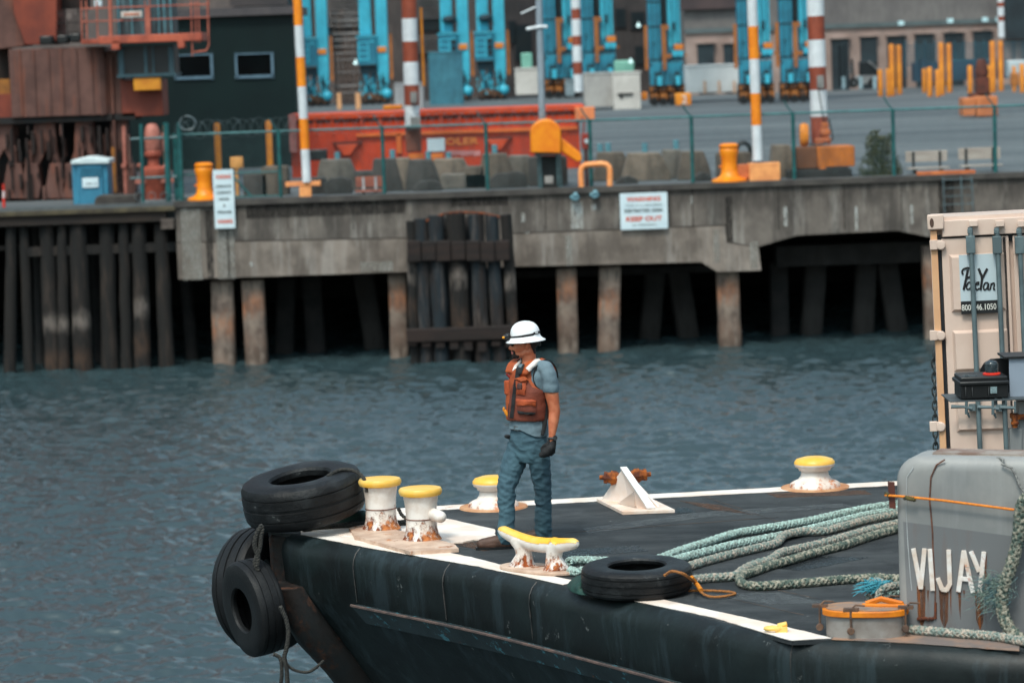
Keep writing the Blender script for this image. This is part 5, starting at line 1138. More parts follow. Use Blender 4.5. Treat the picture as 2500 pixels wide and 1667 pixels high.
mb = MB(); mb.tube([fpx(x,y,.003) for x,y in ((2230,1140),(2214,1165),(2212,1230),(2216,1320),(2222,1400),(2226,1440))],.0025,5); mb.build('paint_run', M('pale_run',(190,194,196)), dh)
mb = MB(); mb.tube([fpx(x+2*math.sin(y*.9+x),y,.01) for x,y in [(2240+i*4,1508+((i*7)%5)) for i in range(11)]],.012,6); mb.tube([fpx(2284,y,.01) for y in (1470,1490,1510)],.008,5); mb.build('rusty_bracket', rustm, dh)
# top lip plate and rail
mb = MB(); a1 = DH @ Vector((.3,.25,Hh)); mb.box(.22,2.5,.12,.33,Hh,Hh+.014,DH); mb.build('top_plate', M('top_plate',(150,140,132),(120,96,84),5,.6,rust=.3), dh, smooth=False)
# brown corner bracket + line
mb = MB(); q = [(2167,1174),(2184,1176),(2187,1242),(2171,1240)]; A_ = [fpx(x,y,.03) for x,y in q]; B_ = [fpx(x,y,-.01) for x,y in q]; mb.add(A_+B_,[(0,1,2,3),(7,6,5,4),(0,4,5,1),(1,5,6,2),(2,6,7,3),(3,7,4,0)]); mb.build('corner_bracket', M('bracket_brown',(92,44,32),(76,38,30),6,.6), dh, smooth=False, bevel=.004)
mb = MB(); P = [fpx(x,y,.05) for x,y in ((2160,1208),(2168,1209),(2220,1213),(2300,1221),(2400,1234),(2476,1244),(2520,1252))]; mb.tube(P,.0085,7); ol = mb.build('orange_line', M('line_orange',(222,130,24),(200,110,30),30,.7))
tag(ol,'thin taut orange line stretched across the grey deckhouse','rope')
mb = MB(); mb.tube([fpx(x,y+ (i%2)*2,.055) for i,(x,y) in enumerate([(2208+i*2.6,1213+i*.5) for i in range(11)])],.016,7); mb.tube([fpx(2160,1208,.05)+Vector((0,0,.012)),fpx(2170,1205,.05),fpx(2166,1212,.05)],.01,6); mb.build('knot', M('knot_dark',(96,84,40),(38,46,40),40,.9), ol)
# grey cord at top right of deckhouse
mb = MB(); P = [fpx(x,y,o_) for x,y,o_ in ((2395,1124,-.1),(2440,1118,-.05),(2450,1122,.0),(2446,1132,.02),(2470,1142,.03),(2482,1165,.03),(2490,1188,.03),(2502,1200,.03))]; mb.tube(P,.009,6); tag(mb.build('thin_cord', M('cord_grey',(140,140,136),(96,96,96),60,.9)),'thin grey cord lying over the deckhouse top edge','cord')
# ---------------- braided ropes ----------------
ropeA = M('rope_teal',(184,216,208),(136,150,144),38,.9,bump=.6,bsc=220,lo=.35,hi=.6); ropeB = M('rope_grey_teal',(184,170,156),(120,136,130),34,.95,bump=.6,bsc=220,lo=.4,hi=.55); ropeC = M('rope_dark_teal',(166,160,144),(80,96,88),30,.95,bump=.6,bsc=220,lo=.4,hi=.55)
def spline(P, step):
    P = [Vector(p) for p in P]; out = []
    for i in range(len(P)-1):
        a = P[max(i-1,0)]; b = P[i]; c = P[i+1]; d = P[min(i+2,len(P)-1)]; k = max(2,int((c-b).length/step))
        for j in range(k):
            t = j/k; out.append(.5*((2*b)+(-a+c)*t+(2*a-5*b+4*c-d)*t*t+(-a+3*b-3*c+d)*t**3))
    return out+[P[-1]]
def braid(P, R_=.034, pitch=.15, ns=4, step=.012, fuzz=0, seed=1):
    Q_ = spline(P, step); mb = MB(); k = len(Q_); T = []; s_ = [0]
    for i in range(1,k): s_.append(s_[-1]+(Q_[i]-Q_[i-1]).length)
    fr = []; uu = Vector((0,0,1))
    for i in range(k):
        t = (Q_[min(i+1,k-1)]-Q_[max(i-1,0)]).normalized(); uu = (uu-t*uu.dot(t)).normalized(); fr.append((uu.copy(), t.cross(uu)))
    for sg in (1,-1):
        for st in range(ns):
            pts = []
            for i in range(k):
                g = sg*2*math.pi*s_[i]/pitch+2*math.pi*st/ns; r_ = R_*(.66+.12*math.cos(ns*(2*math.pi*s_[i]/pitch)*2+sg*math.pi/2+st*math.pi))
                a,b = fr[i]; pts.append(Q_[i]+a*(r_*math.cos(g))+b*(r_*math.sin(g)))
            mb.tube(pts, R_*.37, 5, caps=True)
    if fuzz:
        rnd = random.Random(seed)
        for i in range(int(s_[-1]*fuzz)):
            j = rnd.randrange(k); a,b = fr[j]; g = rnd.random()*6.28; d = a*math.cos(g)+b*math.sin(g); p = Q_[j]+d*R_*.9
            q = p+d*R_*(.25+rnd.random()*.5)+Vector((rnd.uniform(-1,1),rnd.uniform(-1,1),rnd.uniform(-.5,1)))*R_*.4
            sd = (q-p).cross(Vector((0,0,1))).normalized()*.0012 if abs((q-p).normalized().z) < .99 else Vector((.0012,0,0))
            mb.add([p-sd,p+sd,q],[(0,1,2)])
    return mb
def gp(L_, h=.034): return [gz(x,y,ZD+(q[0] if q else h)) for x,y,*q in L_]
tag(braid(gp([(1388,1372),(1398,1368),(1430,1367),(1480,1369),(1540,1372),(1600,1366),(1660,1344),(1730,1322),(1790,1303),(1850,1292),(1920,1281),(1990,1268),(2060,1252),(2120,1240),(2200,1228),(2260,1218)]),fuzz=90).build('mooring_rope', ropeA, angle=80),'bright teal braided rope running along the far side of the rope bundle','rope','braided mooring ropes across the deck')
tag(braid(gp([(1392,1392),(1410,1396),(1440,1390),(1500,1386),(1560,1384),(1625,1372),(1680,1357),(1740,1342),(1800,1327),(1870,1314),(1930,1302),(1990,1288),(2060,1270),(2120,1256),(2200,1243),(2260,1234)]),fuzz=60,seed=2).build('mooring_rope', ropeA, angle=80),'second teal braided rope lying close beside the brightest one','rope','braided mooring ropes across the deck')
tag(braid(gp([(1600,1388),(1665,1385),(1720,1370),(1790,1351),(1850,1337),(1895,1325),(1915,1306,.05),(1960,1297,.045),(2010,1296),(2060,1284),(2120,1268),(2200,1254),(2260,1246)]),fuzz=90,seed=3).build('mooring_rope', ropeB, angle=80),'greyish braided rope with a bulge in the middle of the bundle','rope','braided mooring ropes across the deck')
tag(braid(gp([(1690,1415),(1730,1410),(1790,1406),(1812,1392,.04),(1840,1378,.05),(1880,1366,.05),(1905,1350,.05),(1930,1343,.05),(1990,1330),(2060,1311),(2120,1294),(2200,1275),(2260,1262)]),fuzz=140,seed=4).build('mooring_rope', ropeB, angle=80),'grey frayed braided rope bending above the lower loop','rope','braided mooring ropes across the deck')
tag(braid(gp([(2260,1278),(2200,1288),(2120,1310),(2060,1330),(1990,1348),(1930,1366),(1880,1380),(1835,1396),(1812,1404),(1806,1416),(1818,1426),(1850,1430),(1900,1427),(1990,1420),(2060,1414),(2140,1410),(2210,1414)]),fuzz=60,seed=5).build('mooring_rope', ropeC, angle=80),'dark greenish braided rope making the long hairpin loop','rope','braided mooring ropes across the deck')
# rope coils beside deckhouse
def fq(x,y,Y): return at(x,y,Y)
tag(braid([fq(2133,1490,20.9),fq(2126,1465,20.9),fq(2124,1440,20.9),fq(2132,1424,20.9),fq(2150,1420,20.95)],.034,fuzz=40,seed=6).build('rope_end', ropeB, angle=80),'upright frayed rope end behind the orange hatch','rope')
tag(braid([fq(2150,1488,20.75),fq(2146,1465,20.75),fq(2150,1445,20.75),fq(2165,1434,20.75),fq(2190,1430,20.8),fq(2215,1430,20.9)],.03,fuzz=30,seed=7).build('rope_loop', ropeB, angle=80),'grey rope loop between the hatch and the deckhouse','rope')
tag(braid([fq(2168,1475,20.9),fq(2164,1460,20.9),fq(2175,1448,20.9),fq(2200,1446,21.0),fq(2215,1452,21.0)],.034,seed=8).build('rope_loop', ropeA, angle=80),'teal rope tucked behind the grey loop by the deckhouse','rope')
mb = MB(); rnd = random.Random(9); c = fq(2122,1432,20.85)
for i in range(260):
    a = rnd.uniform(-.5,math.pi*.9); l_ = rnd.random()*.09+.02; d = Vector((-math.cos(a)*1.2,rnd.uniform(-.4,.2),math.sin(a)*.6)); p = c+Vector((rnd.uniform(-.02,.1),rnd.uniform(-.03,.03),rnd.uniform(-.03,.03))); mb.tube([p,p+d*l_*.6,p+d*l_+Vector((0,0,-.015))],[.003,.0025,.0012],3)
tag(mb.build('frayed_strands', M('fray_blue',(76,160,176),(60,140,160),30,.9)),'tuft of bright blue frayed rope fibres beside the hatch','rope')
# rope at right edge & along base
tag(braid([fpx(x,y,o_) for x,y,o_ in ((2560,1200,.12),(2505,1218,.1),(2492,1250,.1),(2488,1300,.1),(2478,1350,.1),(2462,1400,.12),(2448,1440,.12),(2446,1480,.12),(2456,1520,.14),(2478,1550,.16),(2520,1575,.2))],.042,.17,fuzz=500,seed=10).build('hanging_rope', ropeC, angle=80),'thick frayed dark rope hanging down at the right picture edge','rope')
tag(braid([gz(x,y,ZD+.035) for x,y in ((2222,1536),(2270,1540),(2330,1545),(2400,1550),(2450,1556),(2500,1566),(2560,1580))],.032,fuzz=40,seed=11).build('mooring_rope', ropeB, angle=80),'grey braided rope lying along the foot of the deckhouse','rope')
mb = MB(); rnd = random.Random(12)
for i in range(500):
    c = fpx(rnd.gauss(2425,22),rnd.gauss(1440,22),.13); a = rnd.random()*6.28; d = Vector((math.cos(a)-.4,rnd.uniform(-.3,.3),math.sin(a)-.3))*.05; mb.tube([c,c+d],[.0025,.001],3)
tag(mb.build('frayed_strands', M('fray_dark',(110,128,118),(60,90,96),30,.9)),'fuzzy dark frayed fibres on the hanging rope at right','rope')
# hatch
hc = gz(2122,1545); mb = MB(); hz = .20
hk = Matrix.Rotation(R(-12),4,'Z'); hk.translation = gz(2122,1560)+Vector((0,.17,0))
ell = lambda rx,ry,n_=40: [(math.copysign(abs(math.cos(t))**.75,math.cos(t))*rx,math.copysign(abs(math.sin(t))**.75,math.sin(t))*ry) for t in [i*2*math.pi/n_ for i in range(n_)]]
hatch_px = .2
mb.slab(ell(.262,.17),0,.15,hk); ht = mb.build('hatch', grey_h, tug, angle=30); ht['label'] = 'small oval grey hatch with orange lid and dogs'
mb = MB(); mb.slab(ell(.285,.19),.145,.185,hk); mb.build('hatch_lid', orange_h, ht, angle=30, bevel=.005)
mb = MB(); mb.slab(ell(.262,.17),.1855,.19,hk); mb.build('lid_top', M('lid_top',(160,120,90),(120,110,104),6,.7), ht, smooth=False)
for x,y in ((-.30,-.03),(-.08,-.175),(.27,-.08),(.12,.17)):
    mb = MB(); q = lambda a,b,c: hk @ Vector((x+a,y+b,c)); mb.tube([q(0,-.01,.05),q(0,-.012,.2)],.008,7); mb.lathe([(.02,-.015),(.026,0),(.02,.015)],q(0,-.025,.06),(0,1,0),n=10); mb.tube([q(0,0,.2),q(.03,.02,.225),q(.09,.03,.22)],.007,6); mb.box(x-.05,x+.05,y-.01,y+.04,.186,.206,hk); mb.build('hatch_dog', M('dog_dark',(74,58,50),(110,80,60),10,.7,rust=.3), ht)
mb = MB(); q = [hk @ Vector(p) for p in ((-.02,.0,.19),(.26,-.03,.19),(.24,.03,.2),(.1,.05,.23),(.0,.03,.2))]; mb.tube(q,.02,6); mb.build('lid_handle', orange_h, ht)
# padeye
c = gz(1900,1536,ZD+.02); mb = MB(); mb.tube([c+Vector((.055*math.cos(t)-.03,.03*math.sin(t),.01)) for t in [i*math.pi/8 for i in range(16)]],.015,7,closed=True); mb.box(c.x-.02,c.x+.06,c.y-.03,c.y+.02,ZD,ZD+.04); mb.tube([c+Vector((.0,.02,.02)),c+Vector((.06,.01,.035))],.018,7)
mb.build('yellow_padeye', yel_cap, tug, bevel=.004)
# ---------------- tyres ----------------
def tyre(c, R_, W, ax, mat, label, worn=1, holes=False, hub=.52):
    ax = Vector(ax).normalized(); mb = MB(); w = W/2; r = R_*hub
    pf = [(r,-w*.62),(r*.985,-w*.8),(r*1.04,-w*.93),(R_*.72,-w*1.0),(R_*.86,-w*.98),(R_*.95,-w*.86),(R_*.985,-w*.7),(R_*.99,-w*.52),(R_*.975,-w*.5),(R_*.975,-w*.46),(R_*.995,-w*.44),(R_*1.0,-w*.08),(R_*.98,-w*.06),(R_*.98,0)]
    pf = pf+[(a,-b) for a,b in pf[-2::-1]]
    inn = [(R_*.93,w*.4),(R_*.95,0),(R_*.93,-w*.4)]
    full = pf+[(r*1.02,w*.55),(R_*.8,w*.75)]+inn+[(R_*.8,-w*.75),(r*1.02,-w*.55)]
    full.append(full[0]); mb.lathe(full,c,ax,n=56,caps=False)
    for q in range(len(mb.v)):
        v = mb.v[q]; mb.v[q] = v+(v-c).normalized()*(.012*noise.noise(v*2.6)+.005*noise.noise(v*11))*worn
    o = mb.build('tyre_fender', mat, origin=c, angle=30); tag(o,label,'tyre','old tyres used as fenders'); return o
c1 = at(740,1210,25.6)
tilt = Matrix.Rotation(R(-7),3,'Y') @ Matrix.Rotation(R(6),3,'X')
t1 = tyre(c1,.507,.37,tilt @ Vector((0,0,1)),rubber2,'large worn tyre lying tilted flat over the bow tip beside the bollards',hub=.5)
t2 = tyre(at(648,1436,26.0),.535,.36,(.80,-.55,.12),rubber,'large tyre hanging upright at the stem behind a smaller tyre',hub=.55)
t3 = tyre(at(622,1482,25.15),.398,.26,Matrix.Rotation(R(-14),3,'Y') @ Vector((-.86,-.48,.1)),rubber,'smaller tyre hanging slanted at the front of the stem with open hole towards the left',hub=.46)
ct = gz(1556,1450); t4 = tyre(ct+Vector((0,.06,.112)),.405,.205,(.0,-.03,1),rubber2,'tyre lying flat on the near deck edge right of the horned cleat',hub=.52)
mb = MB(); c_ = at(590,1316,25.85); mb.ball(c_,(.05,.016,.016),Matrix.Rotation(R(-42),3,'Y')); mb.build('red_mark', M('tyre_red',(150,80,64)), t2)
# ropes on the tyres
ropeD = M('rope_dark',(64,62,58),(34,36,36),60,.95,bump=.5,bsc=150); ropeO = M('rope_brown_orange',(170,110,56),(130,84,46),60,.95,bump=.4,bsc=200)
def twist(P, R_=.014, pitch=.07, ns=3, step=.012):
    Q_ = spline(P, step); mb = MB(); s = 0; U_ = []; uu = Vector((.3,.2,1)); k = len(Q_); strands = [[] for _ in range(ns)]
    for i in range(k):
        if i: s += (Q_[i]-Q_[i-1]).length
        t = (Q_[min(i+1,k-1)]-Q_[max(i-1,0)]).normalized(); uu = (uu-t*uu.dot(t)).normalized(); b = t.cross(uu)
        for j in range(ns): g = 2*math.pi*(s/pitch+j/ns); strands[j].append(Q_[i]+(uu*math.cos(g)+b*math.sin(g))*R_*.5)
    for st in strands: mb.tube(st,R_*.58,5)
    return mb
tag(twist([at(x,y,Y) for x,y,Y in ((800,1163,25.4),(812,1155,25.4),(835,1146,25.45),(862,1148,25.4),(882,1160,25.35),(893,1178,25.3),(896,1200,25.3))],.017).build('tyre_rope', ropeD, angle=80),'dark rope looped over the right rim of the large flat tyre','rope')
tag(twist([at(x,y,24.95) for x,y in ((640,1282),(628,1300),(622,1330),(630,1360),(626,1385))],.022).build('tyre_rope', ropeD, angle=80),'short dark rope hitch between the flat tyre and the hanging tyres','rope')
tag(twist([at(x,y,24.95) for x,y in ((642,1290),(637,1310),(634,1340),(622,1372),(630,1392))],.02).build('tyre_rope', ropeD, angle=80),'frayed rope tail hanging beside the short hitch','rope')
tag(twist([at(x,y,24.75) for x,y in ((684,1480),(698,1510),(704,1545),(700,1580),(694,1605),(700,1640),(704,1720))],.02).build('tyre_rope', ropeD, angle=80),'dark rope running down past the small hanging tyre out of the picture','rope')
tag(twist([at(x,y,24.78) for x,y in ((668,1596),(684,1606),(688,1640),(684,1680),(680,1740))],.017).build('tyre_rope', ropeD, angle=80),'dark rope strand hanging below the small tyre, left one','rope')
tag(twist([at(x,y,24.78) for x,y in ((694,1600),(702,1622),(722,1636),(750,1640),(770,1630),(790,1612))],.013).build('tyre_rope', ropeD, angle=80),'slack rope loop sagging right of the small hanging tyre','rope')
tag(twist([gz(x,y,ZD+h) for x,y,h in ((1622,1404,.23),(1640,1394,.235),(1665,1399,.235),(1682,1409,.18),(1700,1425,.06),(1712,1445,.03),(1735,1456,.02),(1770,1455,.02),(1795,1448,.02),(1770,1443,.02),(1720,1441,.02),(1680,1441,.02))],.011,.05).build('orange_rope', ropeO, angle=80),'thin orange brown rope loop tied over the flat tyre on deck','rope')
mb = MB(); P = [gz(x,y,ZD+h) for x,y,h in ((1688,1408,.13),(1700,1424,.075),(1712,1440,.045))]; mb.tube(P,.017,8); tag(mb.build('rope_whipping', M('whip_orange',(216,136,30),(180,104,24),80,.8)),'bright orange whipping on the thin rope beside the flat tyre','rope')
# green cloth under tyre, black mat under big tyre
def blob(name, pts, mat, label, cat, sm=3, vox=.01):
    mb = MB(); mb.chain(pts,12); r_ = remeshed(mb,vox,sm,lambda v: .006*noise.noise(v*14)); q = MB(); q.v = r_.v; q.f = r_.f; return tag(q.build(name, mat, angle=80),label,cat)
grn = M('green_canvas',(20,62,54),(14,40,38),8,.7,bump=.4,bsc=30)
mb = MB(); P = [gz(*p,ZD+h) for *p,h in ((1383,1437,.0),(1392,1417,.05),(1424,1398,.12),(1430,1420,.06),(1412,1440,.05),(1404,1452,.0),(1440,1458,.0),(1470,1455,.0),(1440,1430,.03))]
mb.add([Vector(p) for p in P],[(0,1,5),(1,2,4),(1,4,5),(2,3,4),(5,4,8,6),(6,8,7)]); o = mb.build('green_canvas', grn, angle=80); sm_ = o.modifiers.new('s','SOLIDIFY'); sm_.thickness = .02; sb = o.modifiers.new('sub','SUBSURF'); sb.levels = 2; sb.render_levels = 3
tag(o,'dark green canvas flap caught under the left side of the deck tyre','canvas')
blob('green_canvas',[(at(800,1282,25.7),.03),(at(840,1268,25.8),.06),(at(885,1262,25.75),.06)],grn,'dark green canvas roll between the flat bow tyre and the first bollard','canvas')
tag(twist([gz(x,y,ZD+.03) for x,y in ((740,1290),(800,1285),(870,1281),(930,1280),(990,1276))],.03).build('bow_rope', ropeD, angle=80),'thick dark rope lying on the white bow plate behind the first bollard','rope')
tag(twist([at(x,y,25.2) for x,y in ((972,1240),(980,1255),(992,1265),(1000,1268))],.016).build('bow_rope', ropeD, angle=80),'short dark rope end rising between the two tall bollards','rope')
# ---------------- beige container ----------------
bei = M('container_beige',(206,184,170),(196,172,158),1.6,.5,bump=.04,rust=.1,rcol=(186,110,70),rsc=5); beid = M('container_post',(206,160,120),(196,148,110),2,.55); gask = M('door_gasket',(14,20,28),(20,26,34),6,.6)
rodm = M('lock_rod',(96,112,116),(80,94,98),6,.45,metal=.2); KY = 24.2; kk = KY/F
KT = R(1.3)
cont = root('shipping_container', (at(2290,1310,KY).x,KY,ZD), 'beige steel shipping container with closed doors standing on the tug deck', 'container')
cont.rotation_euler = (R(-2),-KT,R(-8.2))
ko = ORI[cont.name]; RI = Matrix.Rotation(KT,3,'Y')
def kp(x,y,off=0):     # container-frame point whose place after the tilt is the photo pixel
    p = at(x,y,KY+off); return ko+RI @ (p-ko)
def kbox(mb,x0,y0,x1,y1,o0,o1):
    a = kp(x0,y0,o0); b = kp(x1,y1,o0); c = kp((x0+x1)/2,(y0+y1)/2,o0); hw = (x1-x0)*kk/2; hh = (y1-y0)*kk/2; return mb.box(c.x-hw,c.x+hw,KY+o0,KY+o1,c.z-hh,c.z+hh)
mb = MB(); a = kp(2268,530); mb.box(a.x,a.x+2.2,KY+.06,KY+1.3,ZD+.02,a.z-.01); mb.build('body', bei, cont, smooth=False)
mb = MB(); kbox(mb,2300,523,2900,563,-.02,.1); mb.build('top_rail', bei, cont, bevel=.006)
mb = MB(); kbox(mb,2266,526,2306,563,-.05,.12); cc = mb.build('corner_casting', bei, cont, bevel=.01); 
mb = MB(); c = kp(2277,546,-.052); mb.lathe([(.016,0),(.016,.01)],c,(0,1,0),n=16,sx=1,sy=2.0) if False else mb.add([c+Vector((.016*math.cos(t),-.001,.036*math.sin(t))) for t in [i*math.pi/10 for i in range(20)]],[list(range(20))]); mb.build('slot', M('slot_brown',(84,60,48)), cc, smooth=False)
mb = MB(); kbox(mb,2290,563,2900,580,.03,.08); mb.build('gasket', gask, cont, smooth=False)
z0 = ZD+.15; mb = MB(); a = kp(2271,565); b = kp(2287,565); mb.box(a.x,b.x,KY-.02,KY+.1,z0,a.z); mb.build('corner_post', beid, cont, bevel=.004)
mb = MB(); b2 = kp(2296,575); mb.box(b.x+.002,b2.x,KY+.02,KY+.08,z0,b2.z); mb.build('gasket', gask, cont, smooth=False)
mb = MB(); d0 = kp(2296,580).x+.004; d1 = kp(2460,580).x; zt2 = kp(2380,580).z; mb.box(d0,d1,KY+.0,KY+.055,z0,zt2)
door = mb.build('door', bei, cont, bevel=.004)
# raised door fields leave recessed bands between them
def field(y0,y1):
    mb = MB(); a = kp(2324,(y0+y1)/2); zc0 = kp(2380,y1).z; zc1 = kp(2380,y0).z; xa = d0+.055; xb3 = d1-.04
    o = -.035; s_ = .022; P = [(xa,0,zc0),(xb3,0,zc0),(xb3,0,zc1),(xa,0,zc1),(xa+s_,o,zc0+s_),(xb3-s_,o,zc0+s_),(xb3-s_,o,zc1-s_),(xa+s_,o,zc1-s_)]
    mb.add([(x,KY+y,z) for x,y,z in P],[(0,1,5,4),(1,2,6,5),(2,3,7,6),(3,0,4,7),(4,5,6,7)]); mb.build('door_field', bei, door, smooth=False)
for y0,y1 in ((620,760),(805,905),(955,1052),(1105,1200)): field(y0,y1)
mb = MB(); kbox(mb,2462,575,2469,1340,-.0,.06); mb.build('gasket', gask, cont, smooth=False)
mb = MB(); e0 = kp(2470,580).x; mb.box(e0,e0+.9,KY,KY+.055,z0,zt2); mb.build('door', bei, cont, bevel=.004)
for y in (600,821,1043,1265):
    mb = MB(); kbox(mb,2272,y-12,2290,y+12,-.05,.02); c = kp(2298,y,-.035); mb.lathe([(.001,-.02),(.038,-.018),(.04,.0),(.034,.012),(.001,.014)],c,(0,-1,0),n=16,sx=1,sy=1); kbox(mb,2288,y-12,2300,y+10,-.045,.0); mb.build('hinge', bei, door, bevel=.004)
def rod(x):
    mb = MB(); a = kp(x,556,-.09); a2 = kp(x+.0,1330,-.09); mb.tube([(a.x,KY-.09,a.z),(a.x,KY-.09,ZD+.1)],.02,10); r_ = mb.build('lock_rod', rodm, door)
    mb = MB(); kbox(mb,x-9,578,x+13,620,-.115,-.0); kbox(mb,x-6,560,x+6,572,-.11,-.06); r2 = mb.build('rod_bracket', rodm, r_, bevel=.004)
    mb = MB(); kbox(mb,x-3,540,x+18,554,-.09,-.0); mb.build('cam_keeper', bei, r_, bevel=.003)
    mb = MB(); q = lambda px,py,o=-.12: (kp(px,py,o)); mb.tube([q(x-45,994),q(x-14,994),q(x+6,998)],[.016,.012,.014],7); mb.tube([q(x-8,978),q(x-8,1012)],.013,7); mb.tube([q(x-8,1005),q(x-2,1018,-.1),q(x-6,1008,-.08)],.009,6); mb.box(*[*(sorted((q(x-2,996).x,q(x+14,996).x))),KY-.12,KY-.02,q(x,1004).z,q(x,988).z]); mb.build('handle', rodm, r_)
for x in (2372,2436,2490): rod(x)
# company panel with lettering
zpan = -.0375
mb = MB(); 
def kq(x,y): return kp(x,y,zpan)
def panel(name,x0,y0,x1,y1,off,mat):
    mb = MB(); a = kp(x0,y0); b = kp(x1,y1); mb.box(a.x,b.x,KY+off,KY+off+.004,b.z,a.z); return mb.build(name,mat,door,smooth=False)
panel('sign_panel',2340,623,2436,736,-.040,M('panel_pale',(176,190,196),(168,184,190),2,.5)); panel('sign_strip',2345,736,2438,762,-.0405,black)
mb = MB()
def stroke(pts, wd):
    P = spline([kp(x,y,-.043) for x,y in pts], .006); mb.tube(P, wd*kk/2, 6, sq=(1,1))
for pts,wd in (([(2352,671),(2350,664),(2354,658),(2364,655),(2372,657),(2376,664),(2372,674),(2362,680)],5),([(2364,659),(2360,680),(2354,708)],6),
   ([(2374,692),(2366,690),(2361,700),(2363,707),(2370,704),(2374,692),(2373,707),(2377,707)],4),([(2392,690),(2386,690),(2382,700),(2386,708),(2392,704)],4),([(2383,695),(2392,694)],4) ,([(2390,656),(2393,664),(2398,680),(2395,708)],6),([(2411,656),(2405,668),(2398,682)],6),
   ([(2413,691),(2406,691),(2402,700),(2404,708),(2410,704),(2414,692),(2413,707),(2417,706)],4),([(2421,691),(2418,707)],4),([(2419,698),(2425,691),(2428,694),(2426,706),(2430,706)],4)): stroke(pts,wd)
lt = mb.build('lettering', M('letter_black',(12,12,14)), door)
mb = MB(); c = kp(2391,750,-.043); mb.text('800.746.1050', c, 15*kk, right=(1,0,0), width=84*kk, ex=.002, bold=.008); mb.build('lettering', M('letter_cream',(214,214,206)), door, smooth=False)
# chain left of container
mb = MB()
pts = [(2278,880),(2280,925),(2281,970),(2281,1015),(2283,1060),(2284,1105),(2285,1150),(2286,1195)]
P = spline([at(x,y,24.35) for x,y in pts],.05)
P = [at(2280+ (y-880)*.02, y, 24.35) for y in range(870,1230,17)]
for i,p in enumerate(P):
    if i%2: mb.tube([p+Vector((.018*math.cos(t),0,.042*math.sin(t))) for t in [j*math.pi/6 for j in range(12)]],.007,5,closed=True)
    else: mb.tube([p+Vector((0,.018*math.cos(t),.042*math.sin(t))) for t in [j*math.pi/6 for j in range(12)]],.007,5,closed=True)
tag(mb.build('chain', M('chain_dark',(70,78,80),(50,56,58),20,.5,metal=.3)),'dark steel chain hanging along the left side of the beige container','chain')
# ---------------- bracket shelf + black case + beacon ----------------
EY = 21.6; ek = EY/F
def eb(mb,x0,y0,x1,y1,o0,o1): a = at((x0+x1)/2,(y0+y1)/2,EY+o0); return mb.box(a.x-(x1-x0)*ek/2,a.x+(x1-x0)*ek/2,EY+o0,EY+o1,a.z-(y1-y0)*ek/2,a.z+(y1-y0)*ek/2)
br = root('instrument_shelf', (at(2480,1110,EY).x,EY+.1,ZD+Hh), 'grey steel shelf and panel bracket at the right picture edge', 'shelf')
mb = MB(); eb(mb,2320,974,2620,977,-.15,.3); mb.build('shelf', M('shelf_grey',(70,78,82),(60,66,70),4,.5), br, smooth=False)
mb = MB(); pts = [at(x,y,EY+.3) for x,y in ((2388,974),(2388,920),(2392,900),(2402,884),(2418,875),(2466,872),(2466,974))]; mb.prism([(p.x,p.z) for p in pts][::-1],EY+.27,EY+.285); mb.build('back_plate', black, br, smooth=False)
mb = MB(); eb(mb,2464,870,2640,974,.0,.02); mb.build('panel', M('panel_bluegrey',(140,152,166),(130,142,156),1,.4), br, bevel=.004)
mb = MB(); eb(mb,2452,868,2640,873,-.02,.3); mb.build('panel_top', black, br, smooth=False)
mb = MB(); eb(mb,2488,977,2560,1125,-.0,.12); eb(mb,2466,1046,2496,1100,-.02,.05); mb.build('support_leg', greyp, br, bevel=.006)
mb = MB(); eb(mb,2472,1012,2540,1024,-.05,.08); mb.lathe([(.02,-.04),(.02,.05)],at(2478,1030,EY-.05),(0,0,1),n=8); mb.lathe([(.03,0),(.03,.02)],at(2478,1036,EY-.05),(0,0,1),n=8); mb.build('rusty_clamp', rust_orange, br, bevel=.004)
mb = MB()
for x in (2431,2450): mb.lathe([(.008,0),(.014,.01),(.006,.03)],at(x,974,EY-.1),(0,0,1),n=8); mb.lathe([(.012,-.03),(.012,0)],at(x,978,EY-.1),(0,0,1),n=8)
mb.build('bolt', steel, br)
cs = root('equipment_case', (at(2402,974,EY).x,EY,at(2402,974,EY).z), 'black plastic case with a clear beacon and red ring on the shelf', 'case')
mb = MB(); eb(mb,2346,938,2462,972,-.12,.2); 
for x in (2356,2372,2412): eb(mb,x,944,x+4,968,-.135,-.1)
mb.build('case_base', black, cs, bevel=.012, seg=3)
mb = MB(); eb(mb,2342,930,2464,941,-.14,.22); eb(mb,2345,919,2460,931,-.12,.2); mb.build('case_lid', black, cs, bevel=.01, seg=3)
mb = MB(); eb(mb,2418,944,2434,960,-.135,-.12); mb.build('sticker', M('sticker',(130,150,154),(100,120,124),60,.5), cs)
mb = MB(); 
for x in (2358,2364,2384): mb.lathe([(.006,0),(.008,.012)],at(x,919,EY-.08),(0,0,1),n=8)
mb.tube([at(2350,918,EY-.05),at(2384,917,EY-.05)],.004,6); mb.build('lid_hardware', steel, cs)
b0 = at(2421,919,EY+.0); mb = MB(); mb.lathe([(.055,0),(.062,.006),(.062,.024),(.05,.03)],b0,n=26); bc2 = mb.build('beacon', M('beacon_red',(210,44,20),(190,36,18),9,.5), cs)
mb = MB(); mb.lathe([(.045,.03),(.046,.075),(.048,.085),(.043,.1),(.03,.11),(.01,.115)],b0,n=26); 
gl = M('beacon_glass',(96,110,116),(70,84,90),30,.08,lo=.45,hi=.55); gl.node_tree.nodes['Principled BSDF'].inputs['Transmission Weight'].default_value = .75
mb.build('lens', gl, bc2)
mb = MB(); mb.lathe([(.018,.03),(.018,.09)],b0,n=12); mb.build('lamp_core', M('core_grey',(150,160,164)), bc2)
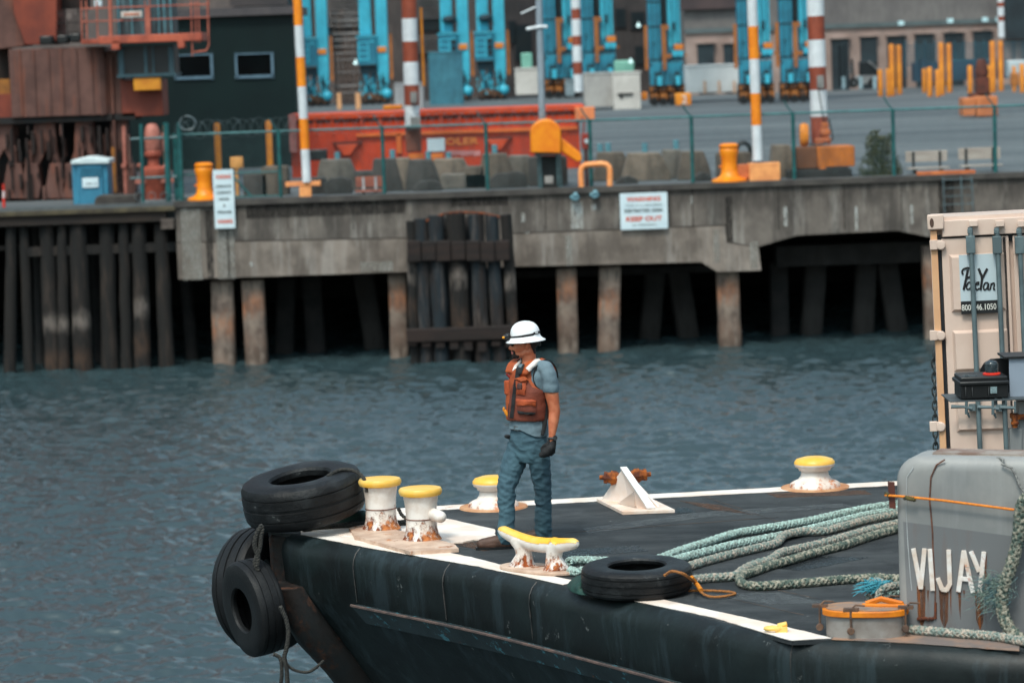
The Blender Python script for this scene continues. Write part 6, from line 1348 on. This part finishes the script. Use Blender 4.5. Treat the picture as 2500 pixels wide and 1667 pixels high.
# ================= the man =================
MY = 24.4; O = Vector((at(1290,1340,MY).x,MY,ZD)); mk = MY/F
def pp(x,y,dy=0): return at(x,y,MY+dy)
skin = M('skin_tanned',(196,118,84),(178,98,66),14,.5,bump=.08,bsc=120)
skin.node_tree.nodes['Principled BSDF'].inputs['Subsurface Weight'].default_value = .08
man = root('person', O, 'man standing on deck in white hard hat, orange vest and jeans, looking left', 'person')
px = mk
def c_(x,y,dy,r): return (pp(x,y,dy), r*px)
mb = MB()
# head
mb.ball(pp(1283,828,0),(33*px,24.5*px,30*px)); mb.ball(pp(1268,842,0),(22*px,20*px,26*px))
mb.chain([c_(1291,858,-.035,10),c_(1264,866,-.015,8.5)]); mb.chain([c_(1291,858,.035,10),c_(1264,866,.015,8.5)]); mb.ball(pp(1262,862,0),(11*px,12*px,10*px))
mb.ball(pp(1252,846,0),(6*px,11*px,14*px))
mb.chain([c_(1252,838,0,3.2),c_(1246,847,0,3.4),c_(1245,850,0,3.8)]); mb.ball(pp(1250,851,-.012),(4*px,3.5*px,3*px)); mb.ball(pp(1250,851,.012),(4*px,3.5*px,3*px))
mb.ball(pp(1253,858,0),(5.5*px,8*px,2.6*px)); mb.ball(pp(1253.5,862.5,0),(5.5*px,7.5*px,2.6*px)); mb.ball(pp(1256,870,0),(6*px,7*px,5.5*px))
mb.ball(pp(1250,833,0),(6*px,16*px,5*px)); mb.ball(pp(1262,850,-.045),(9*px,6*px,8*px)); mb.ball(pp(1262,850,.045),(9*px,6*px,8*px))
# ears
for s_ in (-1,1):
    mb.chain([c_(1286,838,s_*.078,3.6),c_(1289,843,s_*.08,3.2),c_(1286,851,s_*.077,2.8)]); mb.chain([c_(1283,842,s_*.076,2.4),c_(1284,850,s_*.076,2.4)])
# neck, trunk, hips, legs (under the clothes)
mb.chain([c_(1290,855,0,17),c_(1292,880,0,17.5),c_(1294,900,.0,24)])
mb.ball(pp(1292,930,0),(34*px,34*px,40*px)); mb.ball(pp(1290,985,0),(32*px,32*px,45*px)); mb.ball(pp(1290,1050,0),(32*px,32*px,28*px))
mb.chain([c_(1272,1070,.05,24),c_(1242,1180,-.03,15),c_(1236,1300,-.08,11),c_(1232,1326,-.08,11)]); mb.chain([c_(1308,1070,-.05,24),c_(1325,1190,.03,15),c_(1326,1310,.16,11),c_(1318,1322,.16,11)])
mb.cap(pp(1232,1328,-.08),pp(1180,1334,-.09),10*px,7*px); mb.cap(pp(1322,1326,.16),pp(1280,1330,.14),9*px,7*px)
# arms: near (left) arm hanging; far arm bent with hand at the belt
mb.chain([c_(1333,902,-.155,17),c_(1345,950,-.17,18),c_(1352,990,-.17,14.5),c_(1354,1005,-.17,14),c_(1351,1030,-.18,13),c_(1348,1060,-.19,8.6),c_(1347,1075,-.19,8.2)])
mb.chain([c_(1262,904,.17,20),c_(1262,950,.2,15),c_(1266,990,.22,13),c_(1262,1030,.16,10),c_(1258,1055,.12,8.5)])
def hand(mb, w, d, side, n_, sc=1, curl=.9):
    # w wrist, d direction of the hand, side = direction palm faces, n_ = thumb side
    d = d.normalized(); n_ = (n_-d*n_.dot(d)).normalized(); pal = side; U_ = .09*sc
    for k in range(-3,4): mb.cap(w+n_*k*.008*sc,w+d*.075*sc+n_*k*.011*sc,.012*sc,.012*sc,8)
    for k,(l_,o_) in enumerate(((.068,.031),(.078,.011),(.073,-.010),(.058,-.030))):
        p = w+d*.08*sc+n_*o_*sc; a = 0; q = [(p,.0098*sc)]; dd = d.copy()
        for j,f in enumerate((.45,.32,.23)):
            a += curl*(.55+.12*k); dd = d*math.cos(a)+pal*math.sin(a); p = p+dd*l_*f*sc; q.append((p,(.0092-.0009*j)*sc))
        mb.chain(q,8)
    b = w+d*.022*sc+n_*.026*sc; mb.chain([(b,.013*sc),(b+(n_*.6+d*.6+pal*.4).normalized()*.036*sc,.0115*sc),(b+(n_*.5+d*.6+pal*.4).normalized()*.036*sc+(d*.7+pal*.7).normalized()*.03*sc,.0095*sc)],8)
hn = MB()
hand(mb, pp(1347,1076,-.19), pp(1342,1110,-.20)-pp(1347,1076,-.19), Vector((-.6,.75,0)), Vector((-.85,-.45,0)),1.0)
hand(mb, pp(1258,1056,.12), pp(1262,1082,.1)-pp(1258,1056,.12), Vector((.3,.9,0)), Vector((-.9,.2,0)),.8)
rm = remeshed(mb,.0055,3)
q = MB(); q.v = rm.v; q.f = rm.f; body = q.build('body', skin, man, angle=80)
# beard, hair, lips, brow as thin layers grown from the skin itself
def P_(c): return proj(c)
hair = M('hair_dark',(40,30,26),(26,20,18),40,.9,bump=.4,bsc=200)
def hreg(c,nn):
    x,y = P_(c)
    if abs(c.y-MY) > .12 or y > 872: return False
    near = c.y < MY+.2
    return inpoly(x,y,[(1290,822),(1315,822),(1316,845),(1312,862),(1304,864),(1298,852),(1293,838),(1284,833),(1275,832),(1276,824)])
q = patch(rm, hreg, .004); q.build('hair', hair, body, angle=80)
q = patch(rm, lambda c,nn: abs(c.y-MY) < .07 and inpoly(*P_(c),[(1250,854.5),(1256,855),(1258,859),(1259,866),(1268,868),(1264,880),(1248,880),(1247,868),(1253,865),(1254,859),(1249,857)]), .003); q.build('goatee', hair, body, angle=80)
q = patch(rm, lambda c,nn: abs(c.y-MY) < .05 and inpoly(*P_(c),[(1246,857),(1253,858.5),(1254,864),(1247,865)]), .002); q.build('lips', M('lips',(186,110,100)), body, angle=80)
mb = MB()
for s_ in (-1,1): mb.ball(pp(1250.5,841,s_*.032),(5*px,10*px,5.2*px))
mb.tube([pp(1252,838,-.07),pp(1262,837.5,-.078),pp(1285,838,-.085)],.0035,6); mb.tube([pp(1252,838,.07),pp(1262,837.5,.078),pp(1285,838,.085)],.0035,6)
q = mb.build('sunglasses', M('sunglass_black',(8,9,10),None,4,.1), man)
# helmet
hm = root; HM = Matrix.Rotation(R(-3.0),3,'Y'); hc_ = pp(1282,816,0)
mb = MB(); r0 = 36.5*px
mb.lathe([(.159,-.054),(.158,-.049),(.138,-.037),(.122,-.020),(.118,-.004),(.1165,.02),(.110,.046),(.096,.070),(.074,.090),(.045,.102),(.015,.107),(.001,.1075)],(0,0,0),n=48,caps=False,sx=1.0,sy=.9)
mb.lathe([(.001,.1035),(.044,.098),(.094,.066),(.113,.018),(.117,-.02),(.157,-.057),(.159,-.054)],(0,0,0),n=48,caps=False,sx=1.0,sy=.9)
mb.v = [hc_+HM @ v for v in mb.v]
helm = mb.build('hard_hat', M('helmet_white',(236,238,240),(230,232,234),3,.28,coat=.3), man, angle=60)
mb = MB(); P = []
for i in range(48):
    g = 2*math.pi*i/48; P.append(hc_+HM @ Vector((.1195*math.cos(g)*1.0,.1195*.9*math.sin(g),.0+.010*math.cos(g)+(.006 if math.cos(g)>.6 else 0)-.004)))
mb.tube(P,.0105,8,closed=True,sq=(1,.28)); mb.build('strap', blackc, helm)
mb = MB(); lpn = hc_+HM @ Vector((-.140,-.02,-.002)); mb.ball(lpn,(.026,.03,.025)); mb.lathe([(.014,-.02),(.019,0),(.02,.02),(.016,.03)],lpn+Vector((-.006,-.01,-.004)),(-1,-.35,-.1),n=14); mb.box(lpn.x-.012,lpn.x+.018,lpn.y-.02,lpn.y+.02,lpn.z-.03,lpn.z+.02); mb.build('headlamp', black, helm, bevel=.004)
mb = MB(); mb.ball(lpn+Vector((-.032,-.03,-.006)),(.012,.01,.01)); mb.build('lamp_switch', M('lamp_yellow',(240,160,30)), helm)
mb = MB(); mb.box(-.013,.013,-.003,.003,-.005,.005); t_ = hc_+HM @ Vector((.092,-.075,.012)); mb.v = [t_+Matrix.Rotation(R(42),3,'Z') @ v for v in mb.v]; mb.build('strap_tag', M('tagw',(214,220,222)), helm)
mb = MB(); mb.tube([pp(1300,832,-.07),pp(1312,838,-.05),pp(1319,842,0),pp(1312,838,.05),pp(1300,832,.07)],.012,8,sq=(1,.4)); mb.ball(pp(1317,836,0),(.012,.03,.02)); mb.build('headband', M('headband',(24,34,36)), helm)
# t-shirt
YAW = math.atan2(-.62,-.78); FWD = Vector((-.78,-.62,0)); LFT = Vector((.62,-.78,0))
def ringmb(rows, n_=40, e=.85, closed_top=True):
    mb = MB()
    for (x,y,hw,hd,off) in rows:
        c = pp(x,y,0)+FWD*off
        for j in range(n_):
            g = 2*math.pi*j/n_; cg,sg = math.cos(g),math.sin(g); q_ = lambda v: math.copysign(abs(v)**e,v); mb.v.append(c+LFT*hw*q_(cg)+FWD*hd*q_(sg))
    for i in range(len(rows)-1):
        for j in range(n_): mb.f.append([i*n_+j,i*n_+(j+1)%n_,(i+1)*n_+(j+1)%n_,(i+1)*n_+j])
    mb.f.append(list(range(n_))[::-1]); mb.f.append([(len(rows)-1)*n_+j for j in range(n_)]); return mb
mb = ringmb([(1293,886,.07,.075,.01),(1293,894,.12,.095,.0),(1294,906,.185,.11,0),(1295,922,.195,.118,0),(1294,945,.185,.12,0),(1292,975,.17,.118,0),(1291,1005,.162,.12,0),(1290,1030,.166,.127,0),(1290,1050,.172,.133,0),(1290,1064,.174,.134,0)])
mb.chain([c_(1318,893,-.11,15),c_(1334,899,-.155,18.5),c_(1341,922,-.172,20),c_(1345,948,-.172,21)]); mb.chain([c_(1268,894,.12,16),c_(1260,900,.165,19),c_(1257,940,.2,19)])
sh = remeshed(mb,.007,7,lambda v: .0045*noise.noise(Vector((v.x*9,v.y*9,v.z*22)))+.003*noise.noise(v*30))
# flatten sleeve hem
q = MB(); q.v = sh.v; q.f = sh.f
hz_ = pp(1345,950,0).z
q.v = [Vector((v.x,v.y,max(v.z,hz_-.002-.04*(v.x-pp(1345,950).x)))) if (v-pp(1345,950,-.172)).length < .10 and v.z < hz_+.02 else v for v in q.v]
hem = lambda x: pp(1300,1044+max(0,min(22,(1250+(x)*310-1262)*.42)),0).z
q.v = [Vector((v.x,v.y,max(v.z,hem(v.x)))) if v.z < pp(1290,1030).z else v for v in q.v]
q.build('t_shirt', M('tshirt_blue_grey',(104,124,134),(90,110,120),9,.85,bump=.25,bsc=140), man, angle=80)
# jeans
mb = ringmb([(1291,1038,.15,.112,0),(1290,1052,.158,.118,0),(1289,1072,.165,.125,0),(1289,1092,.168,.13,-.01),(1290,1112,.162,.125,-.01),(1290,1126,.14,.11,-.01)])
mb.chain([c_(1268,1090,.055,30),c_(1256,1125,.03,30),c_(1244,1160,-.01,27),c_(1237,1190,-.04,24),c_(1236,1225,-.06,21.5),c_(1238,1262,-.07,19.5),c_(1235,1295,-.08,21),c_(1234,1312,-.08,21.5)])
mb.chain([c_(1312,1090,-.06,29),c_(1316,1125,-.05,27.5),c_(1321,1160,-.02,24.5),c_(1325,1195,.02,21.5),c_(1327,1230,.06,20.5),c_(1327,1265,.10,21.5),c_(1326,1300,.15,21.5),c_(1326,1312,.16,21.5)])
kneeA = pp(1240,1195,-.04); kneeB = pp(1325,1205,.02); hemA = pp(1235,1312,-.08); hemB = pp(1326,1312,.16); crotch = pp(1292,1130,0)
def fold(v):
    d = 0
    for K0,a in ((kneeA,.0045),(kneeB,.004),(hemA,.005),(hemB,.005),(crotch,.004)):
        r_ = (v-K0).length; w_ = math.exp(-(r_/.13)**2); d += a*w_*math.sin(v.z*85+v.x*60+5*noise.noise(v*6))
    rg = abs(noise.noise(Vector((v.x*7+v.z*11,v.y*7,v.z*15-v.x*9)))); r2 = abs(noise.noise(Vector((v.x*5-v.z*8+9,v.y*6,v.z*22+v.x*10)))); return d*.5+.014*(.28-rg)+.009*(.28-r2)+.001*noise.noise(v*60)
jn = remeshed(mb,.007,5,fold)
q = MB(); q.v = jn.v; q.f = jn.f
hzA = ZD+.045; q.v = [Vector((v.x,v.y,max(v.z,ZD+.035))) for v in q.v]
jm = M('jeans_blue',(66,98,110),(38,62,76),3.2,.85,bump=.3,bsc=160,stretch=(1,1,.6),lo=.3,hi=.7)
q.build('jeans', jm, man, angle=80)
# belt
mb = ringmb([(1291,1035,.157,.12,0),(1291,1047,.160,.123,0)]); mb.build('belt', M('belt_brown',(96,52,36)), man)
mb = MB(); mb.box(-.028,.028,-.006,.006,-.02,.02); c = pp(1263,1043,0)+FWD*.0; Mr = Matrix.Rotation(math.atan2(-.62,-.78)+R(90),3,'Z'); c = pp(1291,1041,0)+FWD*.127; mb.v = [c+Mr @ v for v in mb.v]; mb.build('buckle', steel, man, bevel=.003)
# boots
bo = M('boot_leather',(84,58,46),(60,42,34),9,.6,bump=.3,bsc=60)
for (hx_,hy_,dy_),(tx,ty,tdy) in (((1238,1322,-.08),(1176,1334,-.10)),((1328,1318,.16),(1278,1326,.13))):
    mb = MB(); A_ = pp(hx_,hy_,dy_); B_ = pp(tx,ty,tdy); A_.z = ZD+.055; B_.z = ZD+.048; d = (B_-A_).normalized()
    mb.chain([(A_+Vector((0,0,.05)),.045),(A_,.045)]); mb.chain([(A_,.043),(A_.lerp(B_,.45)+Vector((0,0,.012)),.046),(B_,.04)]); mb.chain([(A_-Vector((0,0,.01)),.042),(A_.lerp(B_,.6)-Vector((0,0,.01)),.047),(B_-Vector((0,0,.008)),.041)])
    r_ = remeshed(mb,.007,4,lambda v: .002*noise.noise(v*25)); q = MB(); q.f = r_.f; q.v = [Vector((v.x,v.y,max(v.z,ZD+.014))) for v in r_.v]; bt = q.build('boot', bo, man, angle=80)
    mb = MB(); sidev = Vector((-d.y,d.x,0)); o_ = []
    for t in [i*2*math.pi/28 for i in range(28)]:
        l_ = (B_-A_).length/2+.05; cx_ = (A_+B_)/2; p = cx_+d*math.copysign(abs(math.cos(t))**.8,math.cos(t))*l_+sidev*math.sin(t)*(.047 if math.cos(t)>0 else .042); o_.append((p.x,p.y))
    mb.slab(o_,ZD+.001,ZD+.02); mb.build('sole', black, bt, smooth=False)
# vest: thick foam panels over the shirt
mb = ringmb([(1292,896,.115,.115,.015),(1292,904,.135,.125,.012),(1292,915,.148,.135,.01),(1292,928,.158,.143,.008),(1291,942,.178,.147,.005),(1291,952,.195,.150,0),(1290,975,.193,.150,0),(1289,1000,.187,.15,0),(1288,1018,.184,.148,0),(1288,1023,.178,.143,0)],e=.8)
# shoulder straps
for s_ in (-1,1):
    b0_ = pp(1293,880,0); pts = [(b0_+FWD*.13+LFT*s_*.085-Vector((0,0,.08)),.028),(b0_+FWD*.10+LFT*s_*.095-Vector((0,0,.035)),.027),(b0_+FWD*.04+LFT*s_*.10+Vector((0,0,-.005)),.026),(b0_-FWD*.03+LFT*s_*.105+Vector((0,0,-.002)),.026),(b0_-FWD*.09+LFT*s_*.105-Vector((0,0,.035)),.028),(b0_-FWD*.125+LFT*s_*.11-Vector((0,0,.12)),.03)]
    for o_ in (-.03,-.01,.012,.032): mb.chain([(p+LFT*o_,r_*.8) for p,r_ in pts],10)
vs = remeshed(mb,.0065,5,lambda v: .008*(.2-abs(noise.noise(Vector((v.x*8,v.y*8,v.z*13)))))+.004*noise.noise(v*16))
# open neck: drop faces inside neck radius
nc = pp(1290,886,0)
q = MB(); q.v = vs.v; q.f = [f for f in vs.f if not ((Vector((vs.v[f[0]].x,vs.v[f[0]].y,0))-Vector((nc.x+FWD.x*.01,nc.y+FWD.y*.01,0))).length < .075 and vs.v[f[0]].z > pp(1290,905).z)]
vestm = M('vest_orange',(172,80,32),(142,62,28),6,.7,bump=.25,bsc=60,lo=.35,hi=.65)
vest = q.build('life_vest', vestm, man, angle=80)
def vreg(name, poly, off, mat, cam=True):
    q = patch(vs, lambda c,nn: (not cam or nn.y < .2) and inpoly(*P_(c),poly), off)
    if q.f: return q.build(name, mat, vest, angle=80)
refl = M('reflective_tape',(226,216,208),(214,206,198),20,.5)
vreg('reflective_patch',[(1284,899),(1312,872),(1322,882),(1292,907)],.004,refl); vreg('reflective_patch',[(1251,905),(1256,892),(1272,876),(1273,882),(1262,899)],.004,refl)
vreg('lower_panel',[(1246,955),(1258,925),(1290,930),(1300,945),(1330,955),(1330,1030),(1240,1030)],.003,M('vest_brown',(124,58,38),(104,48,34),7,.75,bump=.3,bsc=60))
vreg('zip_flap',[(1262,893),(1274,880),(1282,892),(1276,908),(1266,925),(1262,945),(1259,985),(1255,1021),(1245,1021),(1250,985),(1254,945),(1258,925)],.007,blackc)
# pockets
def vpt(x,y,off=0):          # point on the vest front under the pixel
    best = None
    d = ray(x,y)
    for c,nn in VF:
        X,Y_ = c[1]; e_ = (X-x)**2+(Y_-y)**2
        if best is None or e_ < best[0]: best = (e_,c[0],nn)
    return best[1]+best[2]*off
VF = []
for f in vs.f[::2]:
    c = vs.v[f[0]]; nn = vs.n[f[0]]
    if nn.y < .1: VF.append(((c,proj(c)),nn))
def pocket(quad, off, mat, name='pocket'):
    n_ = 5; mb = MB(); q_ = [Vector(p+(0,)) for p in quad]
    for lay in (0,1):
        for i in range(n_+1):
            for j in range(n_+1):
                a = q_[0].lerp(q_[1],j/n_); b = q_[3].lerp(q_[2],j/n_); c = a.lerp(b,i/n_); ed = min(i,j,n_-i,n_-j); mb.v.append(vpt(c.x,c.y,(-.004 if lay else off*(1 if ed else .55))))
    N_ = (n_+1)**2
    for i in range(n_):
        for j in range(n_): k = i*(n_+1)+j; mb.f.append([k,k+1,k+n_+2,k+n_+1])
    bd = [j for j in range(n_+1)]+[i*(n_+1)+n_ for i in range(1,n_+1)]+[n_*(n_+1)+j for j in range(n_-1,-1,-1)]+[i*(n_+1) for i in range(n_-1,0,-1)]
    for a,b in zip(bd,bd[1:]+bd[:1]): mb.f.append([a,b,b+N_,a+N_])
    o = mb.build(name, mat, vest, angle=50); return o
pkm = M('pocket_orange',(176,78,34),(150,64,30),8,.75,bump=.3,bsc=70)
pocket([(1262,930),(1286,930),(1284,964),(1264,962)],.022,pkm); pocket([(1260,925),(1284,918),(1290,930),(1278,934)],.034,M('vest_orange',(0,0,0)))
pocket([(1267,934),(1279,935),(1278,952),(1266,950)],.03,M('pocket_dark',(70,36,30)))
pocket([(1266,976),(1308,978),(1306,1012),(1266,1008)],.024,M('vest_brown',(0,0,0))); pocket([(1264,974),(1308,976),(1306,990),(1266,992)],.034,pkm); pocket([(1267,1002),(1306,1006),(1303,1012),(1268,1010)],.03,blackc)
mb = MB(); mb.box(-.03,.03,-.045,.02,-.06,.055); c = pp(1246,945,-.0)+Vector((.0,.02,0)); mb.v = [c+Mr @ v for v in mb.v]; mb.build('pocket', pkm, vest, bevel=.012, seg=3)
mb = MB(); mb.tube([pp(1236,912,-.02),pp(1242,918,-.02),pp(1250,924,-.02)],[.009,.01,.01],8); mb.build('whistle', M('whistle_red',(150,30,20),(40,20,18),60,.5), vest)
mb = MB(); mb.ball(pp(1236,1008,-.02),(.014,.012,.035),Matrix.Rotation(R(-25),3,'Y')); mb.ball(pp(1230,999,-.02),(.010,.01,.02)); mb.build('yellow_clip', M('clip_yellow',(226,140,30)), vest)
mb = MB(); mb.tube([pp(1238,988,-.0),pp(1246,985,-.01),pp(1244,1005,-.01)],.012,8,sq=(1,.5)); mb.tube([pp(1245,985,-.04),pp(1243,1019,-.04)],.012,8); mb.build('buckle_strap', blackc, vest)
# armhole piping and side strap
mb = MB(); n_ = []
P = [pp(1302,925,-.165),pp(1303,912,-.16),pp(1309,898,-.155),pp(1318,886,-.145),pp(1330,879,-.12),pp(1344,882,-.075),pp(1354,893,-.03),pp(1360,908,.0),pp(1362,922,.02)]
mb.tube(spline(P,.01),.006,7); P2_ = [pp(1302,925,-.165),pp(1306,938,-.17),pp(1314,947,-.165),pp(1324,952,-.15)]; mb.tube(spline(P2_,.01),.005,7); mb.build('armhole_piping', blackc, vest)
mb = ringmb([(1322,884,.02,.06,-.01),(1332,890,.025,.075,-.02),(1338,905,.03,.08,-.03),(1340,922,.02,.06,-.03)]) if False else MB()
mb.chain([(pp(1322,880,-.08),.022),(pp(1338,886,-.05),.024),(pp(1350,900,-.01),.024),(pp(1353,922,.02),.022)],10); r_ = remeshed(mb,.007,3); q = MB(); q.v=r_.v; q.f=r_.f; q.build('back_panel_edge', M('vest_orange',(0,0,0)), vest, angle=80)
mb = MB(); mb.tube([pp(1326,965,-.14),pp(1330,990,-.12),pp(1331,1020,-.12),pp(1328,1045,-.13),pp(1324,1062,-.14)],[.018,.024,.022,.016,.014],9,sq=(1,.5)); mb.build('side_strap', blackc, vest)
# glove, watch
mb = MB(); hand(mb, pp(1347,1076,-.19), pp(1341,1110,-.20)-pp(1347,1076,-.19), Vector((-.6,.75,0)), Vector((-.85,-.45,0)),1.12)
mb.chain([c_(1350,1078,-.19,9),c_(1346,1090,-.19,12)]); mb.chain([c_(1345,1092,-.2,10),c_(1333,1104,-.21,10),c_(1322,1110,-.2,7)]); mb.ball(pp(1334,1100,-.2),(.045,.03,.035))
r_ = remeshed(mb,.005,2,lambda v: .0015*noise.noise(v*50)); q = MB(); q.v = r_.v; q.f = r_.f; q.build('glove', M('glove_black',(26,27,30),(16,16,18),18,.8,bump=.3,bsc=100), man, angle=80)
mb = MB(); hand(mb, pp(1258,1056,.12), pp(1262,1082,.1)-pp(1258,1056,.12), Vector((.3,.9,0)), Vector((-.9,.2,0)),.88); mb.chain([c_(1256,1066,.1,6.5),c_(1246,1067,.03,5.5),c_(1236,1065,.0,5)]); r_ = remeshed(mb,.005,2); q = MB(); q.v = r_.v; q.f = r_.f; q.build('glove', M('glove_black',(0,0,0)), man, angle=80)
mb = MB(); c = pp(1348,1068,-.19); mb.tube([c+Vector((.033*math.cos(t),.033*math.sin(t),.003*math.cos(t))) for t in [i*math.pi/8 for i in range(16)]],.009,8,closed=True); mb.lathe([(.019,-.006),(.02,.006)],c+Vector((.022,-.027,0)),(.6,-.8,0),n=16); mb.build('watch', M('watch_dark',(34,36,38),(80,84,86),30,.3), man)
